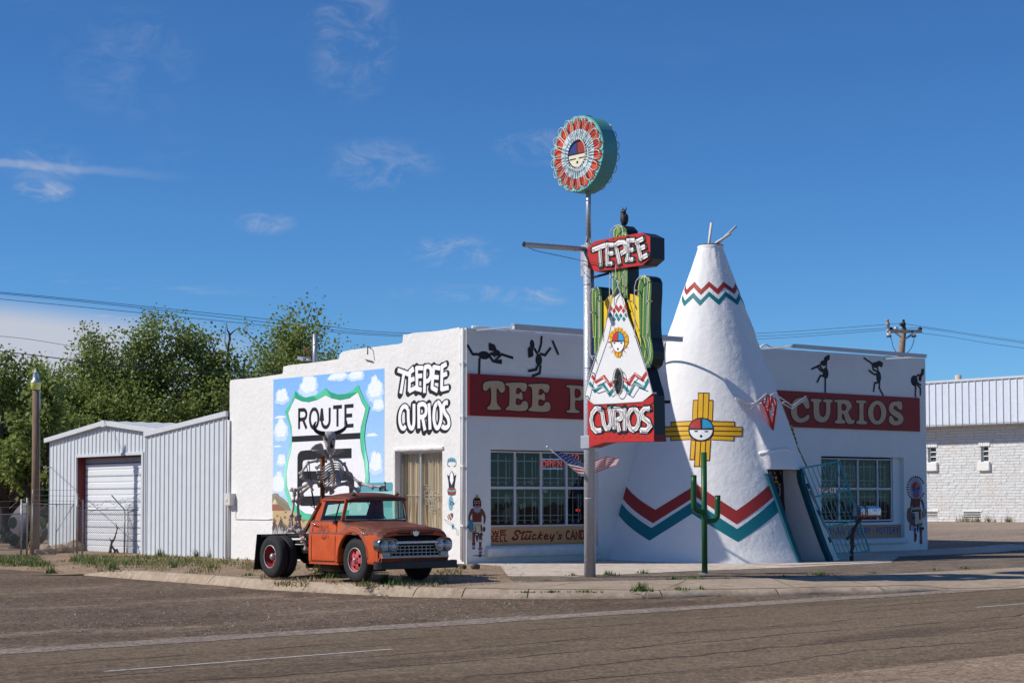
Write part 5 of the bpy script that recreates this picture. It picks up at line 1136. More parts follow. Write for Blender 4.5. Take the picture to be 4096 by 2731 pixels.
# sun disc at the top, a drum with neon petals on both faces
wc = ox(XF-.08, *cW(610, 424)); RW_ = (ox(XF-.08, *cW(612, 124)).z-ox(XF-.08, *cW(612, 724)).z)/2; XD = XF-.08; DT = .46
mDISC = M('disc_teal', lin((92, 158, 156)), .5, var=.06, scale=3, dirt=lin((120, 130, 120)), dirtscale=3, dirtamt=.25)
mb = MB(); mb.lathe([(0, 0), (RW_*.985, 0), (RW_, .015), (RW_, DT-.015), (RW_*.985, DT), (0, DT)], (XD, wc.y, wc.z), 'x', 56, smooth=False); drum = mb.build('sun_disc', mDISC, sg)
mb = MB(); mb.box((XD+.12, wc.y-.16, wc.z+RW_-.012), (XD+.34, wc.y+.16, wc.z+RW_+.004)); mb.build('hatch', mRUSTY, drum)
def disc_art(xp, sgn):
    a = Art(0, xp, .002)
    C = Vector((0, wc.y, wc.z)); PT = lambda r, t: C+Vector((0, r*RW_*math.cos(t), r*RW_*math.sin(t)))
    RP, TQ, LB = lin((214, 72, 36)), lin((118, 200, 194)), lin((196, 230, 240))
    a.poly3([PT(.97, 2*PI*i/48) for i in range(48)], TQ, 0); NP = 18
    for i in range(NP):
        t = 2*PI*(i+.5)/NP; w = PI/NP*.93
        out = [PT(.56, t-w*.9), PT(.78, t-w)]+[PT(.80+.14*math.sin(PI*j/8), t-w*math.cos(PI*j/8)) for j in range(1, 8)]+[PT(.78, t+w), PT(.56, t+w*.9)]
        a.poly3(out, RP, 1)
        a.line3(out, .016, BK, 2)
    a.poly3([PT(.64, 2*PI*i/48) for i in range(48)], LB, 4)
    for i in range(36): t = 2*PI*i/36; a.line3([PT(.37, t), PT(.62, t)], .012, lin((60, 70, 76)), 5)
    a.poly3([PT(.375, 2*PI*i/32) for i in range(32)], BK, 6)
    a.poly3([PT(.34, -PI+PI*i/16) for i in range(17)], lin((226, 220, 192)), 7)
    a.poly3([PT(0, 0)]+[PT(.34, PI/2*i/8) for i in range(9)], lin((46, 58, 120)), 7); a.poly3([PT(0, 0)]+[PT(.34, PI/2+PI/2*i/8) for i in range(9)], lin((46, 58, 120)), 7)
    a.poly3([PT(0, 0)]+[PT(.34, -0+PI/2*i/8+(PI/2 if False else 0)) for i in range(9)], lin((46, 58, 120)), 8)
    a.poly3([C+Vector((0, -.02, .01))]+[C+Vector((0, -.34*RW_*math.sin(PI/2*i/8), .34*RW_*math.cos(PI/2*i/8))) for i in range(9)], lin((160, 44, 40)), 8)
    a.line3([PT(.34, PI), PT(.34, 0)], .03, BK, 9); a.line3([PT(0, 0), PT(.34, PI/2)], .03, BK, 9)
    for s in (1, -1): a.line3([C+Vector((0, s*.05, -.12*RW_*1.0)), C+Vector((0, s*.28, -.12*RW_))], .028, BK, 9)
    a.disc3(C+Vector((0, 0, -.22*RW_)), .035, BK, 9)
    return a.mb
o = disc_art(XD, 1).build('painted_sun', PAINT, drum, fix=False, weld=0, cols=True)
mbk = MB(); NP = 18
def tube_pts(x, i):
    t = 2*PI*(i+.5)/NP; w = PI/NP*.80; C = Vector((x, wc.y, wc.z)); PT = lambda r, q: C+Vector((0, r*RW_*math.cos(q), r*RW_*math.sin(q)))
    return [PT(.40, t-w*.5), PT(.80, t-w)]+[PT(.82+.14*math.sin(PI*j/6), t-w*math.cos(PI*j/6)) for j in range(1, 6)]+[PT(.80, t+w), PT(.40, t+w*.5)]
for x in (XD-.09, XD+DT+.09):
    for i in range(NP): mbk.tube(tube_pts(x, i), .012, 5)
    for i in range(NP): t = 2*PI*(i+.5)/NP; s = Vector((x, wc.y+.86*RW_*math.cos(t), wc.z+.86*RW_*math.sin(t))); e = s.copy(); e.x = XD if x < XD else XD+DT; mbk.tube([s, e], .008, 4)
    mbk.tube([Vector((x, wc.y+.40*RW_*math.cos(t), wc.z+.40*RW_*math.sin(t))) for t in [2*PI*i/24 for i in range(24)]], .013, 5, closed=True)
mbk.build('neon_tubing', mTUBE, drum, fix=False, weld=0)
# ---- cabinet: dark sheet-metal body, each painted shape a box of its own
mCAB = M('cabinet_black', (.018, .018, .022), .35, var=.2, scale=5)
mGREEN = M('cactus_green', lin((76, 122, 70)), .5, var=.07, scale=4)
mYEL = M('sun_yellow', lin((240, 200, 40)), .5, var=.04, scale=4)
mWP = M('panel_white', lin((232, 232, 230)), .5, var=.03, scale=4)
def X(f, pts, x=XF): return [ox(XF, *f(*p)) for p in pts] if x == XF else [Vector((x, q.y, q.z)) for q in [ox(XF, *f(*p)) for p in pts]]
def mix(*gs): return [q for f, pts in gs for q in X(f, pts)]
def cab(name, pts, mat, x0=0.0, dep=.34, sm=0, parent=sg):
    P = hull_smooth(pts, sm) if sm else pts
    mb = MB(); mb.prism([p+Vector((x0, 0, 0)) for p in P], (dep, 0, 0), m=0, ms=1); return mb.build(name, [mat, mCAB], parent)
trunk = cab('cactus_trunk', mix((cS1, [(660, 1040), (660, 240), (668, 170), (690, 105), (735, 72), (795, 72), (845, 125), (862, 215), (862, 1040)])), mGREEN, .02, .36)
armR = cab('cactus_arm', mix((cS1, [(1003, 1010), (1000, 880), (1012, 800), (1045, 755), (1095, 740), (1145, 762), (1172, 820), (1172, 960), (1160, 1180), (1156, 1380), (1165, 1560)]), (cS2, [(1180, 60), (1196, 180), (1194, 280), (1165, 370), (1125, 405), (1095, 370), (1060, 250), (1030, 120), (1018, 0)])), mGREEN, .03, .36)
armL = cab('cactus_arm', mix((cS1, [(388, 1100), (388, 950), (405, 908), (445, 888), (488, 890), (512, 930), (514, 1090), (514, 1400), (516, 1560)]), (cS2, [(510, 60), (480, 200), (440, 300), (425, 230), (412, 60)]), (cS1, [(400, 1400)])), mGREEN, .03, .34)
sunp = cab('sun_panel', mix((cS1, [(514, 1092), (560, 1036), (610, 1003), (660, 985), (760, 965), (862, 980), (940, 996), (1004, 1034), (1010, 1560)]), (cS2, [(1010, 120), (520, 120)])), mYEL, .07, .27)
body = cab('cabinet', mix((cS2, [(330, 880), (372, 420), (520, 0), (1010, 0), (1110, 390), (1212, 770), (1220, 1380), (335, 1380)])), mCAB, .09, .27)
tp = cab('tepee_panel', mix((cS1, [(762, 958), (690, 1030), (670, 1120), (610, 1260), (545, 1568)]), (cS2, [(300, 790), (440, 890), (700, 880), (1060, 856), (1206, 748), (1130, 470), (980, 0)]), (cS1, [(880, 1270), (830, 1060)])), mWP, -.02, .3)
bx = cab('name_box', mix((cS1, [(355, 368), (452, 284), (1076, 171), (1190, 226), (1192, 512), (1087, 605), (462, 692), (358, 638)])), mRED, -.05, .46)
b2 = cab('name_box', mix((cS2, [(335, 838), (440, 896), (1060, 862), (1212, 766), (1222, 1296), (334, 1316)])), mRED, 0, .36)
b3 = cab('base_box', mix((cS2, [(334, 1312), (1224, 1292), (1228, 1382), (570, 1394), (334, 1470)])), mRED, -.015, .39)
for o_ in (bx, b2, b3): o_.data.materials[1] = mCAB
b3.data.materials[1] = M('base_box_red', lin((140, 48, 42)), .55, var=.08)
mb = MB()
for x in (343, 435, 527, 620, 715, 811, 905, 1001, 1100): p = ox(XF-.02, *cS2(x, 1340-(x-343)*.02)); mb.tube([p, p+Vector((.02, 0, 0))], .012, 6)
mb.build('bolts', mDARK, b3)
# lettering boxes
TEL = [[[(402, 402), (574, 338)], [(502, 385), (516, 618)]], [[(596, 322), (604, 592)], [(580, 338), (688, 338)], [(590, 452), (682, 450)], [(585, 584), (668, 588)]],
       [[(716, 345), (766, 582)], [(700, 345), (755, 302), (820, 302), (848, 345), (836, 415), (780, 452)]], [[(888, 266), (872, 540)], [(858, 282), (966, 274)], [(876, 408), (950, 402)], [(845, 532), (948, 532)]], [[(1002, 292), (1050, 525)], [(972, 302), (1080, 250)], [(1024, 388), (1104, 356)], [(1042, 518), (1136, 466)]]]
CUL = [[[(515, 962), (450, 944), (400, 1010), (384, 1100), (405, 1195), (450, 1244), (522, 1236)]], [[(532, 975), (556, 1140), (590, 1208), (626, 1206), (652, 1140), (646, 1040), (626, 925)]], [[(690, 942), (690, 1222)], [(685, 955), (770, 962), (802, 1020), (780, 1080), (710, 1105)], [(730, 1110), (764, 1250)]], [[(832, 940), (836, 1240)]],
       [[(950+76*math.sin(R(t)), 1090-140*math.cos(R(t))) for t in range(0, 361, 30)]], [[(1170, 950), (1100, 946), (1058, 1000), (1080, 1070), (1150, 1120), (1176, 1180), (1130, 1238), (1040, 1232)]]]
def neon_word(f, L_, xp, w, par):
    a = Art(0, xp, .004)
    for g in L_:
        for s in g: a.line(f, s, w+.07, lin((34, 34, 36)), 0, cap=True)
    for i, g in enumerate(L_):
        for s in g: a.line(f, s, w, lin((240, 240, 238)), 2+i % 2)
    a.build('lettering', par)
    mb = MB()
    for g in L_:
        for s in g:
            P = [ox(xp-.06, *f(*q)) for q in s]; mb.tube(P, .011, 5)
            n_ = Vector((0, .05, 0)); mb.tube([p+n_ for p in P], .009, 5); mb.tube([P[0], P[0]+Vector((.06, 0, 0))], .012, 5); mb.tube([P[-1], P[-1]+Vector((.06, 0, 0))], .012, 5)
    mb.build('neon_tubing', mTUBE, par, fix=False, weld=0)
neon_word(cS1, TEL, XF-.05, .115, bx); neon_word(cS2, CUL, XF, .125, b2)
# tepee panel painting
a = Art(0, XF-.02, .003); K = cS2; rd2, tl2 = lin((186, 52, 46)), lin((24, 128, 138))
for s, c, l in (([(392, 508), (450, 590), (555, 520), (640, 640), (690, 575)], rd2, 0), ([(815, 545), (890, 618), (965, 488), (1070, 562), (1132, 452)], rd2, 0), ([(362, 598), (432, 712), (548, 628), (632, 760), (690, 680)], tl2, 1), ([(815, 640), (898, 740), (968, 602), (1092, 676), (1150, 560)], tl2, 1)): a.line(K, s, .085, c, l)
e = [(755+64*math.sin(R(t)), 580-180*math.cos(R(t))) for t in range(0, 360, 15)]; a.poly(K, e, lin((44, 46, 46)), 3); a.line(K, [(715, 500), (755, 470), (800, 520)], .015, BK, 4)
K = cS1
for (x, y, c) in ((722, 1165, rd2), (778, 1165, rd2), (690, 1212, rd2), (748, 1200, rd2), (840, 1165, rd2), (815, 1210, rd2), (722, 1270, tl2), (778, 1275, tl2), (690, 1322, tl2), (748, 1318, tl2), (820, 1320, tl2), (640, 1270, tl2), (850, 1265, tl2), (650, 1180, rd2)): a.poly(K, [(x, y-36), (x+24, y), (x, y+36), (x-24, y)], c, 1)
a.poly(K, [(735, 900), (775, 960), (690, 1030)], lin((40, 44, 44)), 2)
K = cS2; cy = 40
ray_ = [(690, 130), (640, 60), (620, -30), (640, -60), (690, -100), (710, -130), (790, -130), (810, -100), (860, -60), (880, -20), (885, 60), (850, 130), (810, 160), (790, 230), (770, 262), (720, 262), (690, 210)]
a.poly(K, [(x, y) for x, y in ray_], lin((222, 166, 30)), 4)
for i in range(16):
    t = 2*PI*i/16; a.line(K, [(752+70*math.sin(t), 55-115*math.cos(t)), (752+135*math.sin(t), 55-205*math.cos(t))], .012, lin((170, 60, 30)), 5)
fe = lambda r0, r1, a0, a1, n=12: [(752+r0*math.cos(R(a0+(a1-a0)*i/n)), 60-r1*math.sin(R(a0+(a1-a0)*i/n))) for i in range(n+1)]
a.poly(K, fe(86, 142, 0, 360, 28)[:-1], BK, 6); a.poly(K, fe(80, 134, 180, 360), lin((240, 240, 238)), 7); a.poly(K, [(752, 45)]+fe(80, 134, 0, 88), lin((60, 160, 214)), 7); a.poly(K, [(752, 45)]+fe(80, 134, 92, 180), lin((190, 60, 52)), 7); a.line(K, [(672, 50), (832, 40)], .014, BK, 8); a.line(K, [(752, 45), (752, -72)], .014, BK, 8)
for x in (704, 797): a.line(K, [(x-12, 76), (x+12, 72)], .03, BK, 8)
a.poly(K, [(750+12*math.cos(i), 152-18*math.sin(i)) for i in range(6)], BK, 8); a.build('panel_painting', tp)
# spine stripes on the cactus
a = Art(0, XF+.02, .003)
SPN = lin((222, 226, 120))
def dotted(f, pts, w=.035):
    P = open_smooth([a.pt(f(*p)) for p in pts], 8)
    a.line3(P, w*.45, SPN, 0)
    for i in range(0, len(P), 2): a.disc3(P[i], w*.42, SPN, 1, n=6)
for L_ in ([(690, 240), (690, 150), (725, 95)], [(722, 240), (738, 90)], [(757, 236), (755, 90)], [(800, 225), (800, 110), (785, 85)], [(845, 225), (838, 150)], [(675, 660), (672, 1000)], [(715, 660), (715, 780)], [(757, 650), (757, 790)], [(806, 645), (806, 960)], [(848, 640), (850, 1000)]): dotted(cS1, L_)
a.build('spine_stripes', trunk)
for par, LL in ((armR, [(cS1, [(1012, 1560), (1010, 1000), (1025, 850), (1060, 770), (1100, 755)]), (cS1, [(1072, 1560), (1080, 1100), (1095, 790), (1095, 760)]), (cS1, [(1140, 1500), (1150, 1100), (1162, 850), (1145, 775)]), (cS2, [(1042, 0), (1045, 110)]), (cS2, [(1088, 0), (1108, 120), (1095, 260)]), (cS2, [(1158, 0), (1182, 160), (1160, 310), (1110, 360)])]),
               (armL, [(cS1, [(398, 1100), (400, 960), (420, 920)]), (cS1, [(440, 1560), (448, 1200), (440, 970)]), (cS1, [(500, 1560), (495, 1150), (490, 950), (470, 900)]), (cS1, [(412, 1560), (402, 1200), (398, 1100)]), (cS2, [(430, 0), (436, 200)]), (cS2, [(490, 0), (480, 140)])])):
    a = Art(0, XF+.03, .003)
    for f, L_ in LL: dotted(f, L_)
    a.build('spine_stripes', par)
# neon outline tubes
mb = MB(); X6 = lambda f, pts: [ox(XF-.12, *f(*p)) for p in pts]
for P in (X6(cS1, [(964, 1568), (962, 900), (985, 810), (1030, 755), (1095, 738), (1140, 790), (1132, 980), (1118, 1110)]), X6(cS1, [(1138, 1130), (1122, 1568)])+X6(cS2, [(1148, 60), (1168, 190), (1150, 300), (1100, 390)]), X6(cS1, [(362, 1568), (358, 1180), (360, 980), (395, 915), (450, 915), (478, 985), (486, 1250), (488, 1560)]), X6(cS2, [(366, 0), (368, 220), (405, 295)]),
          X6(cS1, [(630, 220), (645, 140), (690, 85), (750, 64), (795, 100), (812, 180), (852, 210)]), X6(cS1, [(632, 705), (628, 1080)]), X6(cS1, [(826, 675), (826, 1010)]),
          X6(cS1, [(760, 830), (700, 790), (715, 600)]), X6(cS1, [(830, 670), (740, 880), (660, 1010), (600, 1290), (545, 1540)])+X6(cS2, [(370, 470), (296, 785), (420, 888), (700, 876), (1070, 852), (1205, 740), (1110, 390), (1000, 30)])+X6(cS1, [(860, 1260), (770, 960), (720, 800)]),
          X6(cS2, [(735+68*math.sin(R(t)), 585-182*math.cos(R(t))) for t in range(0, 361, 20)]), X6(cS2, [(400, 590), (445, 570), (540, 525), (610, 605), (690, 560)]), X6(cS2, [(810, 560), (860, 585), (960, 475), (1045, 545), (1100, 470)]), X6(cS2, [(350, 640), (420, 690), (530, 650), (610, 735), (690, 660)]), X6(cS2, [(800, 690), (880, 745), (960, 615), (1080, 660)])):
    mb.tube(P, .012, 5)
for f, q in ((cS1, (970, 940)), (cS1, (1000, 790)), (cS1, (1135, 1080)), (cS1, (640, 760)), (cS1, (380, 1230)), (cS1, (480, 1080)), (cS1, (870, 1080)), (cS1, (600, 1290)), (cS2, (380, 470)), (cS2, (300, 780)), (cS2, (1190, 740)), (cS2, (1110, 390)), (cS2, (390, 250)), (cS2, (690, 560)), (cS2, (600, 60))): p = ox(XF-.12, *f(*q)); mb.tube([p, p+Vector((.14, 0, 0))], .02, 5)
mb.build('neon_outline', mTUBE, sg, fix=False, weld=0)
mb = MB(); XB = XF+.46
for f, pts in ((cS1, [(1290, 1215), (1290, 1568)]), (cS2, [(1325, 0), (1330, 280), (1285, 400), (1262, 400)]), (cS2, [(1262, 440), (1300, 600), (1345, 700), (1350, 740)])): mb.tube([ox(XB, *f(*p)) for p in pts], .010, 5)
mb.build('rear_tubing', mTUBE, sg, fix=False)
mb = MB(); mb.bar(ox(PX, *cS1(335, 786)), ox(PX+.1, *cS1(640, 705)), .04, .05); mb.bar(ox(XF+.2, *cS2(1210, 852)), ox(XF+.5, *cS2(1435, 858)), .05, .07); mb.bar((PX, PY, zt2-.1), (PX+.05, PY-.4, zt2-.1), .2, .06); mb.build('brace', mBLACK, sg)
# owl on top
P = ox(XF+.2, *cW(972, 985)); H_ = ox(XF+.2, *cW(972, 855)).z-P.z
ow = thing('owl_decoy', P, 'black owl figure perched on top of the cactus sign', 'owl')
mb = MB(); k = H_/.66; secs = []
for z, r, dy in ((0, .07, .0), (.05, .11, .02), (.16, .145, .03), (.30, .15, .02), (.40, .135, .0), (.47, .105, -.02), (.52, .108, -.035), (.58, .108, -.04), (.63, .075, -.04), (.655, .02, -.04)):
    secs.append([Vector((P.x+1.05*r*k*math.cos(t), P.y+(r*math.sin(t)-(dy if False else -dy)*-1)*k, P.z+z*k)) for t in [2*PI*i/16 for i in range(16)]])
mb.loft(secs); oy0 = P.y-.04*k
mb.build('body', M('owl_black', (.03, .03, .034), .55, var=.4, scale=18, bump=.01, bscale=40), ow)
for s in (-1, 1):
    mb = MB(); mb.tube([(P.x, oy0+.075*s*k, P.z+.6*k), (P.x, oy0+.10*s*k, P.z+.735*k)], [.035*k, .004], 6); mb.build('ear_tuft', mBLACK, ow)
    mb = MB(); mb.ball((P.x-.09*k, oy0+.045*s*k, P.z+.565*k), .028*k, 8); mb.build('eye', M('owl_eye', (.3, .26, .1), .3), ow)
    mb = MB(); mb.ball((P.x+.02*k, P.y+.12*s*k, P.z+.27*k), (.11*k, .05*k, .2*k), 10); mb.build('wing', M('owl_wing', (.03, .03, .034), .55, var=.5, scale=22, bump=.012, bscale=30), ow)
mb = MB(); mb.tube([(P.x-.1*k, oy0, P.z+.54*k), (P.x-.15*k, oy0, P.z+.50*k)], [.02*k, .004], 6); mb.build('beak', mBLACK, ow)
# ================================================================ flag on a staff behind the pole
FY = -5.86; F = lambda x, y, d=0: oy(FY+d, *cS6(x, y))
fl = thing('flag', F(745, 930), 'striped national flag blowing from a short staff behind the sign pole', 'flag')
mb = MB(); mb.tube([F(556, 766), F(750, 932)], .014, 8); mb.ball(F(555, 765), .03, 8); mb.bar(F(745, 926), Vector((PX, PY+.1, F(745, 926).z)), .05, .05); mb.build('staff', M('staff_white', (.7, .7, .7), .5), fl)
top_ = open_smooth([Vector((x, y, 0)) for x, y in ((576, 783), (640, 800), (705, 818), (760, 858), (820, 850), (880, 824), (920, 824), (966, 832))], 8); bot_ = open_smooth([Vector((x, y, 0)) for x, y in ((737, 922), (752, 926), (772, 926), (803, 917), (850, 905), (890, 890), (915, 880), (946, 868))], 8)
flagm = M('flag_cloth', (1, 1, 1), .8, var=.05, attr=True); nt_ = flagm.node_tree; bs_ = nt_.nodes['Principled BSDF']; tr_ = nt_.nodes.new('ShaderNodeBsdfTranslucent'); ms2 = nt_.nodes.new('ShaderNodeMixShader'); ms2.inputs[0].default_value = .6
nt_.links.new(bs_.inputs['Base Color'].links[0].from_socket, tr_.inputs[0]); nt_.links.new(bs_.outputs[0], ms2.inputs[1]); nt_.links.new(tr_.outputs[0], ms2.inputs[2]); nt_.links.new(ms2.outputs[0], nt_.nodes['Material Output'].inputs[0])
NS, NT = 26, len(top_)-1; mb = MB(); g = []
for j in range(NS+1):
    row = []
    for i in range(NT+1):
        q = top_[i].lerp(bot_[i], j/NS); u = i/NT; row.append(F(q.x, q.y, .06*math.sin(u*11+j*.12)*u**.5+.10*math.sin(u*5+1)*u))
    g.append(row)
fr, fwht, fb = lin((176, 30, 44)), lin((232, 230, 230)), lin((40, 54, 110))
for j in range(NS):
    for i in range(NT):
        u, v = (i+.5)/NT, (j+.5)/NS; c = fr if int(v*13) % 2 == 0 else fwht
        if u < .44 and v < 7/13: c = fb
        mb.col = c; mb.add([g[j][i], g[j][i+1], g[j+1][i+1], g[j+1][i]], [(0, 1, 2, 3)], 0, True)
mb.build('cloth', flagm, fl, fix=False, weld=1e-4, cols=True)
mb = MB()
for r_ in range(9):
    for c_ in range(6 if r_ % 2 == 0 else 5):
        u = (.035+.075*c_+(0 if r_ % 2 == 0 else .037))*NT; v = (.045+.056*r_)*NS; i, j = int(u), int(v)
        p = g[j][i].lerp(g[j][i+1], u-i).lerp(g[j+1][i], v-j)
        ex_, ez_ = (g[j][i+1]-g[j][i]).normalized(), (g[j+1][i]-g[j][i]).normalized(); s = .026
        mb.add([p+Vector((0, -.006, 0))+ex_*s*(1 if q % 2 == 0 else .45)*math.cos(q*PI/5)+ez_*s*(1 if q % 2 == 0 else .45)*math.sin(q*PI/5) for q in range(10)], [tuple(range(10))])
mb.build('stars', M('star_white', (.75, .75, .75), .8), fl, fix=False, weld=0)
# ================================================================ green pipe cactus
cb = gp(2819, 2294); cz = zg(cb.x, cb.y); CY = cb.y; C_ = lambda x, y: oy(CY, *cK1(x, y))
ct = thing('pipe_cactus', (cb.x, CY, cz), 'green cactus made of welded pipe standing in front of the tepee', 'cactus sculpture')
mCAC = M('pipe_green', lin((30, 84, 44)), .42, var=.14, scale=5, dirt=lin((70, 110, 60)), dirtscale=4, dirtamt=.3)
tt = C_(433, 1002); mb = MB(); mb.tube([(cb.x, CY, cz-.1), (cb.x, CY, tt.z)], .072, 16); mb.build('trunk', mCAC, ct)
for pts in ([(392, 1100), (392, 1215), (398, 1238), (412, 1249), (432, 1252)], [(492, 1184), (491, 1262), (485, 1279), (472, 1288), (437, 1290)]):
    mb = MB(); P = [C_(*p) for p in pts]; P[-1] = Vector((cb.x, CY, P[-1].z)); mb.tube(open_smooth(P, 4), .072, 16); mb.build('arm', mCAC, ct)
    mb = MB(); mb.tube([P[0]+Vector((0, 0, -.005)), P[0]+Vector((0, 0, .012))], .073, 16); mb.tube([P[0]+Vector((0, 0, .012)), P[0]+Vector((0, 0, .016))], .055, 16); mb.build('pipe_mouth', mBLACK, ct)
mb = MB(); mb.box((cb.x-.11, CY-.11, cz-.02), (cb.x+.11, CY+.11, cz+.02)); mb.build('base_plate', mGALV, ct)
# ================================================================ mailbox on a crooked post
MY = -3.63; Mx = lambda x, y, d=0: oy(MY+d, *cRW(x, y)); bp = gp(*cRW(302, 1262)); MY = bp.y
mt = thing('mailbox', bp, 'shiny silver mailbox on a crooked driftwood post beside the teal gate', 'mailbox')
mb = MB(); mb.tube(open_smooth([bp+Vector((0, 0, -.05)), Mx(308, 1100), Mx(315, 960), Mx(340, 880), Mx(392, 800), Mx(425, 760)], 4), [.05+.010*math.sin(i*1.3) for i in range(21)], 8); mb.tube(open_smooth([Mx(315, 950), Mx(285, 985), Mx(250, 1012)], 3), .04, 7); mb.tube([Mx(300, 1160), Mx(322, 1080)], .05, 7); mb.build('post', M('driftwood', (.06, .045, .04), .9, var=.5, scale=12, bump=.02), mt)
a, b = Mx(372, 745), Mx(598, 740); r = (Mx(480, 632).z-a.z)/2
def arch(x, s=1.0, oz_=0): return [Vector((x, MY-r*s, a.z+oz_)), Vector((x, MY-r*s, a.z+r*1.0))]+[Vector((x, MY-r*s*math.cos(PI*i/8), a.z+r+r*s*math.sin(PI*i/8))) for i in range(1, 8)]+[Vector((x, MY+r*s, a.z+r*1.0)), Vector((x, MY+r*s, a.z+oz_))]
mFOIL = M('foil_wrap', (.75, .75, .76), .22, 1.0, var=.15, scale=9, bump=.03, bscale=22)
mb = MB(); mb.loft([arch(a.x+(b.x-a.x)*t) for t in (0, .2, .4, .6, .8, 1)], smooth=False); mb.build('box', mFOIL, mt, bevel=.02)
mb = MB(); mb.loft([arch(a.x-.03, 1.08, -.01), arch(a.x+.05, 1.08, -.01)]); mb.build('door', mCHROME, mt)
for t in (.22, .30): mb = MB(); mb.tube([v+Vector(((0), 0, 0)) for v in arch(a.x+(b.x-a.x)*t, 1.04)], .012, 6); mb.build('strap', mDARK, mt)
mb = MB(); mb.box((a.x+.02, MY-r*.9, a.z-.05), (b.x-.06, MY+r*.9, a.z-.002)); mb.build('shelf', M('mailbox_red', (.35, .02, .02), .5), mt)
# ================================================================ the orange truck
XC, GZ = -5.72, zg(-5.72, -2.6)-.02
tk = thing('old_truck', (XC, -2.7, GZ), 'rusty orange old tow truck parked on the dirt beside the mural wall', 'truck')
def truck_paint():
    m = bpy.data.materials.new('faded_orange_paint'); m.use_nodes = True; nt = m.node_tree; N = nt.nodes.new; L = nt.links.new
    b = nt.nodes['Principled BSDF']; b.inputs['Roughness'].default_value = .62; b.inputs['Specular IOR Level'].default_value = .3
    tc = N('ShaderNodeTexCoord'); ge = N('ShaderNodeNewGeometry'); sp = N('ShaderNodeSeparateXYZ'); L(tc.outputs['Object'], sp.inputs[0]); sn = N('ShaderNodeSeparateXYZ'); L(ge.outputs['True Normal'], sn.inputs[0])
    def nz(s, d, lo, hi, vec=None):
        n = N('ShaderNodeTexNoise'); n.inputs['Scale'].default_value = s; n.inputs['Detail'].default_value = d; n.inputs['Roughness'].default_value = .65; L(vec or tc.outputs['Object'], n.inputs['Vector'])
        r = N('ShaderNodeMapRange'); r.interpolation_type = 'SMOOTHSTEP'; L(n.outputs['Fac'], r.inputs[0]); r.inputs[1].default_value = lo; r.inputs[2].default_value = hi; return r.outputs[0]
    def mx(f, a, c):
        x = N('ShaderNodeMix'); x.data_type = 'RGBA'; L(f, x.inputs[0])
        for i, q in ((6, a), (7, c)):
            if isinstance(q, tuple): x.inputs[i].default_value = (*q, 1)
            else: L(q, x.inputs[i])
        return x.outputs[2]
    def mm(op, a, c):
        x = N('ShaderNodeMath'); x.operation = op; x.use_clamp = True
        for i, q in enumerate((a, c)):
            if isinstance(q, (int, float)): x.inputs[i].default_value = q
            else: L(q, x.inputs[i])
        return x.outputs[0]
    c = mx(nz(2.2, 5, .3, .7), lin((206, 90, 40)), lin((190, 76, 36)))
    c = mx(mm('MULTIPLY', nz(5, 8, .50, .72), .55), c, lin((196, 96, 48)))
    # weather has eaten the paint off everything that faces up: rust brown, with a blurred edge
    up = N('ShaderNodeMapRange'); up.interpolation_type = 'SMOOTHSTEP'; L(sn.outputs[2], up.inputs[0]); up.inputs[1].default_value = .05; up.inputs[2].default_value = .55
    f = mm('MULTIPLY', up.outputs[0], nz(2.6, 6, .22, .46))
    c = mx(f, c, mx(nz(7, 7, .35, .65), lin((92, 54, 42)), lin((116, 68, 54))))
    mp = N('ShaderNodeMapping'); mp.inputs['Scale'].default_value = (5, 5, .8); L(tc.outputs['Object'], mp.inputs[0])
    c = mx(mm('MULTIPLY', nz(2.2, 7, .58, .74, mp.outputs[0]), .5), c, lin((120, 62, 44)))
    # two scuffed patches on the door
    for cy, cz_, ry, rz in ((-.52, 1.17, .30, .16), (-.60, 1.00, .20, .08)):
        a = N('ShaderNodeMath'); a.operation = 'ADD'
        q1 = N('ShaderNodeMath'); q1.operation = 'POWER'; q2 = N('ShaderNodeMath'); q2.operation = 'POWER'
        L(mm_raw(N, L, sp.outputs[1], cy, ry), q1.inputs[0]); q1.inputs[1].default_value = 2; L(mm_raw(N, L, sp.outputs[2], cz_, rz), q2.inputs[0]); q2.inputs[1].default_value = 2
        L(q1.outputs[0], a.inputs[0]); L(q2.outputs[0], a.inputs[1]); r = N('ShaderNodeMapRange'); L(a.outputs[0], r.inputs[0]); r.inputs[1].default_value = 1; r.inputs[2].default_value = .3
        c = mx(mm('MULTIPLY', r.outputs[0], nz(9, 6, .42, .56)), c, lin((118, 52, 36)))
    L(c, b.inputs['Base Color']); return m
def mm_raw(N, L, v, c, r):
    s = N('ShaderNodeMath'); s.operation = 'SUBTRACT'; L(v, s.inputs[0]); s.inputs[1].default_value = c
    d = N('ShaderNodeMath'); d.operation = 'DIVIDE'; L(s.outputs[0], d.inputs[0]); d.inputs[1].default_value = r; return d.outputs[0]
mOR = truck_paint()
mRUSTTOP = M('rusted_roof', lin((104, 58, 46)), .6, var=.2, scale=3, dirt=lin((150, 70, 44)), dirtscale=2.5, dirtamt=.32)
mINT = M('cab_interior', (.03, .026, .024), .8, var=.3)
mGREY = M('grille_grey', (.42, .41, .39), .4, .5, var=.15, scale=12, dirt=(.22, .17, .13), dirtscale=8, dirtamt=.35)
mCG = glass('cab_glass', (.66, .82, .77), .5)
def V(x, y, z): return Vector((XC+x, y, GZ+z))
FY_, RY, TR = -4.43, -1.0, .50
def lerp(a, b, t): return a+(b-a)*t
def arch_z(y, r=.60, base=.40):
    d = y-FY_
    return max(base, TR+.03+math.sqrt(max(r*r-d*d, 0))) if abs(d) < r else base
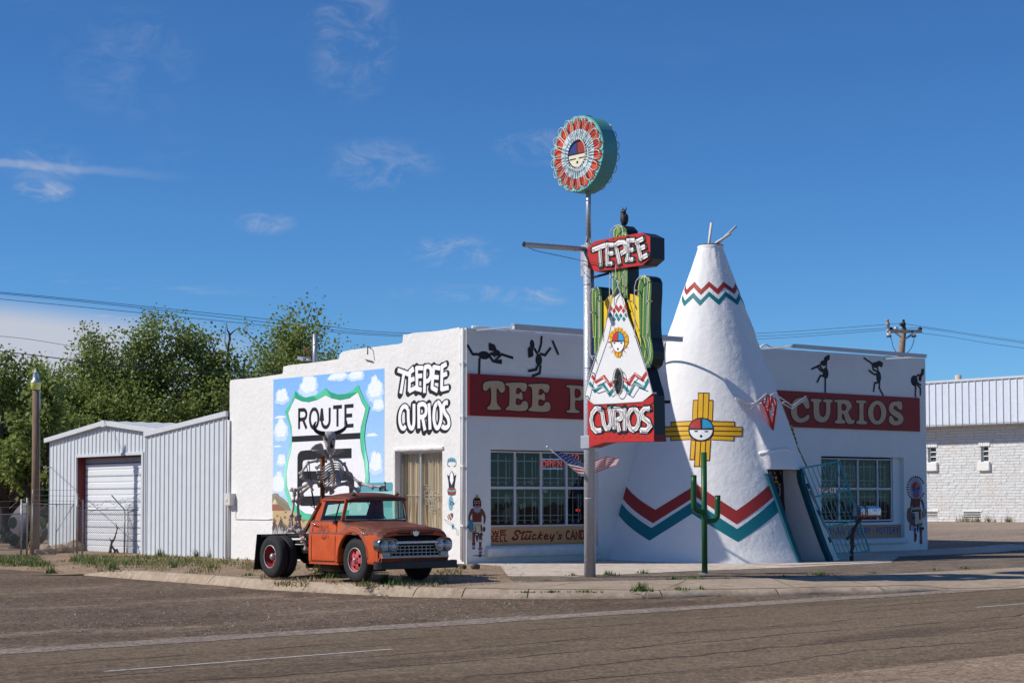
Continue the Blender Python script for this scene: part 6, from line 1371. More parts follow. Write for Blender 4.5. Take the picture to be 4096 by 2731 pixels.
# --- lower body: cab sides, cowl, fenders and bonnet in one skin, sectioned along the length
def section(y):
    """half section from the fender lip up and over to the middle; y runs from the cab's back (-2.60) to the nose (-5.42)"""
    cabt = 1-sstep(-y, 3.80, 4.10)                     # 1 in the cab, 0 on the bonnet
    nose = sstep(-y, 5.10, 5.44)
    zb = arch_z(y) if y < -3.83 else .40
    w = lerp(1.0, .985, nose)-.01*sstep(-y, 5.3, 5.44)*5
    zc = 1.09-.02*nose-.05*sstep(-y, 5.30, 5.44)
    zs = lerp(1.30-.11*sstep(-y, 4.1, 5.42), 1.385, cabt)-.06*sstep(-y, 5.30, 5.44)      # shoulder height
    xs = lerp(.87, .925, cabt)-.05*sstep(-y, 5.25, 5.44)
    zt = lerp(1.375-.135*sstep(-y, 4.1, 5.44), 1.395, cabt)-.05*sstep(-y, 5.32, 5.44)
    fl = .035*(1-min(1, abs(zb-arch_z(y, .66))*0))*(1 if abs(y-FY_) < .66 else 0)*max(0, 1-abs(abs(y-FY_)-.3)*.9)
    P = [(w-.14, zb+.03), (w-.02+fl, zb), (w+fl, zb+.025), (w+fl*.5, max(zb+.08, .62 if zb < .55 else zb+.08)), (w-.004, max(zb+.10, lerp(.86, .92, 1))), (w, max(zc-.03, zb+.12)), (w-.012, max(zc, zb+.14)), (w-.03, max(zc+.025, zb+.16)),
         (lerp(w-.03, xs, .55), lerp(zc+.05, zs, .5)), (xs+.025, zs-.05), (xs, zs-.012), (xs-.05, zs+.012), (xs-.22, lerp(zs, zt, .55)+.012), (xs-.42, lerp(zs, zt, .85)+.012), (.3, zt+.008), (.0, zt+.012)]
    return P
ys = [-2.60, -2.62]+[-2.7-.1*i for i in range(12)]+[-3.83-.04*i for i in range(41)]
ys = sorted(set(round(y, 3) for y in ys if y > -5.45), reverse=True)
def full(y): h = section(y); return [V(x, y, z) for x, z in h]+[V(-x, y, z) for x, z in h[-2::-1]]
secs = [full(y) for y in ys]
# roll the nose under
hn = section(-5.43)
for k, (dy, dz, sx) in enumerate(((-.035, -.05, .995), (-.045, -.11, .985), (-.03, -.17, .98))):
    h = [(x*sx, min(z+dz*.7, 1.24+dz) if z > .95 else z) for x, z in hn]; secs.append([V(x, -5.43+dy, z) for x, z in h]+[V(-x, -5.43+dy, z) for x, z in h[-2::-1]])
mb = MB(); mb.loft(secs, closed=False, cap=False)
mb.poly([v+Vector((0, .001, 0)) for v in full(-2.60)], flip=(0, 1, 0))
body = mb.build('body', mOR, tk)
b_ = body.modifiers.new('sub', 'SUBSURF'); b_.levels = b_.render_levels = 1
# door seams, belt crease, sill moulding
mSEAM = M('panel_gap', (.05, .02, .012), .8)
for side in (-1,):
    mb = MB(); 
    def sd(y, z, o=.006):
        h = section(y); x = h[2][0]
        for (xa, za), (xb, zb) in zip(h[2:-1], h[3:]):
            if za <= z <= zb: x = xa+(xb-xa)*(z-za)/max(zb-za, 1e-6); break
        return V(side*(x+o), y, z)
    mb.tube([sd(-2.72, z) for z in (.46, .6, .8, 1.0, 1.2, 1.36)], .006, 4); mb.tube([sd(-3.72, z) for z in (.46, .6, .8, 1.0, 1.2, 1.36)], .006, 4); mb.tube([sd(y, .455) for y in (-2.72, -3.0, -3.4, -3.72)], .006, 4)
    mb.build('door_seam', mSEAM, tk)
    mb = MB(); mb.tube([sd(y, 1.085, -.002) for y in [-2.62-.1*i for i in range(27)]], .010, 6); mb.build('crease_moulding', mOR, body)
mb = MB(); mb.box(V(-1.0, -2.62, .37), V(-.8, -3.84, .42)); mb.box(V(.8, -2.62, .37), V(1.0, -3.84, .42)); mb.build('sill', mOR, tk, bevel=.012)
# wheel-arch flare and dark wheel wells
mb = MB()
for s in (-1, 1): mb.tube([V(s*(1.005), FY_+.615*math.cos(t), TR+.02+.615*math.sin(t)) for t in [PI*i/20 for i in range(21)]], .022, 6)
mb.build('arch_lip', mOR, body)
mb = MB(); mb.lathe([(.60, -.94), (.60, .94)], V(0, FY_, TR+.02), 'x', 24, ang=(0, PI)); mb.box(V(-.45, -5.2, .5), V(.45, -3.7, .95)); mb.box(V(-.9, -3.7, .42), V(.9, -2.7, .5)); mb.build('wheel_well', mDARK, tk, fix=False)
# --- cab top
def roofsec(y, w, z, d): return [V(x*w, y, z+d*(1-abs(x)**3)) for x in [-1+i/6 for i in range(13)]]
rz = 1.90
out = []
for y, w, z, d in ((-2.80, .70, 1.86, .03), (-2.84, .80, 1.90, .075), (-2.95, .835, 1.915, .10), (-3.3, .845, 1.925, .115), (-3.7, .845, 1.925, .11), (-3.92, .84, 1.915, .085), (-4.02, .83, 1.895, .055), (-4.06, .82, 1.875, .035)):
    top = roofsec(y, w, z, d); bot = [V(x*(w-.012), y+(.012 if y > -3 else 0), z-.055) for x in [1-i/6 for i in range(13)]]; out.append(top+bot)
mb = MB(); mb.loft(out); roof = mb.build('roof', mRUSTTOP, tk); b_ = roof.modifiers.new('sub', 'SUBSURF'); b_.levels = b_.render_levels = 1
mb = MB()
for x, y in ((-.62, -3.9), (.62, -3.9)): mb.ball(V(x, y, 1.99), (.05, .07, .03), 10); mb.tube([V(x, y, 1.98), V(x, y, 2.05)], .018, 6)
mb.build('marker_light', mRUSTY, roof)
# pillars
PIL = {'a': ((.90, -3.86, 1.38), (.80, -3.90, 1.88)), 'b': ((.92, -2.86, 1.36), (.81, -2.98, 1.88)), 'c': ((.88, -2.64, 1.36), (.78, -2.84, 1.88))}
for s in (-1, 1):
    mb = MB(); a, b = (V(s*q[0], q[1], q[2]) for q in PIL['a']); mb.bar(a, b, .06, .075)
    a, b = (V(s*q[0], q[1], q[2]) for q in PIL['b']); c, d = (V(s*q[0], q[1], q[2]) for q in PIL['c'])
    n_ = Vector((s*.02, 0, 0)); e = Vector((0, -.10, 0))
    mb.prism([a+e, c, d, b+e*.8], (-s*.05, 0, 0)); a1, b1 = V(s*.90, -3.84, 1.84), V(s*.81, -2.9, 1.84)
    mb.bar(V(s*.812, -3.9, 1.862), V(s*.812, -2.9, 1.862), .05, .05); mb.build('pillar', mOR, tk, bevel=.015)
# back panel with window
bw = [V(-.58, -2.70, 1.50), V(.58, -2.70, 1.50), V(.56, -2.77, 1.80), V(-.56, -2.77, 1.80)]
def bp_(x, z): return V(x, -2.625-.205*sstep(z, 1.37, 1.88)*1.0, z)
mb = MB()
for (x0, z0, x1, z1) in ((-.88, 1.36, .88, 1.49), (-.80, 1.80, .80, 1.87), (-.86, 1.49, -.60, 1.80), (.60, 1.49, .86, 1.80)):
    mb.add([bp_(x0, z0), bp_(x1, z0), bp_(x1 if z1 < 1.85 else .78, z1), bp_(x0 if z1 < 1.85 else -.78, z1)], [(0, 1, 2, 3)]); mb.add([q+Vector((0, -.03, 0)) for q in (bp_(x0, z0), bp_(x1, z0), bp_(x1 if z1 < 1.85 else .78, z1), bp_(x0 if z1 < 1.85 else -.78, z1))], [(3, 2, 1, 0)])
mb.build('cab_back', mOR, tk, fix=False)
# glass
def pane(pts, name='pane', mat=mCG): mb = MB(); mb.add(pts, [tuple(range(len(pts)))]); return mb.build(name, mat, tk, fix=False)
pane([bp_(-.60, 1.49), bp_(.60, 1.49), bp_(.60, 1.80), bp_(-.60, 1.80)], 'rear_window')
for s in (-1, 1): pane([V(s*.90, -3.84, 1.39), V(s*.905, -2.95, 1.39), V(s*.81, -3.05, 1.84), V(s*.80, -3.88, 1.84)], 'side_window')
mb = MB(); mb.bar(V(-.905, -3.56, 1.385), V(-.815, -3.66, 1.85), .022, .03); mb.bar(V(.905, -3.56, 1.385), V(.815, -3.66, 1.85), .022, .03); mb.build('vent_bar', mBLACK, tk)
mb = MB(); rows = []
for t in (0, .25, .5, .75, 1):
    rows.append([V((.86-.09*t)*u, -3.90-.17*(1-u*u)*(1-.35*t)+.02*t, 1.405+.455*t) for u in [-1+i/8 for i in range(17)]])
mb.loft(rows, closed=False, cap=False); mb.build('windscreen', mCG, tk, fix=False)
rim = rows[0]+[r[-1] for r in rows[1:-1]]+rows[-1][::-1]+[r[0] for r in rows[1:-1]][::-1]
mb = MB(); mb.tube([p+Vector((0, -.012, 0)) for p in rim], .016, 6, closed=True); mb.build('windscreen_trim', mCHROME, tk)
mb = MB()
for x in (-.3, .42): mb.bar(V(x, -4.10, 1.41), V(x+.36, -4.07, 1.47), .012, .012)
mb.build('wiper', mBLACK, tk)
# inside: bench, dash, steering wheel
mb = MB(); mb.box(V(-.8, -2.72, .6), V(.8, -2.9, 1.42)); mb.box(V(-.8, -2.9, .6), V(.8, -3.4, .98)); mb.build('bench_seat', mINT, tk, bevel=.04)
mb = MB(); mb.box(V(-.86, -3.70, 1.0), V(.86, -3.98, 1.37)); mb.build('dashboard', mINT, tk, bevel=.03)
mb = MB(); c = V(.36, -3.52, 1.40); e1, e2 = Vector((1, 0, 0)), Vector((0, .55, .83)); W8 = [c+(e1*math.cos(t)+e2*math.sin(t))*.20 for t in [2*PI*i/24 for i in range(24)]]; mb.tube(W8, .014, 6, closed=True)
for i in (0, 8, 16): mb.tube([c, W8[i]], .01, 5)
mb.tube([c, V(.36, -3.85, 1.2)], .025, 8); mb.build('steering_wheel', mBLACK, tk)
# --- front end
NY = -5.47
mb = MB(); mb.box(V(-.95, NY+.10, .44), V(.95, NY+.16, 1.06)); mb.build('grille_backing', mDARK, tk)
mb = MB(); mb.prism([V(-.98, NY+.09, .42), V(.98, NY+.09, .42), V(.97, NY+.02, .565), V(-.97, NY+.02, .565)], (0, .1, .0)); mb.box(V(-.985, -5.05, .42), V(-.93, NY+.08, .72)); mb.box(V(.93, -5.05, .42), V(.985, NY+.08, .72)); mb.build('valance', mOR, tk, bevel=.02)
mb = MB()
x0, x1 = -.66, .66
for i in range(12): x = x0+(x1-x0)*i/11; mb.box(V(x-.007, NY-.012, .60), V(x+.007, NY+.03, .83))
for z in (.60, .675, .75, .825): mb.box(V(x0, NY-.02, z-.010), V(x1, NY+.035, z+.010))
mb.box(V(-.93, NY-.03, .555), V(.93, NY+.04, .60)); mb.box(V(-.93, NY-.01, .60), V(-.70, NY+.04, .70)); mb.box(V(.70, NY-.01, .60), V(.93, NY+.04, .70)); mb.build('grille', mGREY, tk, bevel=.004, fix=False)
# chrome bar that dips between the lamp pods
mb = MB(); P = []
for i in range(25):
    u = -1+i/12; z = .905-.02*math.cos(u*PI/2)+.0; P.append(u*.60)
secs = [[V(x, NY-.05, .86), V(x, NY-.075, .895), V(x, NY-.06, .935), V(x, NY+.0, .95), V(x, NY+.03, .88)] for x in P]; mb.loft(secs); mb.build('grille_bar', mCHROME, tk)
for s in (-1, 1):
    cx_, cz_ = s*.775, .845; secs = []
    for y, k in ((NY+.16, .94), (NY-.0, 1.0), (NY-.05, .985), (NY-.075, .93), (NY-.06, .84), (NY-.02, .80)):
        secs.append([V(cx_+k*.265*math.copysign(abs(math.cos(t))**.62, math.cos(t))*(1.0 if math.cos(t)*s > 0 else 1.02), y+(.04*abs(math.cos(t)) if math.cos(t)*s > 0 else 0), cz_+k*.168*math.copysign(abs(math.sin(t))**.72, math.sin(t))) for t in [2*PI*i/28 for i in range(28)]])
    mb = MB(); mb.loft(secs, cap=False); mb.poly(secs[-1]); pod = mb.build('lamp_pod', M('pod_chrome', (.30, .29, .28), .28, 1.0, var=.2, scale=6, dirt=(.16, .13, .11), dirtscale=5, dirtamt=.4), tk)
    for dx in (-.112, .112):
        c = V(cx_+dx, NY-.03, cz_-.015); mb = MB(); mb.lathe([(.0, -.052), (.05, -.045), (.085, -.022), (.092, .0)], c, 'y', 20); hl = mb.build('headlight', M('headlight_glass', (.50, .53, .55), .12, .55, var=.2, scale=22, bump=.004, bscale=60), tk)
        mb = MB(); mb.lathe([(.092, -.012), (.104, -.02), (.108, .0), (.1, .012)], c, 'y', 20); mb.build('rim', mCHROME, hl)
# bonnet nose: shield badge and two slots
mb = MB(); mb.prism([V(x, -5.492, z) for x, z in ((-.09, 1.16), (-.045, 1.145), (0, 1.17), (.045, 1.145), (.09, 1.16), (.082, 1.09), (.06, 1.055), (0, 1.04), (-.06, 1.055), (-.082, 1.09))], (0, .05, 0)); mb.build('badge', mCHROME, tk, bevel=.006)
for s in (-1, 1): mb = MB(); mb.prism([V(s*.14, -5.486, 1.085), V(s*.50, -5.478, 1.095), V(s*.53, -5.476, 1.11), V(s*.50, -5.478, 1.125), V(s*.14, -5.486, 1.12)], (0, .05, 0)); mb.build('air_slot', mDARK, tk)
mb = MB(); mb.box(V(-.50, NY-.0, .955), V(.50, NY+.06, 1.0)); mb.build('nose_gap', mDARK, tk)
# fender badges, handle, mirror stub
p = ox(XC-1.0, *cT(1066, 604)); q = ox(XC-1.0, *cT(1226, 617)); mb = MB(); d = q-p
n0 = sd(p.y, p.z-GZ, .01)
mb.prism([p+d*u+Vector((-.005, 0, w)) for u, w in ((0, -.035), (.28, -.035), (.34, 0), (.28, .035), (0, .035))], (.03, 0, 0)); mb.bar(p+d*.3, q, .02, .022)
for u in (.42, .53, .64, .75): mb.ball(p+d*u, (.014, .018, .028), 8)
o = mb.build('side_emblem', mCHROME, tk)
mb = MB(); h = sd(-2.78, 1.30, .03); mb.tube([h, h+Vector((-.03, -.03, 0)), h+Vector((-.03, -.17, -.01))], .014, 6); mb.ball(h, .03, 8); mb.build('door_handle', mCHROME, tk)
mb = MB(); mb.ball(sd(-2.78, 1.12, .0), .014, 8); mb.build('door_lock', mCHROME, tk)
mb = MB(); h = sd(-3.66, 1.36, .01); mb.box(h+Vector((-.05, -.05, -.04)), h+Vector((.02, .05, .03))); mb.tube([h, h+Vector((-.08, 0, -.05))], .015, 6); mb.build('mirror_stub', mBLACK, tk)
# bumper
mb = MB(); secs = []
for x, y in ((-1.12, -5.42), (-1.115, -5.55), (-1.06, -5.63), (-.7, -5.66), (0, -5.67), (.7, -5.66), (1.06, -5.63), (1.115, -5.55), (1.12, -5.42)):
    d = 0 if abs(x) < 1.1 else 0; secs.append([V(x, y, .315), V(x*.995, y-.012, .33), V(x*.995, y-.012, .475), V(x, y, .49), V(x*.96, y+.06, .49), V(x*.96, y+.06, .315)])
mb.loft(secs, smooth=False); mb.build('bumper', M('bumper_black', (.02, .02, .022), .38, var=.25, scale=7, dirt=(.07, .06, .055), dirtscale=5, dirtamt=.35), tk, bevel=.008)
# --- chassis
mb = MB()
for s in (-1, 1): mb.box(V(s*.40, -5.3, .58), V(s*.47, RY+.5, .78))
for y in (-.55, -1.6, -2.3): mb.box(V(-.40, y-.05, .62), V(.40, y+.05, .76))
mb.tube([V(-.8, RY, TR), V(.8, RY, TR)], .09, 10); mb.ball(V(0, RY, TR), .2, 12); mb.tube([V(-.75, FY_, TR-.08), V(.75, FY_, TR-.08)], .05, 8); mb.tube([V(0, -1.2, .52), V(0, -4.2, .58)], .05, 8)
mb.build('frame', mBLACK, tk)
mb = MB(); mb.tube([V(-.62, -2.75, .36), V(-.62, -3.55, .36)], .17, 14); mb.box(V(-.5, -3.9, .20), V(.3, -3.75, .5)); mb.build('fuel_tank', mBLACK, tk)
mb = MB(); a = V(-.84, -2.7, .40); b = V(-.50, -1.7, .30)
for i in range(16): t = i/16; p = a.lerp(b, t)+Vector((0, 0, -.16*math.sin(PI*t))); q = a.lerp(b, t+.75/16)+Vector((0, 0, -.16*math.sin(PI*(t+.75/16)))); mb.bar(p, q, .012 if i % 2 else .03, .03 if i % 2 else .012)
mb.build('chain', mRUSTY, tk)
# flatbed frame and mud flaps
mb = MB(); mb.box(V(-.95, RY+.56, .92), V(.95, RY+.62, 1.03)); mb.box(V(-.55, -2.45, .80), V(.55, RY+.5, .88)); mb.box(V(-.55, -2.5, .95), V(.40, -1.0, 1.02)); mb.bar(V(-.5, -2.2, .5), V(-.5, -2.2, .98), .06, .06); mb.bar(V(.5, -2.2, .5), V(.5, -2.2, .98), .06, .06); mb.bar(V(-.95, RY+.58, 1.0), V(-.5, -1.6, .98), .05, .03)
mb.build('bed_frame', mBLACK, tk)
mb = MB()
mb.prism([V(-1.10, RY+.68, .17), V(-.40, RY+.68, .17), V(-.36, RY+.62, 1.02), V(-1.05, RY+.62, 1.03)], (0, .02, 0)); mb.build('mud_flap', M('flap_rubber', (.012, .012, .013), .7, var=.3), tk)
mb = MB(); mb.prism([V(.40, RY+.68, .17), V(1.06, RY+.68, .17), V(1.05, RY+.62, 1.03), V(.36, RY+.62, 1.02)], (0, .02, 0)); mb.build('mud_flap', mRUBBER, tk)
# tow boom: post behind the cab with raking stay and thin rods
SKp = lambda x, y, yy: oy(yy, *cSK(x, y))
mb = MB(); p = SKp(597, 545, -2.2); q = SKp(597, 1080, -2.2); mb.bar(Vector((q.x, -2.2, GZ+.9)), p, .07, .09); mb.build('boom_post', M('boom_rust', lin((120, 68, 30)), .8, var=.4, scale=7, dirt=lin((60, 34, 24)), dirtscale=5, dirtamt=.45), tk)
mb = MB(); mb.bar(SKp(592, 1095, -2.2), SKp(372, 1490, -1.1), .06, .08); mb.build('boom_stay', mRUSTY, tk)
mb = MB(); mb.tube([SKp(395, 660, -1.8), SKp(432, 850, -1.6), SKp(500, 1215, -1.5)], .012, 5); mb.tube([SKp(428, 640, -1.8), SKp(446, 840, -1.6), SKp(495, 1180, -1.5)], .012, 5); mb.tube([SKp(330, 1105, -1.4), SKp(560, 1225, -1.9)], .01, 5); mb.build('rod', mBLACK, tk)
# --- wheels
mPINK = M('wheel_faded_red', lin((196, 84, 88)), .6, var=.15, scale=7, dirt=lin((150, 60, 58)), dirtscale=5, dirtamt=.35)
mDR = M('wheel_dark_red', lin((150, 40, 46)), .6, var=.15, scale=7)
def tyre(name, x, y, s, par):
    """s = -1 shows its outer face to the left"""
    c = V(x, y, TR); R_ = TR; w = .115; prof = [(.255, -w*.82), (.29, -w*.92), (.36, -w*1.06), (.43, -w*1.02), (R_-.02, -w*.86), (R_, -w*.66), (R_, w*.66), (R_-.02, w*.86), (.43, w*1.02), (.36, w*1.06), (.29, w*.92), (.255, w*.82)]
    mb = MB(); mb.lathe(prof, c, 'x', 48)
    for i in range(60):                                # shoulder lugs
        t = 2*PI*i/60
        for q in (-1, 1):
            d = .022; P = [Vector((c.x+q*w*a, c.y+r*math.cos(t+o), c.z+r*math.sin(t+o))) for a, r, o in ((.55, R_+.009, -d), (.55, R_+.009, d), (.97, R_-.03, d), (.97, R_-.03, -d))]; mb.add(P, [(0, 1, 2, 3)])
            a_ = [Vector((p.x, c.y+(p.y-c.y)*.965, c.z+(p.z-c.z)*.965)) for p in P]; mb.add(P+a_, [(0, 1, 5, 4), (1, 2, 6, 5), (2, 3, 7, 6), (3, 0, 4, 7)])
    for a in (-.3, 0, .3): mb.lathe([(R_+.0015, (a-.09)*w), (R_+.009, (a-.085)*w), (R_+.009, (a+.085)*w), (R_+.0015, (a+.09)*w)], c, 'x', 48)
    return mb.build(name, mRUBBER, par, fix=True), c
def wheel(x, y, s, kind):
    r0 = bpy.data.objects.new('wheel', None); COL.objects.link(r0); r0.parent = tk; r0.location = V(x, y, TR)-Vector(tk.location); r0.empty_display_size = .1
    t, c = tyre('tyre', x, y, s, r0)
    mb = MB(); mb.lathe([(.262, s*.112), (.272, s*.118), (.282, s*.108), (.262, s*.085)], c, 'x', 40); mb.build('rim_ring', M('rim_silver', (.50, .47, .45), .45, .5, var=.2, scale=12), r0)
    if kind == 'front':
        mb = MB(); mb.lathe([(.268, s*.085), (.235, s*.055), (.225, s*.03)], c, 'x', 40)
        # disc face with five oval hand holes: wedges between holes
        NH, rr0, rr1 = 5, .105, .228
        mb.lathe([(.0, s*.105), (.06, s*.105), (.085, s*.095), (.105, s*.085), (.135, s*.085)], c, 'x', 40)
        mb.lathe([(.205, s*.062), (.228, s*.035)], c, 'x', 40)
        for i in range(NH):
            t0 = 2*PI*i/NH+.3; t1 = t0+2*PI/NH*.66
            secs = [[Vector((c.x+s*h, c.y+r*math.cos(t), c.z+r*math.sin(t))) for r, h in ((.135, .085), (.17, .077), (.205, .062))] for t in [t0+(t1-t0)*j/6 for j in range(7)]]
            mb.loft(secs, closed=False, cap=False)
        mb.build('disc', mPINK, r0, fix=True)
        mb = MB(); mb.lathe([(.232, s*.02), (.0, s*.02)], c, 'x', 32); mb.build('drum', mDARK, r0)
        mb = MB(); mb.lathe([(.0, s*.15), (.035, s*.148), (.048, s*.13), (.05, s*.10)], c, 'x', 20); mb.build('hub_cap', mGREY, r0)
        mb = MB()
        for i in range(5): t = 2*PI*i/5; q = Vector((c.x+s*.095, c.y+.082*math.cos(t), c.z+.082*math.sin(t))); mb.tube([q, q+Vector((s*.03, 0, 0))], .014, 6)
        mb.build('lug_nut', mPINK, r0)
    elif kind == 'outer':
        mb = MB(); mb.lathe([(.268, s*.10), (.25, s*.06), (.245, -s*.05), (.235, -s*.075), (.11, -s*.085), (.0, -s*.085)], c, 'x', 40); mb.build('dish', mDR, r0)
        mb = MB()
        for i in range(5): t = 2*PI*i/5+.2; q = Vector((c.x-s*.082, c.y+.19*math.cos(t), c.z+.19*math.sin(t))); mb.tube([q, q+Vector((s*.008, 0, 0))], .038, 12)
        mb.build('hand_hole', mDARK, r0)
        mb = MB(); mb.lathe([(.0, s*.09), (.05, s*.088), (.06, s*.07), (.065, -s*.02), (.09, -s*.04), (.095, -s*.08)], c, 'x', 20)
        for i in range(8): t = 2*PI*i/8; q = Vector((c.x+s*.03, c.y+.07*math.cos(t), c.z+.07*math.sin(t))); mb.tube([q, q+Vector((s*.03, 0, 0))], .016, 6)
        mb.build('hub', mGALV, r0)
    else:
        mb = MB(); mb.lathe([(.262, s*.09), (.0, s*.05)], c, 'x', 24); mb.build('disc', mDR, r0)
    return r0
wheel(-.83, FY_, -1, 'front'); wheel(.83, FY_, 1, 'front'); wheel(-.955, RY, -1, 'outer'); wheel(.955, RY, 1, 'outer'); wheel(-.69, RY, -1, 'inner'); wheel(.69, RY, 1, 'inner')
# ================================================================ bone figure riding behind the cab
bf = thing('bone_figure', SKp(690, 1010, -2.0), 'horned figure made of animal bones riding on the old truck bed', 'bone sculpture')
def bone(name, pts, r, y, knob=1.5, par=bf, n=7):
    """a long bone: slim shaft, swollen ends; y = one depth or one per joint"""
    yy = y if isinstance(y, (list, tuple)) else [y]*len(pts)
    P = [SKp(p[0], p[1], q) for p, q in zip(pts, yy)]; P = open_smooth(P, 4) if len(P) > 2 else [P[0].lerp(P[1], i/6) for i in range(7)]
    k = len(P)-1; rs = [r*(1+(knob-1)*(max(0, 1-i/k/.16)**1.2+max(0, 1-(k-i)/k/.16)**1.2)) for i in range(k+1)]
    mb = MB(); mb.tube(P, rs, n)
    for e, f in ((P[0], P[1]), (P[-1], P[-2])):
        d = (e-f).normalized(); sdv = d.cross(Vector((.3, .8, .2))).normalized()
        for s in (-1, 1): mb.ball(e+sdv*s*r*.7*knob*.6, r*knob*.78, 7)
    return mb.build(name, mBONE, par)
YT = -2.05
# skull: long cow face, narrowing to the muzzle
secs = []
for px0, px1, py, dp in ((625, 738, 232, .05), (614, 748, 258, .12), (612, 750, 300, .15), (618, 748, 345, .14), (632, 746, 390, .11), (640, 744, 430, .09), (650, 742, 470, .075), (672, 730, 500, .05)):
    a, b = SKp(px0, py, YT-.15), SKp(px1, py, YT-.15); c = (a+b)/2; hw = (b-a).length/2
    secs.append([c+(b-a).normalized()*hw*math.cos(t)+Vector((0, -dp*math.sin(t)*1.0, 0)) for t in [2*PI*i/14 for i in range(14)]])
mb = MB(); mb.loft(secs); sk = mb.build('skull', M('skull_bone', (.48, .43, .38), .8, var=.3, scale=14, bump=.012, bscale=20, dirt=(.16, .12, .1), dirtscale=8, dirtamt=.38), bf)
mb = MB()
for x, y, r in ((640, 335, .034), (732, 332, .03)): p = SKp(x, y, YT-.28); mb.ball(p, (r, r, r*.8), 8)
for a, b in (((705, 350), (700, 440)), ((722, 400), (718, 445))): mb.tube([SKp(*a, YT-.26), SKp(*b, YT-.24)], [.024, .02], 6)
mb.build('eye_socket', M('socket_brown', (.035, .026, .022), .9), sk)
for pts in ([(622, 264), (580, 256), (530, 238), (498, 205), (490, 160), (500, 135), (516, 110)], [(742, 264), (790, 248), (835, 226), (872, 200), (892, 165), (897, 130), (896, 95)]):
    P = open_smooth([SKp(x, y, YT-.12) for x, y in pts], 4); mb = MB(); mb.tube(P, [.055*(1-i/len(P))**.7+.006 for i in range(len(P))], 9); mb.build('horn', mHORN, sk)
bone('jaw', [(650, 420), (668, 495), (712, 520)], .022, YT-.2, 1.2)
# shoulder blades as thin curved plates
def plate(pts, y0, y1, th=.02):
    n = len(pts); P = [SKp(x, y, y0+(y1-y0)*i/(n-1)) for i, (x, y) in enumerate(pts)]; mb = MB(); mb.prism(P, (0, th, .01)); return mb.build('shoulder_blade', M('blade_bone', (.40, .33, .29), .8, var=.2, scale=8, bump=.006, bscale=14), bf, bevel=.006)
plate([(447, 465), (470, 432), (510, 402), (578, 382), (598, 400), (612, 450), (628, 510), (655, 560), (628, 556), (590, 535), (520, 500), (470, 482)], YT, YT-.1); plate([(878, 486), (850, 468), (800, 458), (765, 462), (738, 495), (720, 540), (762, 532), (840, 498)], YT-.2, YT-.05)
mb = MB(); mb.tube([SKp(700, 515, YT-.1), SKp(700, 560, YT-.05), SKp(708, 620, YT)], .035, 7); 
sp_ = open_smooth([SKp(x, y, YT+.02) for x, y in ((705, 600), (722, 680), (740, 760), (738, 840), (728, 920), (716, 1000))], 5)
mb.tube(sp_, [.03+.012*(i % 2) for i in range(len(sp_))], 7)
for i in range(0, len(sp_), 2): mb.tube([sp_[i], sp_[i]+Vector((-.03, .10, .02))], [.018, .008], 5); mb.tube([sp_[i]+Vector((-.08, 0, 0)), sp_[i]+Vector((.08, 0, 0))], .012, 5)
mb.build('spine', mBONE, bf)
def rib(pts, r, y): 
    P = open_smooth([SKp(p[0], p[1], y+dy) for p, dy in zip(pts, (0, -.22, -.32, -.36))], 5); mb = MB(); mb.tube(P, [r*(1-.35*i/len(P)) for i in range(len(P))], 6); mb.build('rib', mBONE, bf)
for i in range(8):
    o = i*34; rib([(735, 630+o*.86), (670, 646+o), (600, 690+o*1.02), (520-4*(i % 3)+i*6, 688+o*.95+12*(i % 2))] if i < 5 else [(735, 630+o*.86), (680, 660+o), (630, 720+o*.9), (560+8*i, 740+o*.62)], .021, YT)
for i in range(8):
    o = i*32; rib([(748, 600+o*.95), (800, 606+o*.95), (842-3*i, 660+o), (866-9*i, 735+o*.75)], .019, YT)
for i in range(5): rib([(745, 760+i*18), (775, 790+i*22), (800-i*6, 850+i*15), (812-12*i, 905+10*i)], .017, YT-.05)
bone('collar_bone', [(690, 575), (640, 590), (590, 632)], .022, YT-.1); bone('collar_bone', [(748, 580), (806, 592), (850, 640)], .022, YT-.1)
bone('arm_bone', [(632, 566), (560, 602), (520, 600)], .03, YT); bone('arm_bone', [(640, 606), (580, 640), (522, 692)], .028, YT-.08)
bone('arm_bone', [(530, 602), (470, 615), (418, 628)], .03, YT); bone('arm_bone', [(414, 632), (372, 690), (328, 758)], .028, YT+.05); bone('arm_bone', [(326, 752), (350, 800), (344, 815)], .034, YT+.05)
bone('arm_bone', [(332, 805), (370, 842), (430, 862)], .030, YT); bone('arm_bone', [(440, 872), (490, 862), (556, 892)], .034, YT-.05)
bone('arm_bone', [(866, 640), (892, 690), (920, 760)], .032, YT-.15); bone('arm_bone', [(930, 768), (965, 800), (1062, 886)], .034, [YT-.2, YT-.4, YT-.6]); bone('arm_bone', [(1075, 895), (1062, 940), (1052, 975)], .03, YT-.6)
bone('arm_bone', [(1080, 892), (1150, 905), (1225, 935)], .034, [YT-.6, YT-.8, YT-.95]); bone('arm_bone', [(1222, 930), (1280, 925), (1345, 935)], .032, [YT-.95, YT-1.05, YT-1.2]); bone('hand_bone', [(1330, 935), (1375, 922)], .03, YT-1.2); bone('hand_bone', [(1330, 945), (1380, 945)], .022, YT-1.2)
mb = MB(); mb.tube([SKp(1377, 866, YT-1.2), SKp(1384, 975, YT-1.2)], .022, 7); mb.tube([SKp(1305, 978, YT-1.2), SKp(1418, 976, YT-1.2)], .016, 6); mb.tube([SKp(1310, 930, YT-1.2), SKp(1320, 978, YT-1.2)], .018, 6); mb.build('gun_mount', mBLACK, bf)
bone('pelvis', [(560, 905), (640, 930), (715, 940)], .045, YT, 1.3); bone('pelvis', [(725, 935), (800, 905), (900, 885)], .045, YT-.05, 1.3); bone('pelvis', [(640, 975), (690, 965), (712, 1000)], .04, YT)
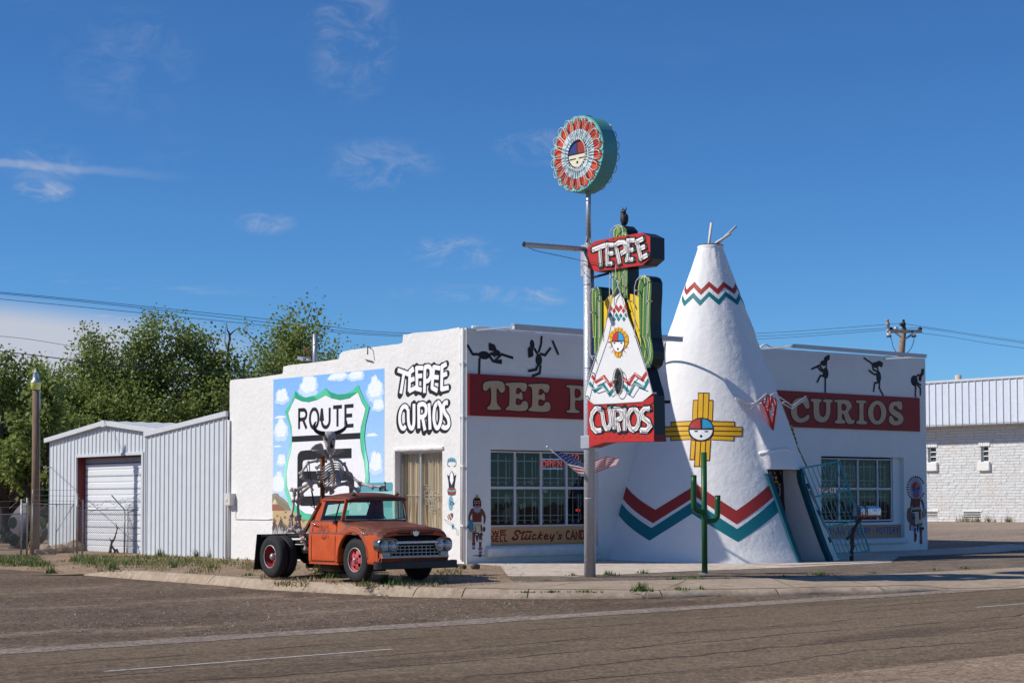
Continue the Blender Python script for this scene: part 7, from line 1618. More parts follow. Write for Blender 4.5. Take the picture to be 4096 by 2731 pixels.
bone('leg_bone', [(902, 880), (925, 905), (1050, 975)], .036, [YT-.1, YT-.2, YT-.5])
bone('leg_bone', [(560, 890), (500, 872), (440, 905)], .042, YT); bone('leg_bone', [(450, 905), (400, 950), (335, 1005)], .036, YT+.1); bone('leg_bone', [(404, 905), (330, 940), (250, 975)], .036, YT+.2); bone('leg_bone', [(455, 920), (468, 968)], .024, YT)
bone('leg_bone', [(205, 962), (230, 985), (246, 1030)], .032, YT+.3); bone('leg_bone', [(250, 985), (246, 1050), (232, 1105)], .028, YT+.35); bone('leg_bone', [(234, 1105), (226, 1200), (205, 1290)], .03, YT+.4, 1.7); bone('leg_bone', [(206, 1305), (212, 1390), (216, 1478)], .028, YT+.45, 1.5); bone('foot_bone', [(165, 1480), (200, 1482), (268, 1495)], .03, YT+.45)
bone('leg_bone', [(345, 1042), (312, 1070), (290, 1100)], .034, YT+.3); bone('leg_bone', [(294, 1120), (290, 1210), (300, 1300)], .032, YT+.35, 1.8); bone('leg_bone', [(265, 1330), (300, 1330)], .034, YT+.35); bone('leg_bone', [(302, 1335), (312, 1410), (340, 1500)], .030, YT+.35, 1.6)
bone('foot_bone', [(345, 1470), (362, 1510)], .03, YT+.3); bone('foot_bone', [(232, 1435), (300, 1430)], .02, YT+.4); bone('foot_bone', [(255, 1400), (268, 1440)], .028, YT+.4)
tsk = lambda x, y: ((1000+x/2.6133-1100)*3.136, (1900+y/2.6133-1650)*3.136)
bone('foot_bone', [tsk(512, 585), tsk(540, 650), tsk(555, 690)], .036, YT+.2, 1.5); bone('foot_bone', [tsk(550, 660), tsk(572, 710), tsk(588, 765)], .034, YT+.1, 1.7)
# ================================================================ metal sheds behind the shop
mSHED = M('white_steel_panel', (.62, .65, .67), .45, .0, var=.04, scale=2, spec=.5)
mSHT = M('steel_trim', (.60, .62, .64), .45, var=.04, scale=3)
def ribbed(mb, x, ya, yb, ztop, z0, pitch=.305, depth=.035, m=0):
    """vertical ribbed sheet on the plane x, facing -x; ztop(y) gives its upper edge"""
    prof = []; y = ya
    while y < yb-1e-6:
        for dy, d in ((0, 0), (.20, 0), (.225, 1), (.262, 1), (.287, 0)):
            if y+dy < yb: prof.append((y+dy, d))
        y += pitch
    prof.append((yb, 0)); A = [Vector((x-depth*d, yy, z0)) for yy, d in prof]; B = [Vector((x-depth*d, yy, ztop(yy))) for yy, d in prof]
    mb.add(A+B, [(i, i+1, i+1+len(A), i+len(A)) for i in range(len(A)-1)], m)
SX = .4; yL, yR, yP, zE, zP = 26.65, 17.08, 21.86, 4.03, 4.54
sh = thing('metal_shed', (5, 21.9, -.2), 'white ribbed metal gable shed with a roll-up garage door', 'shed')
gz = lambda y: zE+(zP-zE)*(1-abs(y-yP)/(yL-yP))
dY0, dY1, dZ = 19.15, 24.28, 3.335
mb = MB(); ribbed(mb, SX, yR, dY0, gz, -.5); ribbed(mb, SX, dY1, yL, gz, -.5)
ribbed(mb, SX, dY0, dY1, gz, dZ)
mb.add([(SX, yL, -.5), (SX+12, yL, -.5), (SX+12, yL, zE), (SX, yL, zE)], [(0, 1, 2, 3)]); mb.add([(SX+12, yR, -.5), (SX+12, yL, -.5), (SX+12, yL, zE), (SX+12, yP, zP), (SX+12, yR, zE)], [(0, 1, 2, 3, 4)]); mb.add([(SX, yR, -.5), (SX+12, yR, -.5), (SX+12, yR, zE), (SX, yR, zE)], [(0, 1, 2, 3)])
mb.build('wall', mSHED, sh, fix=False)
mb = MB(); n = 40
for s, ye in ((1, yL+.15), (-1, yR-.15)):
    za = zP+.06; ze = zE+.04; A, B = [], []
    for i in range(n+1):
        x = SX-.18+12.3*i/n; d = .03 if i % 2 else 0; A.append(Vector((x, yP, za+d))); B.append(Vector((x, ye, ze+d)))
    mb.add(A+B, [(i, i+1, i+1+len(A), i+len(A)) for i in range(len(A)-1)])
mb.build('roof', M('shed_roof_steel', (.66, .66, .64), .4, var=.06, scale=2), sh)
mb = MB()
for s, ye, ze in ((1, yL+.16, zE), (-1, yR-.16, zE)): mb.bar(Vector((SX-.13, yP, zP+.0)), Vector((SX-.13, ye, ze-.0)), .12, .17)
mb.box((SX-.2, yP-.16, zP-.14), (SX-.07, yP+.16, zP+.10)); mb.build('rake_trim', mSHT, sh, bevel=.008)
mb = MB(); mb.box((SX-.05, dY0-.12, -.4), (SX+.02, dY0, dZ)); mb.box((SX-.05, dY1, -.4), (SX+.02, dY1+.12, dZ)); mb.box((SX-.052, dY0-.12, dZ), (SX+.02, dY1+.12, dZ+.10)); mb.build('door_trim', mSHT, sh)
mb = MB(); mb.box((SX+.02, dY1-.02, -.4), (SX+.45, dY1+.05, dZ)); mb.box((SX+.02, dY0-.05, -.4), (SX+.45, dY0+.02, dZ)); mb.box((SX+.02, dY0, dZ-.03), (SX+.45, dY1, dZ+.03)); mb.build('door_jamb', M('red_iron', lin((112, 40, 38)), .6, var=.15), sh)
mb = MB(); x = SX+.34; zz = -.2; N_ = 14; hgt = (dZ-.25+.2)/N_
for i in range(N_):
    z = zz+i*hgt; mb.add([(x, dY0, z+.015), (x, dY1, z+.015), (x-.012, dY1, z+.05), (x-.012, dY0, z+.05)], [(0, 1, 2, 3)]); mb.add([(x-.012, dY0, z+.05), (x-.012, dY1, z+.05), (x-.012, dY1, z+hgt-.03), (x-.012, dY0, z+hgt-.03)], [(0, 1, 2, 3)])
    mb.add([(x-.012, dY0, z+hgt-.03), (x-.012, dY1, z+hgt-.03), (x+.01, dY1, z+hgt), (x+.01, dY0, z+hgt)], [(0, 1, 2, 3)]); mb.add([(x+.01, dY0, z+hgt), (x+.01, dY1, z+hgt), (x, dY1, z+hgt+.015), (x, dY0, z+hgt+.015)], [(0, 1, 2, 3)])
    if i % 2 == 1: mb.box((x-.02, dY0, z+hgt-.012), (x-.008, dY1, z+hgt+.014), 1)
mb.box((x-.02, dY0, dZ-.28), (x+.05, dY1, dZ-.05), 1); mb.build('garage_door', [M('garage_door_white', (.74, .76, .78), .4, var=.03), M('door_joint_grey', (.30, .31, .33), .6)], sh, fix=False)  # second tone: grey for the panel joints and head strip
ln_ = thing('lean_to', (3, 15.3, -.2), 'narrow white ribbed metal lean-to between the shop and the gable shed', 'shed')
lz = lambda y: 4.50-(y-12.55)*.0915
mb = MB(); ribbed(mb, -.02, 12.56, 18.04, lz, -.6, .305, .035); mb.add([(-.02, 18.04, -.6), (6, 18.04, -.6), (6, 18.04, 4.0), (-.02, 18.04, 4.0)], [(0, 1, 2, 3)]); mb.build('wall', mSHED, ln_, fix=False)
mb = MB(); mb.bar((-.07, 12.52, 4.52), (-.07, 18.12, 4.01), .10, .17); mb.bar((-.05, 18.06, -.5), (-.05, 18.06, 3.95), .06, .06); mb.bar((-.06, 12.60, 4.3), (-.06, 12.60, -.5), .08, .05); mb.build('trim', mSHT, ln_, bevel=.006)
mb = MB(); mb.add([(-.1, 12.5, 4.6), (6, 12.5, 4.6), (6, 18.2, 4.07), (-.1, 18.2, 4.07)], [(0, 1, 2, 3)]); mb.build('roof', mSHT, ln_)
# ================================================================ chain-link fence and gate
mLINK = M('chain_link_wire', (.30, .31, .31), .5, .5, var=.1)
def mesh_panel(mb, p, q, h, s=.085, r=.004, z0=.02, lift=None):
    p, q = Vector(p), Vector(q); L_ = (q-p).length; d = (q-p)/L_; up = Vector((0, 0, 1)); nn = d.cross(up)*r
    k = -int(h/s)-1
    def seg(a, b):
        e = (b-a).normalized(); w = e.cross(d.cross(up)).normalized()*r; mb.add([a-w, b-w, b+w, a+w], [(0, 1, 2, 3)])
    i = k
    while i*s < L_:
        for sg_ in (1, -1):
            x0 = i*s if sg_ > 0 else i*s+h; x1 = i*s+h if sg_ > 0 else i*s; z_0, z_1 = 0, h
            t0, t1 = 0.0, 1.0; dx = x1-x0
            lo, hi = sorted(((0-x0)/dx, (L_-x0)/dx)); t0 = max(t0, lo); t1 = min(t1, hi)
            if t1 > t0: seg(p+d*(x0+dx*t0)+up*(z0+h*t0), p+d*(x0+dx*t1)+up*(z0+h*t1))
        i += 1
fp = [gp(*cA(x, y)) for x, y in ((806, 1390), (650, 1385), (402, 1392), (140, 1402))]
far = fp[3]+Vector((-14, 6.5, 0)); far.z = zg(far.x, far.y)
fc = thing('chain_link_fence', fp[1], 'galvanised chain link fence with barbed wire in front of the garage door', 'fence')
mFP = M('fence_pipe', (.34, .35, .35), .45, .55, var=.15, scale=10)
FH = 1.55
mb = MB(); mesh_panel(mb, fp[2], fp[1], FH); mesh_panel(mb, fp[1], fp[0], FH+.18); mb.build('mesh', mLINK, fc, fix=False, weld=0)
mb = MB(); mb.tube([fp[2]+Vector((0, 0, FH)), fp[1]+Vector((0, 0, FH)), fp[0]+Vector((0, 0, FH))], .022, 6); mb.build('top_rail', mFP, fc)
for i, (p, h, r) in enumerate(((fp[2], 2.15, .035), (fp[2]+Vector((.16, -.1, 0)), 1.95, .03), (fp[1], FH, .032), (fp[1].lerp(fp[0], .62), FH, .022), (fp[0], FH, .025))):
    mb = MB(); mb.tube([p+Vector((0, 0, -.2)), p+Vector((0, 0, h))], r, 8); mb.build('post', mFP, fc)
mb = MB(); t = fp[1]+Vector((0, 0, FH)); mb.bar(t, t+Vector((-.38, .28, .52)), .04, .04); mb.build('wire_arm', mFP, fc)
mb = MB(); rnd = random.Random(8)
def barb(pts, sag):
    P = open_smooth(pts, 7); P = [p+Vector((0, 0, sag*math.sin(i*.9)+sag*.6*math.sin(i*2.3))) for i, p in enumerate(P)]; mb.tube(P, .007, 4)
    for i in range(1, len(P), 2):
        for dz in (1, -1): mb.bar(P[i]+Vector((-.02, 0, -.03*dz)), P[i]+Vector((.02, 0, .03*dz)), .006, .006)
T2 = fp[2]+Vector((0, 0, 1.95)); A1_ = t+Vector((-.2, .14, .27)); E0 = fp[0]+Vector((0, 0, 2.2))
barb([T2, T2.lerp(A1_, .3)+Vector((0, 0, -.22)), T2.lerp(A1_, .65)+Vector((0, 0, -.05)), A1_, A1_.lerp(E0, .5)+Vector((0, 0, .05)), E0], .05)
barb([T2+Vector((0, 0, -.3)), T2.lerp(A1_, .35)+Vector((0, 0, -.4)), A1_+Vector((0, 0, -.1)), A1_.lerp(E0, .45)+Vector((0, 0, -.18)), E0+Vector((0, 0, -.25))], .06)
mb.build('barbed_wire', mFP, fc, fix=False, weld=0)
f2 = thing('chain_link_fence', fp[3], 'low chain link fence running off to the left of the gate post', 'fence')
mb = MB(); mesh_panel(mb, fp[3], far, 1.45, .09); mb.build('mesh', mLINK, f2, fix=False, weld=0)
mb = MB(); mb.tube([fp[3]+Vector((0, 0, 1.45)), far+Vector((0, 0, 1.45))], .022, 6); mb.build('top_rail', mFP, f2)
for p, h in ((fp[3], 2.0), (fp[3]+Vector((-.18, .06, 0)), 1.95), (fp[3].lerp(far, .45), 1.5), (far, 1.5)): mb = MB(); mb.tube([p+Vector((0, 0, -.2)), p+Vector((0, 0, h))], .034, 8); mb.build('post', mFP, f2)
mb = MB(); a, b = fp[3]+Vector((0, 0, 1.9)), far+Vector((0, 0, 1.9)); mb.tube([a, a.lerp(b, .5)+Vector((0, 0, -.08)), b], .006, 4); mb.tube([a+Vector((0, 0, -.2)), a.lerp(b, .5)+Vector((0, 0, -.3)), b+Vector((0, 0, -.2))], .006, 4); mb.build('barbed_wire', mFP, f2)
g0, g1 = fp[3]+Vector((.18, -.04, .05)), fp[2]+Vector((-.12, .02, .02))
go = thing('fence_gate', g0, 'sagging chain link gate with a diagonal brace beside the wooden lamp pole', 'gate')
gh = 1.75; mid = g0.lerp(g1, .49)+Vector((.0, -.25, 0))
mb = MB(); mesh_panel(mb, g0, mid, gh-.1, .085); mesh_panel(mb, mid, g1, gh-.05, .085); mb.build('mesh', mLINK, go, fix=False, weld=0)
mb = MB(); U_ = Vector((0, 0, gh)); mb.tube([g0, g0+U_, mid+U_+Vector((0, 0, -.02)), g1+U_, g1], .022, 6); mb.tube([g0, mid], .02, 6); mb.tube([mid, mid+U_], .022, 6); mb.tube([mid.lerp(g1, .0)+Vector((0, 0, .75)), g1+U_], .014, 5); mb.build('gate_frame', mFP, go)
mb = MB()
for dz in (.1, .28, .48): mb.tube([g0+U_+Vector((0, 0, dz)), g1+U_+Vector((0, 0, dz))], .006, 4)
for p in (g0, g1): mb.tube([p+U_, p+U_+Vector((0, 0, .5))], .012, 5)
mb.build('barbed_wire', mFP, go)
# ================================================================ lamp pole beyond the gate
lp0 = gp(*cA(181, 1392)); ltop = oy(lp0.y, *cA(187, 522)); kpx = (oy(lp0.y, *cA(210, 900)).x-oy(lp0.y, *cA(172, 900)).x)
lampp = thing('lamp_pole', lp0, 'weathered wooden pole with a bucket security lamp standing behind the gate', 'lamp post')
mb = MB(); mb.tube([lp0+Vector((0, 0, -.2)), lp0.lerp(Vector((ltop.x, lp0.y, ltop.z)), .5)+Vector((.03, 0, 0)), Vector((ltop.x, lp0.y, ltop.z+.05))], [.17, .145, .115], 12); mb.build('pole', M('pole_wood', (.22, .15, .10), .9, var=.35, scale=7, stretch=(7, 7, .5), bump=.012, bscale=16), lampp)
s = ltop.z; lc = Vector((ltop.x, lp0.y, s)); mb = MB(); mb.lathe([(.10, .50), (.11, .40), (.115, .30), (.15, .26), (.185, .20), (.19, .17)], lc, 'z', 20); mb.tube([lc+Vector((0, 0, .48)), lc+Vector((0, 0, .60))], [.07, .05], 10); mb.tube([lc+Vector((0, 0, .6)), lc+Vector((0, 0, .66))], .025, 8); mb.build('lamp_head', mGALV, lampp)
mb = MB(); mb.lathe([(.185, .17), (.165, -.05), (.12, -.08), (0, -.09)], lc, 'z', 20); mb.build('lens', M('lens_yellow_green', lin((206, 216, 110)), .3, var=.08, spec=.6), lampp)
mb = MB(); mb.bar(lc+Vector((.14, 0, -.1)), lc+Vector((.15, 0, -.75)), .05, .05); mb.tube([lc+Vector((.05, -.1, -.1)), lc+Vector((.12, -.12, -2.0)), lc+Vector((.1, -.15, -4))], .012, 5); mb.build('conduit', mGALV, lampp)
p, q = oy(lp0.y, *cA(208, 915)), ox(SX, *cA(262, 935)); cv = thing('cable_drop', p, 'slack pale cable hanging from the lamp pole to the shed eave', 'cable')
mb = MB(); mb.tube(open_smooth([p, oy(lp0.y, *cA(222, 930)), oy(lp0.y-.1, *cA(240, 942)), q], 5), .014, 5); mb.build('cable', M('cable_grey', (.4, .39, .36), .6), cv)
# ================================================================ dead branch, stones, stacked wood by the gate
p = gp(*cA(590, 1385)); db = thing('dead_branch', p, 'twisted dead branch leaning on the fence by the garage door', 'branch'); B_ = lambda x, y: oy(p.y-.05, *cSH(x, y))
mb = MB(); mDB = M('dead_wood', (.10, .065, .045), .95, var=.5, scale=9, bump=.01)
for pts, r0, r1 in (([(1380, 1130), (1390, 1060), (1402, 1000), (1430, 960), (1455, 890), (1470, 825)], .055, .02), ([(1470, 830), (1462, 790), (1455, 755)], .02, .006), ([(1470, 830), (1490, 812)], .016, .006), ([(1400, 990), (1385, 965), (1372, 942)], .03, .01), ([(1420, 970), (1410, 962), (1400, 975)], .02, .01), ([(1440, 1180), (1440, 1110), (1425, 1075), (1395, 1035)], .05, .03), ([(1440, 1110), (1465, 1090), (1478, 1130), (1470, 1160)], .045, .03)):
    P = open_smooth([B_(*q) for q in pts], 4) if len(pts) > 2 else [B_(*q) for q in pts]; k = len(P)-1; mb.tube(P, [r0+(r1-r0)*i/k+.006*math.sin(i*2) for i in range(k+1)], 7)
mb.build('branch', mDB, db)
mST = M('field_stone', (.34, .25, .18), .95, var=.25, scale=5, bump=.03, bscale=8)
def stone(px, py, sx, sy, sz, seed, label, f=cSH, group='stones piled by the gate', dy=0):
    p = gp(*f(px, py)); p.y += dy; rr_ = random.Random(seed); bm = bmesh.new(); bmesh.ops.create_icosphere(bm, subdivisions=2, radius=1)
    for v in bm.verts: v.co *= 1+.28*noise.noise(v.co*1.3+Vector((seed*7.1, 0, 0)))+.1*noise.noise(v.co*3.5+Vector((seed, 2, 0))); v.co = Vector((v.co.x*sx, v.co.y*sy, v.co.z*sz))
    me = bpy.data.meshes.new('stone'); bm.to_mesh(me); bm.free(); me.materials.append(mST); o = bpy.data.objects.new('stone', me); COL.objects.link(o); o.location = (p.x, p.y, zg(p.x, p.y)+sz*.45); o.rotation_euler = (rr_.uniform(-.3, .3), rr_.uniform(-.3, .3), rr_.uniform(0, 6)); lab(o, label, 'stone', group)
for i, (x, y, sx, sy, sz, l) in enumerate(((575, 1120, .34, .24, .22, 'tan stone at the left end of the pile by the gate'), (640, 1135, .30, .2, .14, 'low flat stone in front of the pile by the gate'), (720, 1130, .33, .2, .22, 'pale stone tilted up in the middle of the stone pile'), (790, 1128, .3, .22, .2, 'grey tan stone under the dry grass beside the gate'), (860, 1122, .28, .2, .16, 'small flat stone near the right end of the pile'), (940, 1105, .36, .26, .3, 'large brown stone against the gate post'), (510, 1148, .34, .2, .12, 'flat brown stone beside the foot of the wooden lamp pole'))): stone(x, y, sx, sy, sz, i+1, l)
p = gp(*cSH(245, 1010)); wb = thing('white_post', p, 'short white marker post in the yard behind the fence', 'post'); mb = MB(); mb.tube([p+Vector((0, 0, -.1)), p+Vector((0, 0, .35))], [.11, .08], 8); mb.lathe([(.08, .35), (.05, .42), (0, .44)], p, 'z', 8); mb.build('post', mWHITE, wb)
# prickly pear clump behind the fence
p = gp(*cSH(130, 1090)); pc = thing('prickly_pear', p, 'dark prickly pear clump growing behind the left fence', 'cactus'); rnd = random.Random(4); mb = MB()
for i in range(26):
    c = p+Vector((rnd.uniform(-1.3, 1.3), rnd.uniform(-.4, .4), rnd.uniform(.2, 1.1))); a = rnd.uniform(0, PI); r = rnd.uniform(.15, .24); tl = rnd.uniform(-.5, .5); u = Vector((math.cos(a), math.sin(a), 0)); w = Vector((-math.sin(a)*tl, math.cos(a)*tl, 1)).normalized(); n_ = u.cross(w)*.03
    R1 = [c+u*r*.8*math.cos(2*PI*j/12)+w*r*1.1*math.sin(2*PI*j/12) for j in range(12)]; mb.loft([[q-n_ for q in R1], [c+(q-c)*1.06 for q in R1], [q+n_ for q in R1]])
mb.build('pads', M('pear_green', (.045, .06, .03), .7, var=.3), pc)
# ================================================================ houses behind the trees on the left
def house(name, label, x0, x1, y0, y1, h, col, roofc, wins, zb=0, ridge=1.1, axis=0):
    t = thing(name, ((x0+x1)/2, (y0+y1)/2, zb), label, 'house'); mw = M('house_wall', col, .9, var=.08, scale=2); mb = MB(); mb.box((x0, y0, zb-.5), (x1, y1, zb+h)); mb.build('wall', mw, t)
    mb = MB(); ym = (y0+y1)/2; e = .35
    mb.prism([Vector((x0-e, y0-e, zb+h)), Vector((x0-e, y1+e, zb+h)), Vector((x0-e, ym, zb+h+ridge))], (x1-x0+2*e, 0, 0)); mb.build('roof', M('house_roof', roofc, .9, var=.15, scale=4), t)
    for (f, a, z, w, hh) in wins:
        mb = MB()
        if f == 'y': mb.box((a, y0-.04, zb+z), (a+w, y0+.02, zb+z+hh))
        else: mb.box((x0-.04, a, zb+z), (x0+.02, a+w, zb+z+hh))
        wo = mb.build('window', mDARK, t); mb = MB()
        if f == 'y': mb.box((a-.08, y0-.07, zb+z-.08), (a+w+.08, y0-.01, zb+z)); mb.box((a-.08, y0-.07, zb+z+hh), (a+w+.08, y0-.01, zb+z+hh+.08))
        else: mb.box((x0-.07, a-.08, zb+z-.08), (x0-.01, a+w+.08, zb+z)); mb.box((x0-.07, a-.08, zb+z+hh), (x0-.01, a+w+.08, zb+z+hh+.08))
        mb.build('frame', mWHITE, wo)
# placed along the sight lines left of the shed
def at(px, dist):
    d = ray(px, 2000); d.z = 0; d.normalize(); return CAM+d*dist
h1 = at(330, 122); house('white_house', 'pale house half hidden by trees behind the lamp pole', h1.x-3.4, h1.x+9, h1.y, h1.y+10, 3.0, (.62, .52, .46), (.30, .28, .27), (('y', h1.x-1.5, 1.0, 1.2, 1.2), ('y', h1.x+2.5, 1.0, 1.2, 1.2), ('x', h1.y+2, 1.0, 1.3, 1.2)), -.3)
h2 = at(-40, 112); house('orange_house', 'orange stucco house seen past the tree at the left edge', h2.x-8, h2.x+3.6, h2.y, h2.y+8, 2.9, (.46, .26, .14), (.16, .11, .08), (('y', h2.x+1.2, .9, 1.2, 1.2),), -.3)
# parked car under a grey cover
c0 = at(160, 88); c0.z = zg(c0.x, c0.y); cc = thing('covered_car', c0, 'car under a dull purple grey cover in the yard behind the fence', 'car'); dx = Vector((.773, -.634, 0)); dy = Vector((.634, .773, 0)); mb = MB()
secs = []
for u, w, h in ((-3.4, .5, .5), (-3.1, .85, .95), (-1.9, .95, 1.12), (-1.2, .9, 1.75), (.3, .9, 1.85), (1.4, .9, 1.65), (2.2, .95, 1.2), (3.2, .9, 1.0), (3.45, .6, .5)):
    secs.append([c0+dx*u+dy*(w*math.cos(t))*1.0+Vector((0, 0, h*max(0, math.sin(t))**.55+.04*noise.noise(Vector((u*2, t*3, 1))))) for t in [PI*i/10 for i in range(11)]])
mb.loft(secs, closed=False, cap=False); mb.build('cover', M('cover_cloth', (.20, .18, .20), .9, var=.15, scale=2, bump=.03, bscale=4), cc)
# ================================================================ trees
rnd = random.Random(77)
mBARK = M('elm_bark', (.07, .052, .042), .95, var=.35, scale=6, stretch=(4, 4, 1), bump=.03, bscale=9)
def leafmat(name, c1, c2):
    m = bpy.data.materials.new(name); m.use_nodes = True; nt = m.node_tree; N = nt.nodes.new; L = nt.links.new; b = nt.nodes['Principled BSDF']
    at_ = N('ShaderNodeAttribute'); at_.attribute_name = 'Col'; mx = N('ShaderNodeMix'); mx.data_type = 'RGBA'; L(at_.outputs['Fac'], mx.inputs[0]); mx.inputs[6].default_value = (*c1, 1); mx.inputs[7].default_value = (*c2, 1)
    n = N('ShaderNodeTexNoise'); n.inputs['Scale'].default_value = .8; tc = N('ShaderNodeTexCoord'); L(tc.outputs['Object'], n.inputs['Vector']); r = N('ShaderNodeMapRange'); L(n.outputs['Fac'], r.inputs[0]); r.inputs[1].default_value = .3; r.inputs[2].default_value = .7; r.inputs[3].default_value = .8; r.inputs[4].default_value = 1.2
    mu = N('ShaderNodeMix'); mu.data_type = 'RGBA'; mu.blend_type = 'MULTIPLY'; mu.inputs[0].default_value = 1; L(mx.outputs[2], mu.inputs[6]); L(r.outputs[0], mu.inputs[7]); L(mu.outputs[2], b.inputs['Base Color'])
    b.inputs['Roughness'].default_value = .5; b.inputs['Specular IOR Level'].default_value = .35
    t = N('ShaderNodeBsdfTranslucent'); L(mu.outputs[2], t.inputs[0]); ms_ = N('ShaderNodeMixShader'); ms_.inputs[0].default_value = .5; L(b.outputs[0], ms_.inputs[1]); L(t.outputs[0], ms_.inputs[2]); L(ms_.outputs[0], nt.nodes['Material Output'].inputs[0]); return m
mLEAF = leafmat('elm_leaves', (.16, .22, .045), (.34, .39, .12))
def leaves(name, centers, n, size, spread, seed, parent, mat=None, droop=.3, flat=.7):
    """n leaf-sized kite faces scattered round many twig points"""
    g = np.random.default_rng(seed); C_ = np.array([tuple(c) for c in centers]); w = np.ones(len(C_))/len(C_)
    idx = g.choice(len(C_), n, p=w); P = C_[idx]+g.normal(0, 1, (n, 3))*np.array([spread, spread, spread*flat])
    a = g.uniform(0, 2*PI, n); el = g.uniform(-1.1, .5, n)-droop; U = np.stack([np.cos(a)*np.cos(el), np.sin(a)*np.cos(el), np.sin(el)], 1)
    b = g.normal(0, 1, (n, 3)); Vv = np.cross(U, b); Vv /= np.linalg.norm(Vv, axis=1)[:, None]+1e-9
    s = size*g.uniform(.6, 1.4, n)[:, None]; w_ = s*.42
    V4 = np.stack([P, P+U*s*.5+Vv*w_, P+U*s, P+U*s*.5-Vv*w_], 1).reshape(-1, 3)
    o0 = wloc(parent); V4 -= np.array(tuple(o0)); me = bpy.data.meshes.new(name); me.vertices.add(4*n); me.vertices.foreach_set('co', V4.astype(np.float32).ravel()); me.loops.add(4*n); me.loops.foreach_set('vertex_index', np.arange(4*n, dtype=np.int32)); me.polygons.add(n); me.polygons.foreach_set('loop_start', np.arange(0, 4*n, 4, dtype=np.int32)); me.polygons.foreach_set('loop_total', np.full(n, 4, dtype=np.int32)); me.materials.append(mat or mLEAF); me.update(calc_edges=True)
    at_ = me.color_attributes.new('Col', 'FLOAT_COLOR', 'CORNER'); c = np.repeat(np.clip(g.normal(.45, .28, n), 0, 1), 4); at_.data.foreach_set('color', np.stack([c, c, c, np.ones_like(c)], 1).astype(np.float32).ravel())
    o = bpy.data.objects.new(name, me); COL.objects.link(o); o.parent = parent; return o
def tree(base, h, spread, seed, label, nleaf, size=.16, trunk_r=.28, lean=(0, 0), group='trees behind the sheds', levels=3, low=.28, tips_up=.5):
    t = thing('elm_tree', base, label, 'tree', group); rr_ = random.Random(seed); mb = MB(); tips = []
    def grow(p, d, L_, r, lev):
        P = [p]; k = 5
        for i in range(k):
            d = (d+Vector((rr_.uniform(-.2, .2), rr_.uniform(-.2, .2), rr_.uniform(-.06, .16)))).normalized(); P.append(P[-1]+d*L_/k)
        mb.tube(P, [r*(1-.5*i/k) for i in range(k+1)], 7 if lev < 2 else 5, cap=False)
        if lev >= levels: tips.extend(P[1:]); return
        if lev == levels-1: tips.extend(P[3:])
        nb = 5 if lev == 0 else 4
        for i in range(nb):
            t_ = .45+.55*i/(nb-1) if lev else .55+.45*i/(nb-1); q = P[min(k, int(t_*k))]; a = i*2.4+rr_.uniform(0, 1.2); tilt = rr_.uniform(.4, 1.05) if i < nb-1 else .18
            e = (d*math.cos(tilt)+(Vector((math.cos(a), math.sin(a), .12)))*math.sin(tilt)).normalized(); grow(q, e, L_*rr_.uniform(.58, .82), r*.5*(1-.25*t_)+.006, lev+1)
    grow(base+Vector((0, 0, -.3)), Vector((lean[0], lean[1], 1)).normalized(), h*.36, trunk_r, 0)
    a = np.array([tuple(v) for v in tips]); c = base; m_ = a.max(0); sx = spread/max(.1, np.percentile(np.hypot(a[:, 0]-c.x, a[:, 1]-c.y), 92)); sz = h/max(.1, (m_[2]-c.z))
    f = lambda v: Vector((c.x+(v[0]-c.x)*(1+(sx-1)*sstep(v[2]-c.z, .8, h*.35)), c.y+(v[1]-c.y)*(1+(sx-1)*sstep(v[2]-c.z, .8, h*.35)), c.z+(v[2]-c.z)*sz))
    mb.v = [tuple(f(v)) for v in mb.v]; mb.build('trunk', mBARK, t, fix=False, weld=0); T_ = [f(v) for v in tips]
    up = []
    for v in T_:
        up.append(v)
        if v.z > c.z+h*.55: up.append(v+Vector((rr_.uniform(-.2, .2), rr_.uniform(-.2, .2), rr_.uniform(0, tips_up))))
    leaves('crown', up, nleaf, size, .30*h/9, seed, t, droop=.15); return t
TS = [  # (pixel x, distance, height, spread, label, leaves)
 (30, 84, 8.2, 5.0, 'broad green tree at the left edge above the orange house', 21000),
 (215, 95, 9.4, 4.2, 'small green tree directly behind the wooden lamp pole', 12000),
 (420, 92, 10.0, 4.8, 'green tree rising above the left half of the gable shed', 19000),
 (610, 88, 10.9, 4.9, 'tallest leafy tree behind the ridge of the gable shed', 22000),
 (800, 92, 10.6, 4.9, 'green tree with a bare top twig behind the lean-to', 19000),
 (985, 90, 11.6, 5.2, 'green tree showing just left of the shop side wall', 12000),
 (1120, 86, 11.0, 3.6, 'upright green tree behind the stepped wall of the shop', 12000)]
for i, (px, ds, h, sp_, l, n) in enumerate(TS):
    p = at(px, ds); p.z = zg(p.x, p.y)-.05; tree(p, h, sp_, 21+i*5, l, int(n*1.25), .145, .30)
p = at(1340, 96); p.z = 0; tree(p, 7.9, 1.6, 93, 'little tree top peeping over the shop roof beside the flue pipe', 2600, .19, .16)
p = at(60, 74); p.z = zg(p.x, p.y); tree(p, 7.0, 2.6, 41, 'dark leaning trunk tree inside the fence at the far left', 9000, .19, .36, lean=(.5, .1))
# understorey: hedge-like thicket that closes the view below the crowns
p = at(640, 100); p.z = -.2; th = thing('shrub_thicket', p, 'dark green shrub thicket filling the gaps behind the sheds', 'shrub'); cs = []
for i in range(260): q = at(rnd.uniform(560, 1150), rnd.uniform(98, 104)); cs.append(Vector((q.x, q.y, rnd.uniform(.5, 6.4))))
leaves('foliage', cs, 17000, .19, .6, 5, th)
mb = MB()
for i in range(14): q = at(590+i*40, 100); mb.tube([Vector((q.x, q.y, -.4)), Vector((q.x+rnd.uniform(-.5, .5), q.y, 3)), Vector((q.x+rnd.uniform(-1, 1), q.y, 5))], [.08, .05, .02], 5)
mb.build('stems', mBARK, th)
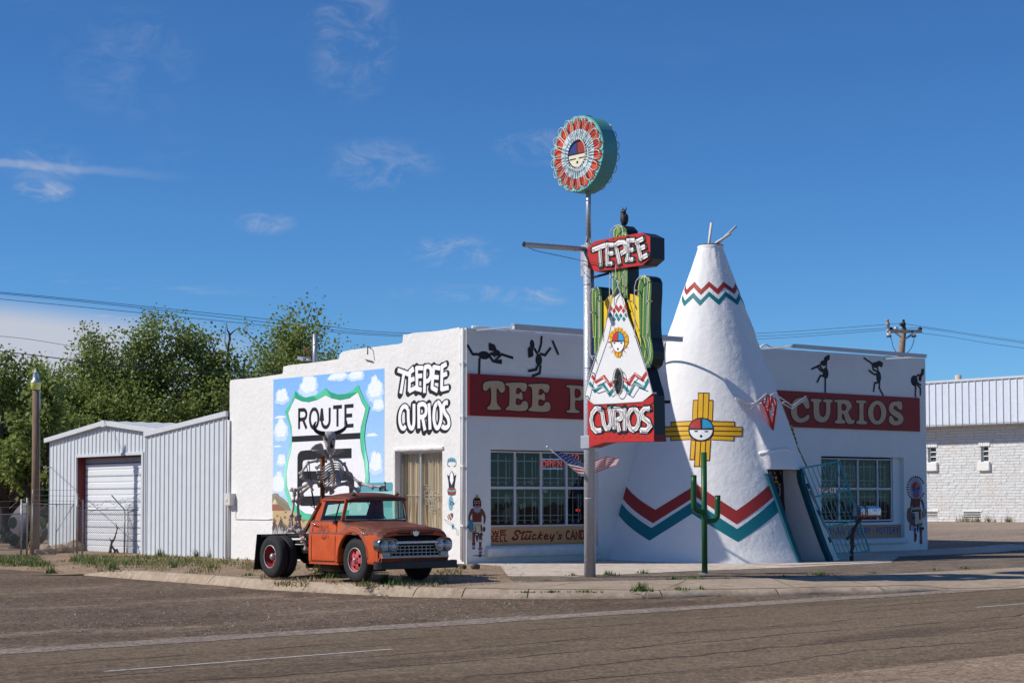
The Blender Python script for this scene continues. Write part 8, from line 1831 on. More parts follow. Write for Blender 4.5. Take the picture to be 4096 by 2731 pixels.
# bare snag above the crowns
farx = lambda px, py, dist: CAM+ray(px, py)*(dist/Vector((ray(px, py).x, ray(px, py).y)).length)
Bq = lambda x, y: farx(*cA(x, y), 92); p = Bq(1195, 420); sn = thing('bare_snag', Vector((p.x, p.y, -.2)), 'thin bare dead limb sticking out above the green trees', 'dead tree')
mb = MB(); mb.tube([Vector((p.x, p.y, -.3)), p], [.12, .08], 6); mb.tube([Bq(1195, 420), Bq(1192, 310), Bq(1202, 270), Bq(1198, 238), Bq(1188, 222), Bq(1184, 185)], [.09, .07, .06, .05, .03, .015], 6); mb.tube([Bq(1202, 248), Bq(1222, 228), Bq(1247, 212)], [.045, .03, .012], 5); mb.tube([Bq(1195, 330), Bq(1176, 280), Bq(1178, 205)], [.03, .02, .01], 5); mb.build('limb', mBARK, sn)
# ================================================================ white stone building on the right
WX = 40.8; WZ = zg(WX, 14)
wbz = thing('stone_building', (WX+7, 15, WZ), 'white painted stone building with a ribbed metal mansard at the right edge', 'building')
zb = ox(WX, *cK2(1400, 1193)).z; ze = ox(WX, *cK2(1700, 628)).z; zt_ = ox(WX-.9, *cK2(1705, 367)).z
ya, yb = -14, 34
def stone_mat():
    m = bpy.data.materials.new('white_painted_stone'); m.use_nodes = True; nt = m.node_tree; N = nt.nodes.new; L = nt.links.new; b = nt.nodes['Principled BSDF']; b.inputs['Roughness'].default_value = .85
    tc = N('ShaderNodeTexCoord'); sp = N('ShaderNodeSeparateXYZ'); L(tc.outputs['Object'], sp.inputs[0]); cb_ = N('ShaderNodeCombineXYZ'); L(sp.outputs[1], cb_.inputs[0]); L(sp.outputs[2], cb_.inputs[1])
    nz = N('ShaderNodeTexNoise'); nz.inputs['Scale'].default_value = 3.5; L(tc.outputs['Object'], nz.inputs['Vector']); ad = N('ShaderNodeVectorMath'); ad.operation = 'MULTIPLY_ADD'; L(nz.outputs['Color'], ad.inputs[0]); ad.inputs[1].default_value = (.10, .05, 0); L(cb_.outputs[0], ad.inputs[2])
    br_ = N('ShaderNodeTexBrick'); L(ad.outputs[0], br_.inputs['Vector']); br_.inputs['Scale'].default_value = 1; br_.inputs['Brick Width'].default_value = .74; br_.inputs['Row Height'].default_value = .135; br_.inputs['Mortar Size'].default_value = .011; br_.inputs['Mortar Smooth'].default_value = .4; br_.offset = .37; br_.squash = 1.5; br_.squash_frequency = 3
    br_.inputs['Color1'].default_value = (.70, .70, .69, 1); br_.inputs['Color2'].default_value = (.63, .64, .63, 1); br_.inputs['Mortar'].default_value = (.50, .49, .48, 1)
    n2 = N('ShaderNodeTexNoise'); n2.inputs['Scale'].default_value = 1.1; n2.inputs['Detail'].default_value = 7; L(tc.outputs['Object'], n2.inputs['Vector']); r = N('ShaderNodeMapRange'); L(n2.outputs['Fac'], r.inputs[0]); r.inputs[1].default_value = .55; r.inputs[2].default_value = .72
    mx = N('ShaderNodeMix'); mx.data_type = 'RGBA'; r3 = N('ShaderNodeMath'); r3.operation = 'MULTIPLY'; L(r.outputs[0], r3.inputs[0]); r3.inputs[1].default_value = .45; L(r3.outputs[0], mx.inputs[0]); L(br_.outputs['Color'], mx.inputs[6]); mx.inputs[7].default_value = (.66, .55, .47, 1); L(mx.outputs[2], b.inputs['Base Color'])
    n3 = N('ShaderNodeTexNoise'); n3.inputs['Scale'].default_value = 5; n3.inputs['Detail'].default_value = 6; L(tc.outputs['Object'], n3.inputs['Vector']); mm_ = N('ShaderNodeMath'); mm_.operation = 'MULTIPLY_ADD'; L(br_.outputs['Fac'], mm_.inputs[0]); mm_.inputs[1].default_value = -1.2; L(n3.outputs['Fac'], mm_.inputs[2])
    bp = N('ShaderNodeBump'); bp.inputs['Distance'].default_value = .07; L(mm_.outputs[0], bp.inputs['Height']); L(bp.outputs[0], b.inputs['Normal']); return m
WN = []
for (a, b) in (((1156, 768), (1204, 853)), ((1458, 762), (1503, 850))): p, q = ox(WX, *cK2(*a)), ox(WX, *cK2(*b)); WN.append((q.y, p.y, q.z, p.z))
dw_ = WN[0][0]-WN[1][0]; WN += [(WN[1][0]-dw_, WN[1][1]-dw_, WN[1][2], WN[1][3])]
VN = []
for (a, b) in (((1150, 1133), (1212, 1170)), ((1362, 1134), (1458, 1174))): p, q = ox(WX, *cK2(*a)), ox(WX, *cK2(*b)); VN.append((q.y, p.y, q.z, p.z))
loop = [Vector((WX, ya, zb-.8)), Vector((WX, yb, zb-.8)), Vector((WX, yb, ze+.6)), Vector((WX, ya, ze+.6))]
mb = MB(); mb.prism(loop, (.35, 0, 0), holes=[[Vector((WX, w[0], w[2])), Vector((WX, w[1], w[2])), Vector((WX, w[1], w[3])), Vector((WX, w[0], w[3]))] for w in WN+VN])
mb.box((WX+.36, yb-.3, zb-.8), (WX+14, yb, ze+.6)); mb.box((WX+13.7, ya, zb-.8), (WX+14, yb-.3, ze+.6)); mb.box((WX+.36, ya, zb-.8), (WX+13.7, ya+.3, ze+.6)); mb.build('wall', stone_mat(), wbz, fix=False)
mb = MB(); ribbed(mb, WX-.9, ya-.9, yb+.9, lambda y: zt_+.0, ze, .38, .05); mb.box((WX-.9, ya-.9, ze-.03), (WX+.2, yb+.9, ze+.02)); mb.build('mansard', M('mansard_steel', (.66, .70, .76), .4, var=.05), wbz, fix=False)
mb = MB(); mb.bar((WX-.92, ya-.9, zt_+.03), (WX-.92, yb+.9, zt_+.03), .10, .10); mb.box((WX-.85, ya-.9, zt_-.2), (WX+14, yb+.9, zt_-.1)); mb.build('roof_edge', mSHT, wbz)
for w in WN:
    mb = MB(); mb.box((WX+.12, w[0], w[2]), (WX+.2, w[0]+.05, w[3])); mb.box((WX+.12, w[1]-.05, w[2]), (WX+.2, w[1], w[3])); 
    for k in (.0, .34, .66, .95): z = w[2]+(w[3]-w[2])*k; mb.box((WX+.122, w[0]+.05, z), (WX+.198, w[1]-.05, z+.045))
    wo = mb.build('window', mWHITE, wbz); mb = MB(); mb.box((WX+.21, w[0], w[2]), (WX+.24, w[1], w[3])); mb.build('pane', M('dusk_glass', (.07, .09, .10), .12, var=.3, spec=.6), wo)
    mb = MB(); mb.box((WX-.14, w[0]-.12, w[2]-.42), (WX+.1, w[1]+.12, w[2])); mb.build('sill', mSTUCCO, wbz, bevel=.03); mb = MB()
    for k in range(5): y = w[0]-.1+(w[1]-w[0]+.2)*k/5; mb.box((WX-.05, y, w[3]+.0), (WX+.1, y+.9*(w[1]-w[0]+.2)/5, w[3]+.24))
    mb.build('lintel', mSTUCCO2, wbz, bevel=.015)
for w in VN:
    mb = MB(); mb.box((WX+.25, w[0], w[2]), (WX+.3, w[1], w[3])); vo = mb.build('vent', mDARK, wbz); mb = MB()
    for k in range(4): z = w[2]+(w[3]-w[2])*(k+.15)/4; mb.box((WX+.02, w[0], z), (WX+.08, w[1], z+.03))
    mb.box((WX-.03, w[0]-.08, w[3]), (WX+.1, w[1]+.08, w[3]+.08)); mb.build('louvre', mWHITE, vo)
p = ox(WX+4, *cK2(1330, 390)); q = ox(WX+4, *cK2(1330, 356)); mb = MB(); mb.tube([Vector((WX+4, p.y, zt_-.3)), Vector((WX+4, p.y, q.z))], .16, 10); mb.build('roof_pipe', M('pipe_tan', (.55, .45, .36), .7), wbz)
# ================================================================ power pole and lines
UY = 30.0; cU = frame(3550, 1250, 7.84); Uq = lambda x, y, d=0: oy(UY+d, *cU(x, y)); ub = Uq(435, 1240)
up_ = thing('utility_pole', (ub.x, UY, .66), 'wooden utility pole with a crossarm rising behind the shop roof', 'utility pole')
mPW = M('utility_wood', (.27, .19, .14), .9, var=.3, scale=5, stretch=(6, 6, .5), bump=.01)
tp_ = Uq(510, 470); mb = MB(); d_ = (tp_-ub); bot = ub-d_*((ub.z-.3)/d_.z); mb.tube([bot, ub, tp_], [.26, .21, .165], 12); mb.build('pole', mPW, up_)
mb = MB(); mb.bar(Uq(-10, 590, -.2), Uq(1050, 590, -.2), .16, .19); mb.build('crossarm', M('arm_wood', (.42, .34, .26), .9, var=.2, scale=5), up_)
mb = MB(); mb.bar(Uq(250, 630, -.15), Uq(430, 775, -.15), .06, .10); mb.bar(Uq(800, 660, -.15), Uq(530, 850, -.15), .06, .10); mb.build('brace', mGALV, up_)
mINS = M('insulator_brown', (.03, .02, .018), .25, var=.2)
for x, y in ((440, 365), (112, 505), (1020, 500)): p = Uq(x, y, -.1); mb = MB(); mb.lathe([(.0, .10), (.09, .08), (.12, .0), (.16, -.06), (.06, -.09), (.03, -.2)], p, 'z', 10); mb.build('insulator', mINS, up_)
mb = MB(); mb.tube([Uq(445, 565, -.1), Uq(440, 395, -.1)], .05, 6); mb.tube([Uq(262, 545, -.1), Uq(270, 455, -.1)], .12, 8); mb.build('pin', mGALV, up_)
for x in (40, 820): 
    mb = MB(); mb.tube([Uq(x-5, 590, -.35), Uq(x+15, 730, -.35)], .12, 8); mb.build('cutout', mWHITE, up_); mb = MB(); mb.tube([Uq(x-25, 585, -.35), Uq(x-20, 620, -.35)], .09, 6); mb.tube([Uq(x+5, 730, -.35), Uq(x+10, 770, -.35)], .15, 8); mb.build('fuse_cap', mBLACK, up_)
mb = MB(); mb.tube(open_smooth([Uq(80, 745, -.3), Uq(130, 850, -.3), Uq(180, 1080, -.3), Uq(265, 1225, -.2), Uq(380, 1400)], 4), .02, 5); mb.tube(open_smooth([Uq(838, 770, -.3), Uq(815, 920, -.3), Uq(740, 1120, -.3), Uq(630, 1245, -.2), Uq(480, 1400)], 4), .02, 5); mb.build('jumper', mWIRE, up_)
for x, y, l, sx, mt_ in ((10, 430, 'small pale dove on the left end of the power pole crossarm', 1, M('dove_grey', (.32, .26, .23), .8, var=.2)), (516, 428, 'small dark bird perched on the very top of the power pole', .8, M('bird_dark', (.02, .02, .022), .6))):
    p = Uq(x, y+(36 if x > 100 else 30), -.1); bo = thing('bird', p, l, 'bird'); mb = MB(); mb.ball(p+Vector((0, 0, .17)), (.14*sx, .12, .2), 9); mb.ball(p+Vector((-.03, 0, .40)), .085*sx+.015, 8); mb.tube([p+Vector((.05, 0, .08)), p+Vector((.20*sx, 0, -.2))], [.07, .03], 6); mb.tube([p+Vector((-.1, 0, .4)), p+Vector((-.17, 0, .39))], [.025, .005], 5); mb.build('body', mt_, bo)
    if x < 100: mb = MB(); mb.tube([p+Vector((.1, 0, .02)), Uq(70, 548, -.1)], .03, 5); mb.build('perch_rod', mGALV, bo)
# spans: from the pole away to the left across the whole view, and off to the right
def span(label, P, r=.02): t = thing('power_line', P[0], label, 'power line', 'overhead power lines'); mb = MB(); mb.tube(open_smooth(P, 10), r, 4, smooth=False); mb.build('wire', mWIRE, t)
S0 = [Uq(440, 340, -.1), Uq(112, 480, -.1), Uq(1000, 470, -.1)]
L1 = [(1175, 3060, 1330), (1172, 2500, 1330)]
def line_pts(pts): return [farx(x, y, d) for x, y, d in pts]
span('uppermost of the power lines crossing the sky above the trees', [S0[0]]+line_pts([(3000, 1334, 125), (2200, 1342, 112), (1540, 1328, 105), (1210, 1291, 100), (700, 1238, 95), (300, 1197, 92), (-60, 1163, 90)]), .013)
span('second power line from the top, just under the uppermost one', [S0[1]]+line_pts([(3000, 1346, 125), (2200, 1356, 112), (1540, 1336, 105), (1210, 1305, 100), (700, 1247, 95), (300, 1203, 92), (-60, 1168, 90)]), .013)
span('third power line, a little lower than the top pair above the trees', [S0[2]]+line_pts([(3000, 1357, 125), (2200, 1366, 112), (1540, 1342, 106), (1210, 1316, 101), (700, 1265, 96), (300, 1225, 93), (-60, 1190, 91)]), .013)
span('upper power line leaving the pole to the right', [S0[0]]+line_pts([(3800, 1322, 130), (3950, 1345, 120), (4110, 1367, 112), (4300, 1392, 104)]), .013)
span('middle power line leaving the pole to the right', [S0[2]]+line_pts([(3800, 1327, 130), (3950, 1350, 120), (4110, 1374, 112), (4300, 1402, 104)]), .013)
span('lowest power line leaving the pole to the right', [Uq(1050, 640, -.1)]+line_pts([(3800, 1347, 130), (3950, 1372, 120), (4110, 1394, 112), (4300, 1420, 104)]), .013)
span('thick dark service cable sagging in front of the green trees', line_pts([(-60, 1398, 66), (150, 1422, 68), (350, 1448, 70), (600, 1474, 72), (850, 1487, 74), (1100, 1488, 76), (1300, 1480, 78)]), .018)
span('short thin wire ending among the trees at the left', line_pts([(-40, 1341, 95), (80, 1352, 95), (190, 1368, 95), (330, 1392, 96)]), .011)
# ================================================================ television aerial beside the flue
p = ox(1.6, *cB(528, 282)); an = thing('television_aerial', (1.6, p.y, 5.2), 'old television aerial on a thin mast beside the flue pipe', 'aerial'); Aq = lambda x, y: ox(1.6, *cB(x, y))
mb = MB(); mb.tube([Vector((1.6, p.y, 5.1)), Aq(527, 110)], .026, 6); mb.build('mast', mBLACK, an)
mb = MB(); a, b = Aq(478, 190), Aq(522, 258); mb.tube([a, b], .025, 5)
for i, (x, y, l) in enumerate(((484, 198, 52), (490, 208, 46), (496, 220, 44), (504, 232, 40), (511, 244, 36))): mb.tube([Aq(x-6, y-2), Aq(x+l*.6, y+l*.16)], .012, 5)
mb.build('boom', mRUSTY, an)
mb = MB(); mb.tube([Aq(445, 262), Aq(520, 272)], .03, 5); mb.bar(Aq(460, 258), Aq(492, 268), .25, .1); mb.tube([Aq(455, 252), Aq(470, 276)], .02, 5); mb.build('reflector', mGALV, an)
# ================================================================ things in the shop windows
mNR, mNB = emit('neon_red_lit', (1.0, .06, .03), .8), emit('neon_blue_lit', (.35, .5, 1.0), .9)
def neon_sign(name, label, txt, f, x0, x1, ytop, ybot, rails, y=.30):
    a, b, c = oy(y, *f(x0, ybot)), oy(y, *f(x1, ybot)), oy(y, *f(x0, ytop)); t = thing(name, a.lerp(b, .5), label, 'neon sign'); mb = MB(); d = b-a; h = c.z-a.z; n = len(txt); x = 0; tot = n+.4*(n-1)
    for ch in txt:
        for st in GL[ch]: mb.tube([a+d*((x+u)/tot)+Vector((0, 0, h*v)) for u, v in st], .011, 5)
        x += 1.4
    mb.build('letter_tubes', mNR, t, fix=False, weld=0)
    if rails:
        mb = MB()
        for zz in (-.28*h, 1.22*h): mb.tube([a+Vector((-.03, 0, zz)), b+Vector((.05, 0, zz))], .009, 5)
        mb.build('border_tube', mNB, t, fix=False)
    mb = MB(); mb.box(a+Vector((0, .022, h*.45)), b+Vector((0, .03, h*.55))); mb.build('carrier', mDARK, t)
neon_sign('neon_open_sign', 'lit red neon OPEN sign hanging in the left shop window', 'OPEN', cS6, 527, 636, 843, 879, True)
neon_sign('neon_word_sign', 'lit red neon letters SO next to the OPEN sign', 'SO', cS6, 690, 733, 810, 842, False)
neon_sign('neon_small_sign', 'small lit red neon letters RO low in the left shop window', 'RO', cWI, 1778, 1840, 532, 565, False, .5)
Wp = lambda x, y, d=.5: oy(d, *cWI(x, y))
def goods(name, label, cat, pts, col, y=.6, th=.06, sm=4, rough=.85):
    P = [oy(y, *cWI(*p)) for p in pts]; P = hull_smooth(P, sm) if sm else P; c = sum(P, Vector())/len(P); t = thing(name, c, label, cat); mb = MB(); k = [c+(p-c)*.86+Vector((0, -th, 0)) for p in P]
    mb.poly(k, flip=(0, -1, 0)); n = len(P); mb.add(P+k, [(i, (i+1) % n, (i+1) % n+n, i+n) for i in range(n)], 0, True); mb.poly(P, flip=(0, 1, 0)); mb.build('body', M(name+'_cloth', col, rough, var=.2, scale=8), t); return t
goods('hide_drum', 'big pale hide drum standing in the left shop window', 'drum', [(545, 560), (620, 520), (720, 470), (800, 460), (840, 560), (840, 700), (800, 740), (600, 740), (560, 660)], (.34, .32, .25), .7, .2)
t = goods('fringed_hanging', 'white fringed hanging above the hide drum in the window', 'hanging', [(660, 320), (690, 300), (715, 320), (735, 480), (700, 400), (690, 380), (650, 440), (625, 520), (640, 400)], (.36, .35, .34), .62, .03, 2)
goods('orange_blanket', 'dull orange blanket at the left of the drum in the window', 'blanket', [(455, 520), (530, 500), (640, 500), (545, 545), (548, 680), (560, 740), (450, 740)], (.16, .06, .03), .75, .05)
goods('pottery_bowl', 'pale pot with a dark band on a shelf in the left window', 'pot', [(1012, 70), (1064, 70), (1072, 110), (1050, 140), (1020, 140), (1004, 110)], (.30, .25, .18), .8, .1)
for i, (x, y, l) in enumerate(((922, 492, 'lowest left of the three little price cards in the window'), (972, 468, 'middle one of the three little price cards in the window'), (1128, 446, 'rightmost of the three little price cards in the window'))):
    p = Wp(x, y, .6); t = lab(bpy.data.objects.new('price_card', None), l, 'card', 'price cards in the left window'); COL.objects.link(t); t.location = p; mb = MB(); mb.box(p+Vector((-.05, 0, -.07)), p+Vector((.05, .006, .07))); mb.build('card', M('card_paper', (.42, .42, .44), .8), t)
goods('white_note', 'white note taped inside the upper corner of a lower pane', 'note', [(1255, 225), (1332, 225), (1332, 275), (1255, 272)], (.5, .5, .46), .24, .002, 0)
goods('green_card', 'small bright green card at the foot of the left window', 'card', [(752, 725), (802, 722), (802, 755), (752, 757)], (.08, .36, .14), .27, .01, 0)
goods('dark_shirt', 'dark red shirt hung in the second pane of the left window', 'shirt', [(880, 400), (1000, 370), (1120, 395), (1180, 470), (1120, 480), (1110, 700), (900, 700), (890, 480), (850, 470)], (.05, .012, .012), 1.1, .06)
goods('blue_shirt', 'grey blue shirt hung in the third pane of the left window', 'shirt', [(1300, 390), (1380, 360), (1470, 300), (1580, 340), (1600, 460), (1540, 480), (1500, 640), (1340, 640), (1330, 450)], (.06, .055, .07), 1.1, .06)
mb = MB(); rp = lambda x, y, d=.45: oy(d, *cRW(x, y))
t = thing('come_in_sign', rp(272, 400), 'dark red YES sign hung in the right shop window', 'sign')
a_, b_ = rp(205, 395), rp(345, 240); mb = MB(); mb.box((a_.x, .44, a_.z), (b_.x, .46, b_.z)); mb.build('board', M('sign_board_dark', (.02, .015, .015), .6), t)
a = Art(1, .44, .001); dz = b_.z-a_.z; dx = b_.x-a_.x
a.poly3([Vector((a_.x+dx*u, 0, a_.z+dz*v)) for u, v in ((.06, .05), (.94, .05), (.94, .5), (.06, .5))], (.30, .02, .02), 0); a.line3([Vector((a_.x+dx*u, 0, a_.z+dz*v)) for u, v in ((.02, .02), (.98, .02), (.98, .98), (.02, .98))], .02, (.3, .28, .26), 1, closed=True)
text(a, 'YES', (a_.x+.10*dx, 0, a_.z+.60*dz), (a_.x+.46*dx, 0, a_.z+.60*dz), .26*dz, .035, (.5, .5, .46), 2); text(a, "WE'RE", (a_.x+.54*dx, 0, a_.z+.62*dz), (a_.x+.92*dx, 0, a_.z+.62*dz), .14*dz, .02, (.4, .4, .38), 2); text(a, 'OPEN', (a_.x+.14*dx, 0, a_.z+.14*dz), (a_.x+.86*dx, 0, a_.z+.14*dz), .28*dz, .04, (.08, .01, .01), 2); a.build('lettering', t)
t = thing('reflected_pennants', rp(420, 230), 'reflected string of white pennants modelled behind the right shop window', 'pennants'); mb = MB(); n = 14; A_, B_2 = rp(60, 200, .7), rp(620, 175, .7)  # reflection of pennants in the glass, modelled as flags
mb.tube([A_, B_2], .008, 4)
for i in range(n):
    p, q = A_.lerp(B_2, (i+.15)/n), A_.lerp(B_2, (i+.85)/n); mb.add([p, q, p.lerp(q, .5)+Vector((0, .01, -.42))], [(0, 1, 2)])
mb.build('flags', M('pennant_white', (.34, .33, .36), .8), t, fix=False)
goods2 = [((700, 210), (715, 330), (745, 410), (690, 420), (655, 415), (668, 350), (690, 330))]
P = [rp(*q, .8) for q in goods2[0]]; t = thing('sailboat_model', P[3], 'pale triangular sail shape at the right end of the window', 'model'); mb = MB(); mb.prism(P, (0, .05, 0)); mb.build('sail', M('sail_lilac', (.20, .19, .24), .8), t)
# ================================================================ grass, weeds, stones
gR = np.random.default_rng(12)
def blades(name, pts, hs, label, cols, width=.012, lean=.5, kind='stuff', per=1):
    n = len(pts); P = np.array(pts, dtype=np.float64); a = gR.uniform(0, 2*PI, n); b = gR.uniform(0, 2*PI, n); h = np.array(hs); w = width*gR.uniform(.6, 1.5, n); ln_ = lean*h*gR.uniform(.1, 1, n)
    off_ = np.stack([np.cos(a)*w, np.sin(a)*w, np.zeros(n)], 1); tip = P+np.stack([np.cos(b)*ln_, np.sin(b)*ln_, h], 1); V3 = np.stack([P-off_, P+off_, tip], 1).reshape(-1, 3); c0 = P.mean(0); V3 = V3-c0
    me = bpy.data.meshes.new(name); me.vertices.add(3*n); me.vertices.foreach_set('co', V3.astype(np.float32).ravel()); me.loops.add(3*n); me.loops.foreach_set('vertex_index', np.arange(3*n, dtype=np.int32)); me.polygons.add(n); me.polygons.foreach_set('loop_start', np.arange(0, 3*n, 3, dtype=np.int32)); me.polygons.foreach_set('loop_total', np.full(n, 3, dtype=np.int32))
    at_ = me.color_attributes.new('Col', 'FLOAT_COLOR', 'CORNER'); ci = gR.integers(0, len(cols), n); cc_ = np.array(cols)[ci]*gR.uniform(.75, 1.25, (n, 1)); cc_ = np.repeat(np.concatenate([cc_, np.ones((n, 1))], 1), 3, 0); at_.data.foreach_set('color', cc_.astype(np.float32).ravel())
    me.materials.append(mBLADE); me.update(calc_edges=True); o = bpy.data.objects.new(name, me); COL.objects.link(o); o.location = c0
    if kind: o['kind'] = kind
    return o
mBLADE = M('grass_blade', (1, 1, 1), .7, var=.15, scale=2, attr=True)
GREEN = [(.10, .16, .03), (.13, .19, .045), (.17, .21, .06), (.08, .13, .03)]; STRAW = [(.40, .30, .15), (.34, .25, .12), (.46, .37, .20), (.26, .20, .09)]
def scatter(n, x0, x1, y0, y1, dens=lambda x, y: 1):
    out = []
    while len(out) < n:
        x, y = gR.uniform(x0, x1), gR.uniform(y0, y1)
        if gR.uniform() < dens(x, y):
            p = gp(x, y); p.z = zlot(p.x, p.y)-.01; out.append(p)
    return out
pn = lambda x, y, s, k: .5+.5*noise.noise(Vector((x*s, y*s*4, k)))
pts = scatter(9000, -10, 1000, 2222, 2272, lambda x, y: max(0, min(1, (1-x/1150)*1.2))*sstep(pn(x, y, .006, 1), .30, .55)*(1-sstep(y, 2256+14*(pn(x, 0, .004, 3)-.5), 2272)))
o = blades('grass', pts, gR.uniform(.03, .13, len(pts)), None, GREEN+GREEN+[STRAW[0]]); lab(o, 'strip of short green grass in front of the sheds and fence', 'grass')
pts = scatter(5200, 0, 1080, 2224, 2286, lambda x, y: sstep(pn(x, y, .008, 7), .45, .7)*(.3+.7*sstep(x, 300, 800)))+scatter(4200, 1040, 1850, 2262, 2345, lambda x, y: sstep(pn(x, y, .01, 9), .42, .7))
o = blades('dry_grass', pts, gR.uniform(.02, .11, len(pts)), None, STRAW+[GREEN[2]]); lab(o, 'patchy straw coloured dry grass on the dirt around the truck', 'dry grass')
# gravel and pebbles
bm = bmesh.new(); rg = random.Random(31)
def peb(p, s):
    k = 5; a0 = rg.uniform(0, 6); vs = [bm.verts.new((p.x+s*(1+rg.uniform(-.3, .3))*math.cos(a0+2*PI*i/k), p.y+s*(1+rg.uniform(-.3, .3))*math.sin(a0+2*PI*i/k), p.z-.01)) for i in range(k)]; t = bm.verts.new((p.x+rg.uniform(-.3, .3)*s, p.y+rg.uniform(-.3, .3)*s, p.z+s*rg.uniform(.4, .9)))
    for i in range(k): bm.faces.new((vs[i], vs[(i+1) % k], t))
for i in range(3000):
    x, y = rg.uniform(0, 2100), rg.uniform(2255, 2350); p = gp(x, y); j = min(range(0, len(ks), 2), key=lambda q: (k_back[q]-p.to_2d()).length)
    p.z = zlot(p.x, p.y); tt_ = (ks[min(j+1, len(ks)-1)]-ks[max(j-1, 0)]); side = tt_.x*(p.y-ks[j].y)-tt_.y*(p.x-ks[j].x)
    if side > .3: peb(p, rg.uniform(.012, .04))
for i in range(5200):
    x = rg.uniform(-20, 2300); y = rg.uniform(2300, 2520); q = oz(-.385, x, y); j = min(range(0, len(ks), 2), key=lambda k: (ks[k]-q.to_2d()).length); tt_ = (ks[min(j+1, len(ks)-1)]-ks[max(j-1, 0)]); side = tt_.x*(q.y-ks[j].y)-tt_.y*(q.x-ks[j].x)
    if side < -.1 and q.y > -14.2 and q.y < 12: q.z = zside(q.x, q.y); peb(q, rg.uniform(.01, .03)*(1 if rg.random() < .97 else 1.7))
me = bpy.data.meshes.new('gravel'); bmesh.ops.recalc_face_normals(bm, faces=bm.faces); bm.to_mesh(me); bm.free(); me.materials.append(M('gravel_stone', (.27, .21, .165), .95, var=.5, scale=9)); o = bpy.data.objects.new('gravel', me); COL.objects.link(o); o['kind'] = 'stuff'
lab(o, 'loose gravel scattered over the dirt and the side street', 'gravel')
# separate weeds: green tufts with a few stems
def weed(px, py, w, h, label, group=None, n=60, cols=GREEN, raw=None):
    p = raw or gp(px, py); z = zlot(p.x, p.y) if raw is None else p.z; pts = []; hs = []
    for i in range(n): r = w*abs(gR.normal(0, .5)); a = gR.uniform(0, 2*PI); pts.append((p.x+r*math.cos(a), p.y+r*math.sin(a), z-.01)); hs.append(h*gR.uniform(.35, 1)*max(.25, 1-r/w*.6))
    o = blades('weed', pts, hs, None, cols, .014, .8, kind=None); return lab(o, label, 'weed', group)
WE = [(1590, 2338, .35, .26, 'green weed clump in the shade below the truck bumper', 170), (1540, 2322, .22, .34, 'taller weed stalks just behind the clump below the truck bumper', 70), (1290, 2288, .25, .45, 'leafy weed under the cab between the truck wheels', 110), (1340, 2304, .3, .25, 'drying weed beside the back of the front truck tyre', 90), (1455, 2336, .2, .2, 'weed at the foot of the front truck tyre', 60),
      (715, 2222, .35, .62, 'tall weed against the middle of the lean-to wall', 130), (640, 2226, .25, .42, 'weed at the left foot of the lean-to wall', 70), (790, 2228, .22, .50, 'thin weed at the right part of the lean-to wall', 60), (905, 2230, .22, .45, 'weed at the corner of the lean-to and the shop', 60), (842, 2230, .2, .4, 'weed between the two taller weeds along the lean-to wall', 50),
      (452, 2278, .3, .32, 'dark green bush like weed standing alone on the dirt', 110), (205, 2290, .22, .3, 'small weed alone on the dirt at the far left', 60), (700, 2268, .2, .24, 'small weed on the dirt in front of the lean-to', 50), (845, 2272, .25, .24, 'weed on the dirt in front of the shop wall', 55), (1000, 2290, .28, .16, 'low weed on the dirt left of the mud flap', 60), (300, 2244, .5, .22, 'dark grassy tuft in front of the gate', 120)]
for (x, y, w, h, l, n) in WE: weed(x, y, w, h, l, None, n)
def kz_(f, x, y):
    p = gp(*f(x, y)); q = oz(zsw(p.x, p.y), *f(x, y)); q.z = zsw(q.x, q.y); return q
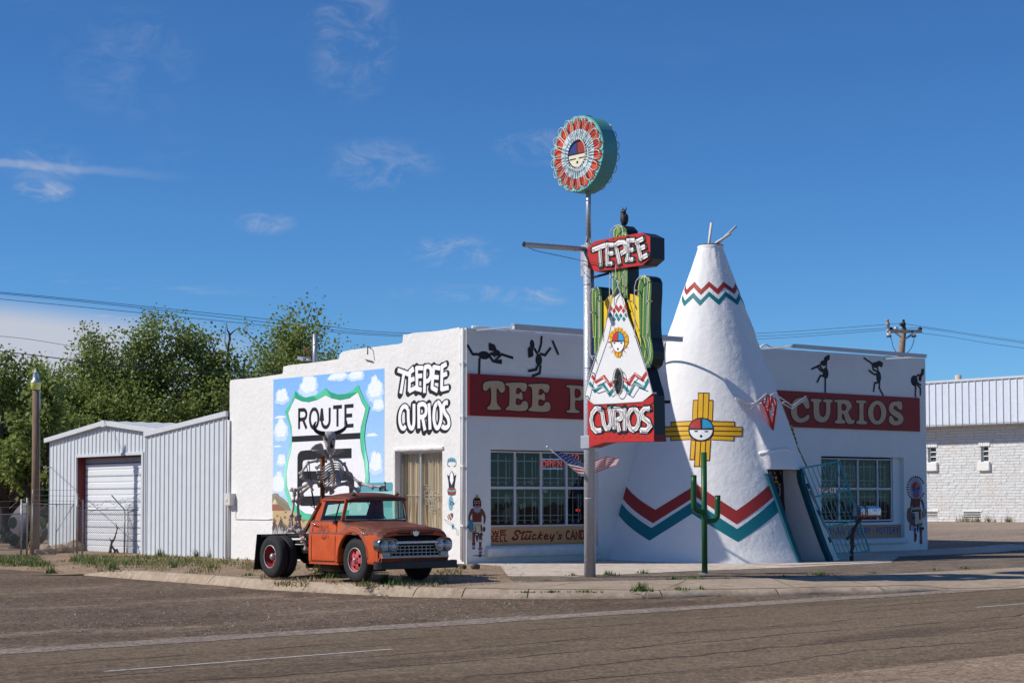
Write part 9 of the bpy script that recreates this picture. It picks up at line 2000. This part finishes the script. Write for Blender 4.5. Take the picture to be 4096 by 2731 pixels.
for i, (x, y, w, h, n) in enumerate(((590, 186, .3, .28, 130), (345, 190, .5, .08, 110), (185, 190, .4, .07, 80), (770, 180, .3, .12, 60), (868, 178, .1, .14, 24), (60, 191, .4, .06, 60))): weed(0, 0, w, h, ['bright green weed in the joint of pavement and kerb', 'flat weeds in the joint left of the bright weed', 'long flat weed tuft in the kerb joint nearer the truck', 'thin weed beyond the wide broken kerb joint', 'single sprig in the kerb joint farthest right', 'flat weed at the left start of the pavement'][i], 'weeds in the kerb joint', n, raw=kz_(rr, x, y))
p = oz(-.37, *rr(568, 214)); p.z = zroad(p.x, p.y); weed(0, 0, .14, .13, 'little weed in the road at the foot of the kerb', None, 40, raw=p)
for i, (x, y, w, h, n) in enumerate(((742, 135, .4, .14, 120), (830, 127, .45, .1, 100), (602, 106, .22, .16, 60), (445, 116, .3, .2, 90), (1250, 122, .3, .1, 60), (1412, 114, .45, .16, 130), (2082, 86, .3, .14, 70), (1660, 106, .3, .08, 50), (280, 118, .25, .12, 50), (980, 130, .4, .06, 60), (160, 140, .25, .06, 40), (1940, 92, .2, .12, 40))):
    weed(*rr(x, y), w, h, 'small green weed tuft along the back of the pavement', 'weeds along the back of the pavement', n)
for i, (x, y) in enumerate(((1545, 808), (1625, 800), (1745, 812), (1880, 818), (2080, 822))):
    q = ox(WX-.2, *cRW(x, y)); q.z = zg(WX-.2, q.y); weed(0, 0, .5, .5, 'weed at the foot of the white stone wall', 'weeds along the stone wall', 50, [GREEN[1], STRAW[1], (.22, .12, .06)], raw=q)
# dry tuft on the stones by the gate
weed(*cSH(810, 1118), .5, .45, 'straw coloured grass tuft growing among the stones by the gate', None, 160, STRAW)
# a drift of leaves and a broken kerb stone at the shop corner
p = gp(*cS6(75, 1460)); st_ = thing('corner_rubble', p, 'rough lump of broken concrete at the foot of the shop corner', 'rubble'); mb = MB()
for i in range(6):
    c = p+Vector((rg.uniform(-.35, .25), rg.uniform(-.3, .3), .06)); r = rg.uniform(.05, .12); k0 = len(mb.v); mb.ball(c, (r, r*.8, r*.7), 8)
    for j in range(k0, len(mb.v)): v = Vector(mb.v[j]); mb.v[j] = tuple(v+Vector((1, 1, 1))*.06*noise.noise(v*6))
mb.build('lump', M('broken_concrete', (.13, .10, .08), .95, var=.4, scale=9, bump=.02), st_)
